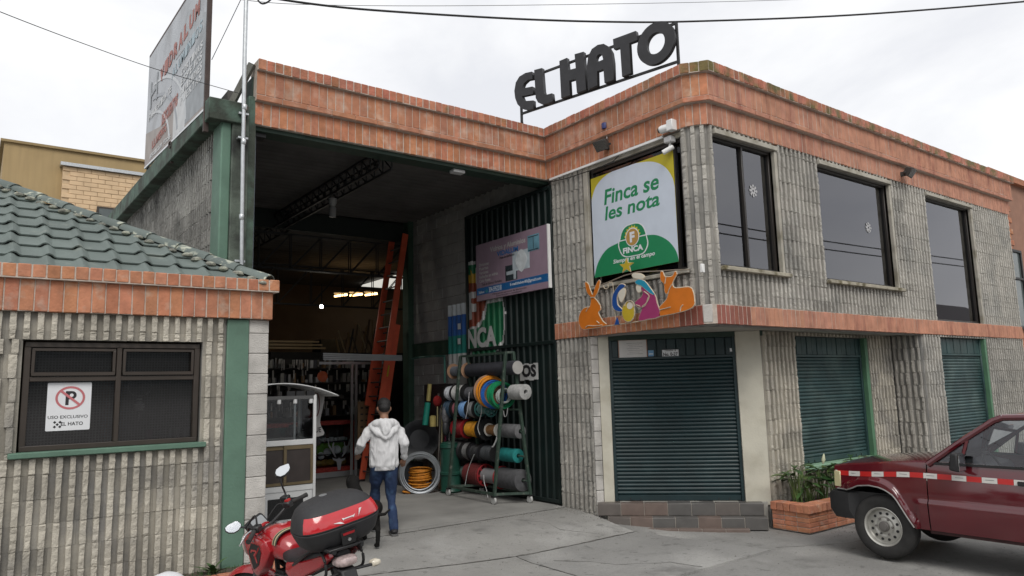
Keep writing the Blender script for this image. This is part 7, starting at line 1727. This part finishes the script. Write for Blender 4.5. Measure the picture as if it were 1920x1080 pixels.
fl_ = F((BX - .226, 0, 1.045), (0, -1, 0), (-.14, 0, 1)); flat('lock_plate', [[(-.055, -.03), (.05, -.03), (.065, .07), (-.06, .07)]], .012, mblk, fl_, bx, -.006); flat('red_latch', [[(-.045, .045), (.04, .045), (.045, .06), (-.045, .06)]], .006, M('latch_red', (.30, .01, .015), .4), fl_, bx, .006); MB().lathe(fl_.p(.0, .005, .006), fl_.n, [(.012, 0), (.012, .008), (.004, .009)], 14).build('lock', steel_m, bx)
bx.matrix_basis = Matrix.Translation((BX - .0288, -.0466, .989)) @ Matrix.Rotation(-.0922, 4, 'Z') @ Matrix.Rotation(-.0992, 4, 'X') @ Matrix.Rotation(-.0471, 4, 'Y') @ Matrix.Translation((-BX, 0, -1.0))
mc.matrix_basis = BM
# ------------------------------------------------------------------ people and dog: continuous remeshed figures
def organic(name, blobs, m, parent, vox=.014, noise_a=0.0, noise_s=10.0, zs=.5, smooth_it=6, mesh_only=False):
    """blobs: list of (points, radii, flatten y) tubes or ('s', centre, radius, scale); grown together into one skin"""
    mb = MB()
    for b in blobs:
        if b[0] == 's': mb.sph(b[1], b[2], 16, 12, b[3] if len(b) > 3 else (1, 1, 1))
        else:
            pts = [Vector(p) for p in b[0]]; r = b[1]; fl = b[2] if len(b) > 2 else 1.0
            mb.tube(pts, r, 16, True, [q * fl for q in r], b[3] if len(b) > 3 else None)
            if fl == 1 or len(b) < 4:
                for q in (0, -1): mb.sph(pts[q], r[q], 14, 10, (1, 1, 1) if fl == 1 else (1, fl, .6))
    me = mb.mesh(name, m); t = bpy.data.objects.new(name, me); COL.objects.link(t)
    rm = t.modifiers.new('r', 'REMESH'); rm.mode = 'VOXEL'; rm.voxel_size = vox; rm.use_smooth_shade = True
    sm = t.modifiers.new('s', 'SMOOTH'); sm.iterations = smooth_it; sm.factor = .5
    dg = bpy.context.evaluated_depsgraph_get(); dg.update()
    me2 = bpy.data.meshes.new_from_object(t.evaluated_get(dg)); bpy.data.objects.remove(t)
    me2.materials.clear(); me2.materials.append(m)
    if noise_a:
        ns = [v.normal.copy() for v in me2.vertices]
        for v, n in zip(me2.vertices, ns):
            q = Vector((v.co.x * noise_s, v.co.y * noise_s, v.co.z * noise_s * zs)); k = noise.noise(q) + .5 * noise.noise(q * 2.3 + Vector((5, 2, 1)))
            v.co += n * (noise_a * (1 - abs(k) * 2.2))
    for p in me2.polygons: p.use_smooth = True
    me2.name = name
    return add(name, me2, parent)
skin_m = M('skin', (.32, .17, .11), .55, var=.12, vs_=20); hair_m = M('black_hair', (.010, .009, .009), .6, var=.3, vs_=60, bump=.4, bs=220)
def hand_blobs(w, d, s, curl=.5, side=Vector((0, 1, 0))):
    """palm and five bent fingers hanging from the wrist along d"""
    d = Vector(d).normalized(); o = []; nrm = Vector(side).normalized(); lat = d.cross(nrm).normalized() * s
    palm = Vector(w) + d * .05; o.append(([w, Vector(w) + d * .04, Vector(w) + d * .085], [.024, .036, .036], .55))
    for k, (L, off) in enumerate(((.075, -.030), (.085, -.010), (.080, .010), (.062, .029))):
        a = Vector(w) + d * .085 + lat * off; b = a + d * (L * .5) + nrm * (L * .12); c = b + d * (L * .35) + nrm * (L * .45 * curl); o.append(([a, b, c], [.0095, .0088, .0078]))
    a = Vector(w) + d * .035 - lat * .032; o.append(([a, a + d * .03 - lat * .018, a + d * .06 - lat * .016 + nrm * .015], [.012, .0105, .009]))
    return o
pe = thing('person', 'person in a white hooded jacket and blue jeans walking into the hall', 'person')
# local: x right, y forward (walking direction), z up
SH = 1.47
elL, haL = (-.315, .0, 1.22), (-.335, .17, 1.08)
elR, haR = (.275, -.05, 1.20), (.285, .09, .99)
kL, fL_ = (-.10, .20, .52), (-.10, .24, .10); kR, fR_ = (.10, .06, .50), (.11, -.16, .10)
skin = [('s', (0, .03, 1.695), .092, (.98, 1.12, 1.28)), ('s', (0, .055, 1.635), .072, (.95, 1.05, .9)), ([(0, .0, 1.60), (0, -.01, 1.46)], [.058, .066]), ([(0, 0, 1.45), (0, 0, 1.2), (0, 0, .95)], [.11, .10, .11], .7),
        ('s', (-.094, .015, 1.685), .022, (.5, .9, 1.5)), ('s', (.094, .015, 1.685), .022, (.5, .9, 1.5)), ('s', (0, .142, 1.675), .016, (.8, 1, 1.4)),
        ([(-.15, 0, SH - .05), elL, haL], [.05, .042, .028]), ([(.15, 0, SH - .05), elR, haR], [.05, .042, .028]), ([(-.09, 0, .92), kL, fL_], [.085, .055, .04]), ([(.09, 0, .92), kR, fR_], [.085, .055, .04])]
skin += hand_blobs(Vector(haL), Vector(haL) - Vector(elL), -1) + hand_blobs(Vector(haR), Vector(haR) - Vector(elR), 1)
organic('body', skin, skin_m, pe, .011, smooth_it=3)
hair = organic('hair', [('s', (0, .015, 1.752), .094, (1.0, 1.10, .86)), ('s', (0, -.03, 1.705), .080, (1.02, .95, .85)), ('s', (0, .05, 1.79), .068, (1.1, 1.1, .75))], hair_m, pe, .009, .005, 70, 1, 1)
for s in (-1, 1): MB().sph((s * .034, .118, 1.70), .011, 10, 8).build('eye', M('eye_dark', (.03, .02, .02), .2), pe)
hd_m = M('white_fleece', (.66, .66, .67), .85, var=.06, vs_=6, bump=.15, bs=90)
hood = [([(0, 0, .865), (0, 0, .885), (0, 0, .93), (0, -.005, 1.05), (0, -.01, 1.22), (0, -.005, 1.38), (0, 0, 1.47)], [.172, .178, .20, .196, .188, .19, .13], .76, (0, 1, 0)),
        ([(-.15, 0, 1.43), (-.225, .0, 1.36), elL, (haL[0] - .0, haL[1] - .02, haL[2] + .02)], [.066, .068, .060, .044]), ([(.15, 0, 1.43), (.22, -.005, 1.36), elR, (haR[0], haR[1] - .02, haR[2] + .02)], [.066, .068, .060, .044]),
        ([(-.19, -.01, 1.445), (-.12, -.075, 1.485), (-.05, -.10, 1.505), (.05, -.10, 1.505), (.12, -.075, 1.485), (.19, -.01, 1.445)], [.035, .05, .05, .05, .05, .035]),
        ([(-.17, -.06, 1.44), (-.10, -.125, 1.36), (0, -.15, 1.29), (.10, -.125, 1.36), (.17, -.06, 1.44)], [.035, .042, .042, .042, .035]), ([(0, -.10, 1.46), (0, -.13, 1.38), (0, -.135, 1.31)], [.085, .075, .05]),
        ([(-.13, .05, 1.45), (-.075, .09, 1.49), (.075, .09, 1.49), (.13, .05, 1.45)], [.035, .035, .035, .035])]
hj = organic('hoodie', hood, hd_m, pe, .010, .013, 11, .4, 3)
organic('hem', [([(0, 0, .852), (0, 0, .875), (0, 0, .905)], [.176, .181, .180], .77, (0, 1, 0))], hd_m, hj, .012, .0, 40, .1, 1)
organic('collar', [([(.065 * math.cos(t), -.012 + .06 * math.sin(t), 1.535 + .008 * math.sin(t)) for t in [2 * PI * k / 12 for k in range(13)]], [.014] * 13)], M('red_collar', (.40, .03, .06), .8), pe, .008)
denim = M('blue_denim', (.014, .032, .085), .85, var=.25, vs_=7, bump=.2, bs=120, col2=(.05, .10, .19), c2=(.58, .75), c2s=6)
organic('jeans', [([(-.085, 0, .90), (-.10, .10, .70), kL, (kL[0], (kL[1] + fL_[1]) / 2 + .0, .30), (fL_[0], fL_[1] - .0, .11)], [.104, .090, .072, .062, .060]), ([(.085, 0, .90), (.095, .02, .70), kR, (.105, -.05, .30), (fR_[0], fR_[1], .09)], [.104, .090, .072, .062, .060]), ([(-.06, 0, .90), (.06, 0, .90)], [.108, .108])], denim, pe, .012, .006, 13, .5, 3)
for (f, up) in ((fL_, 0), (fR_, .0)):
    sh = organic('shoe', [([(f[0], f[1] - .045, .055), (f[0], f[1] + .06, .055), (f[0] * 1.05, f[1] + .17, .038)], [.052, .048, .036], .85)], M('black_shoe', (.015, .015, .017), .6), pe, .009, smooth_it=3)
    MB().prism(rrect(f[0] - .05, f[1] - .10, f[0] + .05, f[1] + .20, .045), FW, .004, .026).build('sole', M('grey_sole', (.13, .13, .13), .7), sh)
fp_ = pZ(728, 992, 0.0)
move(pe, (4.66, 9.32, .004), math.atan2(-.42, .90) + rad(6))

# shop keeper seen through the cart glass
sk = thing('person', 'person in a dark jacket standing behind the glass food cart', 'person')
b = [('s', (0, .03, 1.60), .088, (.98, 1.12, 1.3)), ([(0, 0, 1.5), (0, -.01, 1.38)], [.055, .062]), ([(0, 0, 1.36), (0, 0, 1.1), (0, 0, .9)], [.13, .12, .13], .7), ('s', (0, .135, 1.585), .015, (.8, 1, 1.4)), ('s', (-.09, .015, 1.59), .02, (.5, .9, 1.5)), ('s', (.09, .015, 1.59), .02, (.5, .9, 1.5)), ([(-.16, 0, 1.36), (-.25, .06, 1.12), (-.10, .26, 1.08)], [.05, .042, .03]), ([(.16, 0, 1.36), (.25, .06, 1.12), (.10, .26, 1.08)], [.05, .042, .03]), ([(-.09, 0, .9), (-.09, .02, .5), (-.09, 0, .08)], [.085, .055, .04]), ([(.09, 0, .9), (.09, .02, .5), (.09, 0, .08)], [.085, .055, .04])]
b += hand_blobs(Vector((-.10, .26, 1.08)), (1, .4, -.1), -1) + hand_blobs(Vector((.10, .26, 1.08)), (-1, .4, -.1), 1)
organic('body', b, skin_m, sk, .012, smooth_it=3)
organic('hair', [('s', (0, .0, 1.645), .094, (1.0, 1.08, .98)), ('s', (0, -.03, 1.59), .082, (1, .9, 1.1))], hair_m, sk, .012, .003, 50, 1, 2)
for s in (-1, 1): MB().sph((s * .033, .118, 1.605), .011, 10, 8).build('eye', M('eye_dark', (.03, .02, .02), .2), sk)
MB().sph((0, .123, 1.535), .022, 10, 6, (1.2, .35, .3)).build('mouth', M('lips', (.22, .07, .06), .5), sk)
organic('jacket', [([(0, 0, .85), (0, 0, 1.05), (0, 0, 1.3), (0, 0, 1.39)], [.19, .19, .2, .15], .68, (0, 1, 0)), ([(-.14, 0, 1.36), (-.25, .06, 1.12), (-.13, .23, 1.08)], [.075, .068, .05]), ([(.14, 0, 1.36), (.25, .06, 1.12), (.13, .23, 1.08)], [.075, .068, .05])], M('dark_jacket', (.022, .022, .026), .8), sk, .014, .006, 9, .5, 3)
organic('trousers', [([(-.085, 0, .9), (-.09, .02, .5), (-.09, 0, .09)], [.11, .08, .065]), ([(.085, 0, .9), (.09, .02, .5), (.09, 0, .09)], [.11, .08, .065]), ([(-.07, 0, .9), (.07, 0, .9)], [.12, .12])], M('dark_trousers', (.02, .02, .022), .8), sk, .014, 0, smooth_it=3)
for s in (-1, 1): MB().prism(rrect(s * .09 - .05, -.08, s * .09 + .05, .20, .045), FW, .004, .09).build('shoe', M('black_shoe', (.015, .015, .017), .6), sk, bevel=.02)
q = pD(566, 760, 11.9); move(sk, (q.x, q.y, .004), math.atan2(q.x, -q.y) + rad(4))

# black dog behind the top box (local: x forward, y left)
dg_ = thing('dog', 'black dog standing behind the motorcycle, its tail by the walker', 'dog'); fur = M('black_fur', (.009, .0085, .008), .8, spec=.2, var=.3, vs_=40, bump=.3, bs=180)
L_ = [([(-.30, 0, .50), (-.18, 0, .52), (.0, 0, .49), (.18, 0, .49), (.30, 0, .54)], [.105, .115, .125, .145, .115]), ([(.30, 0, .57), (.42, 0, .66), (.47, 0, .72)], [.105, .085, .078]), ('s', (.50, 0, .74), .085, (1.1, .95, .95)), ([(.53, 0, .73), (.66, 0, .695)], [.058, .042]), ('s', (.70, 0, .702), .02), ('s', (.47, .075, .73), .05, (.7, .3, 1.3)), ('s', (.47, -.075, .73), .05, (.7, .3, 1.3)),
      ([(-.34, 0, .55), (-.41, -.03, .47), (-.44, -.09, .42), (-.45, -.17, .42), (-.43, -.24, .47)], [.035, .028, .024, .02, .012])]
for s in (1, -1):
    L_ += [([(.22, s * .09, .46), (.23, s * .10, .30), (.22, s * .10, .16), (.235, s * .10, .05)], [.075, .045, .030, .028]), ('s', (.255, s * .10, .03), .038, (1.4, 1, .75))]
    L_ += [([(-.28, s * .09, .48), (-.20, s * .11, .34), (-.36, s * .11, .21), (-.335, s * .11, .06)], [.10, .065, .032, .027]), ('s', (-.30, s * .11, .03), .036, (1.4, 1, .75))]
organic('body', L_, fur, dg_, .012, .002, 40, 1, 4)
for s in (1, -1): MB().sph((.575, s * .045, .76), .011, 8, 6).build('eye', M('dog_eye', (.03, .015, .01), .1), dg_)
MB().sph((.712, 0, .708), .019, 8, 6).build('nose', M('dog_nose', (.01, .01, .01), .25), dg_)
move(dg_, (4.13, 8.89, .004), rad(80))

# ------------------------------------------------------------------ background buildings
bld = thing('ochre_building', 'ochre rendered building with a pale brick panel beyond the kiosk roof', 'building', (4, 42, 0)); och = M('ochre_render', (.42, .305, .155), .9, var=.08, vs_=.6, col2=(.38, .275, .14), c2=(.5, .8), c2s=.3, streak=.1); pbr = M('pale_brick', (.66, .48, .30), .9, var=.12, vs_=2)
Yb = 40
x0, z1 = pY(8, 268, Yb).x, pY(140, 285, Yb).z
MB().box(x0, x0 + 22, Yb, Yb + 14, 0, z1).build('wall', och, bld); MB().box(x0 - .15, x0 + 22, Yb - .12, Yb + 14, z1, z1 + .12).build('coping', M('ochre_coping', (.30, .22, .11), .9), bld)
px0, pz1 = pY(119, 308, Yb - .4).x, pY(119, 310, Yb - .4).z
pw = MB().box(px0, px0 + 9, Yb - .3, Yb - .01, 6, pz1).build('brick_panel', M('pale_mortar', (.58, .43, .27), .9), bld)
MB().box(px0 - .12, px0 + 9, Yb - .5, Yb - .005, pz1, pz1 + .16).build('flashing', steel_m, bld)
fpb = FY(Yb - .3); bm_ = brick_mesh(.58, .20, .05, pbr, 0); mb = MB(); n = 0
for j in range(26):
    for i in range(16):
        u, v = px0 + i * .6 + (.3 if j % 2 else 0), pz1 - .22 - j * .22
        if u + .58 > px0 + 9: continue
        if i < 9 and j < 18 and random.random() < .9: add('brick', bm_, pw, fpb.m(u, v, .05 + random.uniform(-.008, .008)))
        else: mb.fb(fpb, u, u + .58, v, v + .2, 0, .05)
mb.build('far_bricks', pbr, pw, kind='stuff')
q = pY(196, 402, Yb - .3); wn_ = MB().box(q.x - .35, q.x + 1.6, Yb - .40, Yb - .30, q.z - 1.5, q.z + .35).build('window', bronze_m, bld); MB().box(q.x - .25, q.x + 1.5, Yb - .42, Yb - .405, q.z - 1.4, q.z + .25).build('pane', M('far_pane', (.10, .12, .12), .15), wn_)
nb = thing('brick_neighbour', 'red brick building just right of the corner building', 'building', (19.5, 7, 0)); mb = MB().box(18.75, 30, 6.55, 16, -.3, 6.6); nw = mb.build('wall', M('neighbour_mortar', (.30, .16, .11), .9), nb)
fnb = FY(6.55)
for j in range(44):
    for i in range(4): add('brick', brick_mesh(.27, .128, .03, brick_m, j % 3), nw, fnb.m(18.77 + i * .28 + (.14 if j % 2 else 0), .4 + j * .14, .03))
MB().fb(fnb, 18.7, 30, 6.6, 6.75, -.2, .12).build('coping', cap_m, nb); o = window_set(nb, fnb, 18.95, 20.2, 3.0, 4.9, .035, trans=[4.2], fm=black_m, pm=M('far_pane', (.10, .12, .12), .15), fw=.06)
# across the street, behind the viewer: what the upper windows mirror
opp = thing('opposite_house', 'plain rendered house across the street behind the viewer', 'house', (70, -16, 0))
MB().box(56, 84, -26, -15.5, -.3, 6.4).build('wall', M('tan_render', (.34, .27, .18), .9, var=.1), opp); MB().poly([(55, -15, 6.3), (85, -15, 6.3), (85, -20.5, 9.2), (55, -20.5, 9.2)]).poly([(55, -26.6, 6.3), (85, -26.6, 6.3), (85, -20.5, 9.2), (55, -20.5, 9.2)]).build('roof', M('old_sheet_roof', (.12, .11, .11), .9), opp)
for x in (60, 67, 74, 80): o = MB().box(x, x + 1.6, -15.56, -15.45, 4.2, 5.4).build('window', M('pale_frame', (.4, .4, .38), .6), opp); MB().box(x + .1, x + 1.5, -15.45, -15.43, 4.3, 5.3).build('pane', M('far_pane', (.10, .12, .12), .15), o)
hm = M('blue_green_hill', (.06, .075, .08), 1.0, var=.2, vs_=.02)
mb = MB(); mb.grid(lambda a, b: (-500 + 1700 * a, -420 - 260 * b, (95 * noise.noise(Vector((a * 9, 2, 0))) + 45 * noise.noise(Vector((a * 23, 7, 0))) + 105) * math.sin(PI * min(1, b * .5 + .0)) * 1.35 - 2), 90, 8); struct(mb.build('hills', hm, smooth_=True))
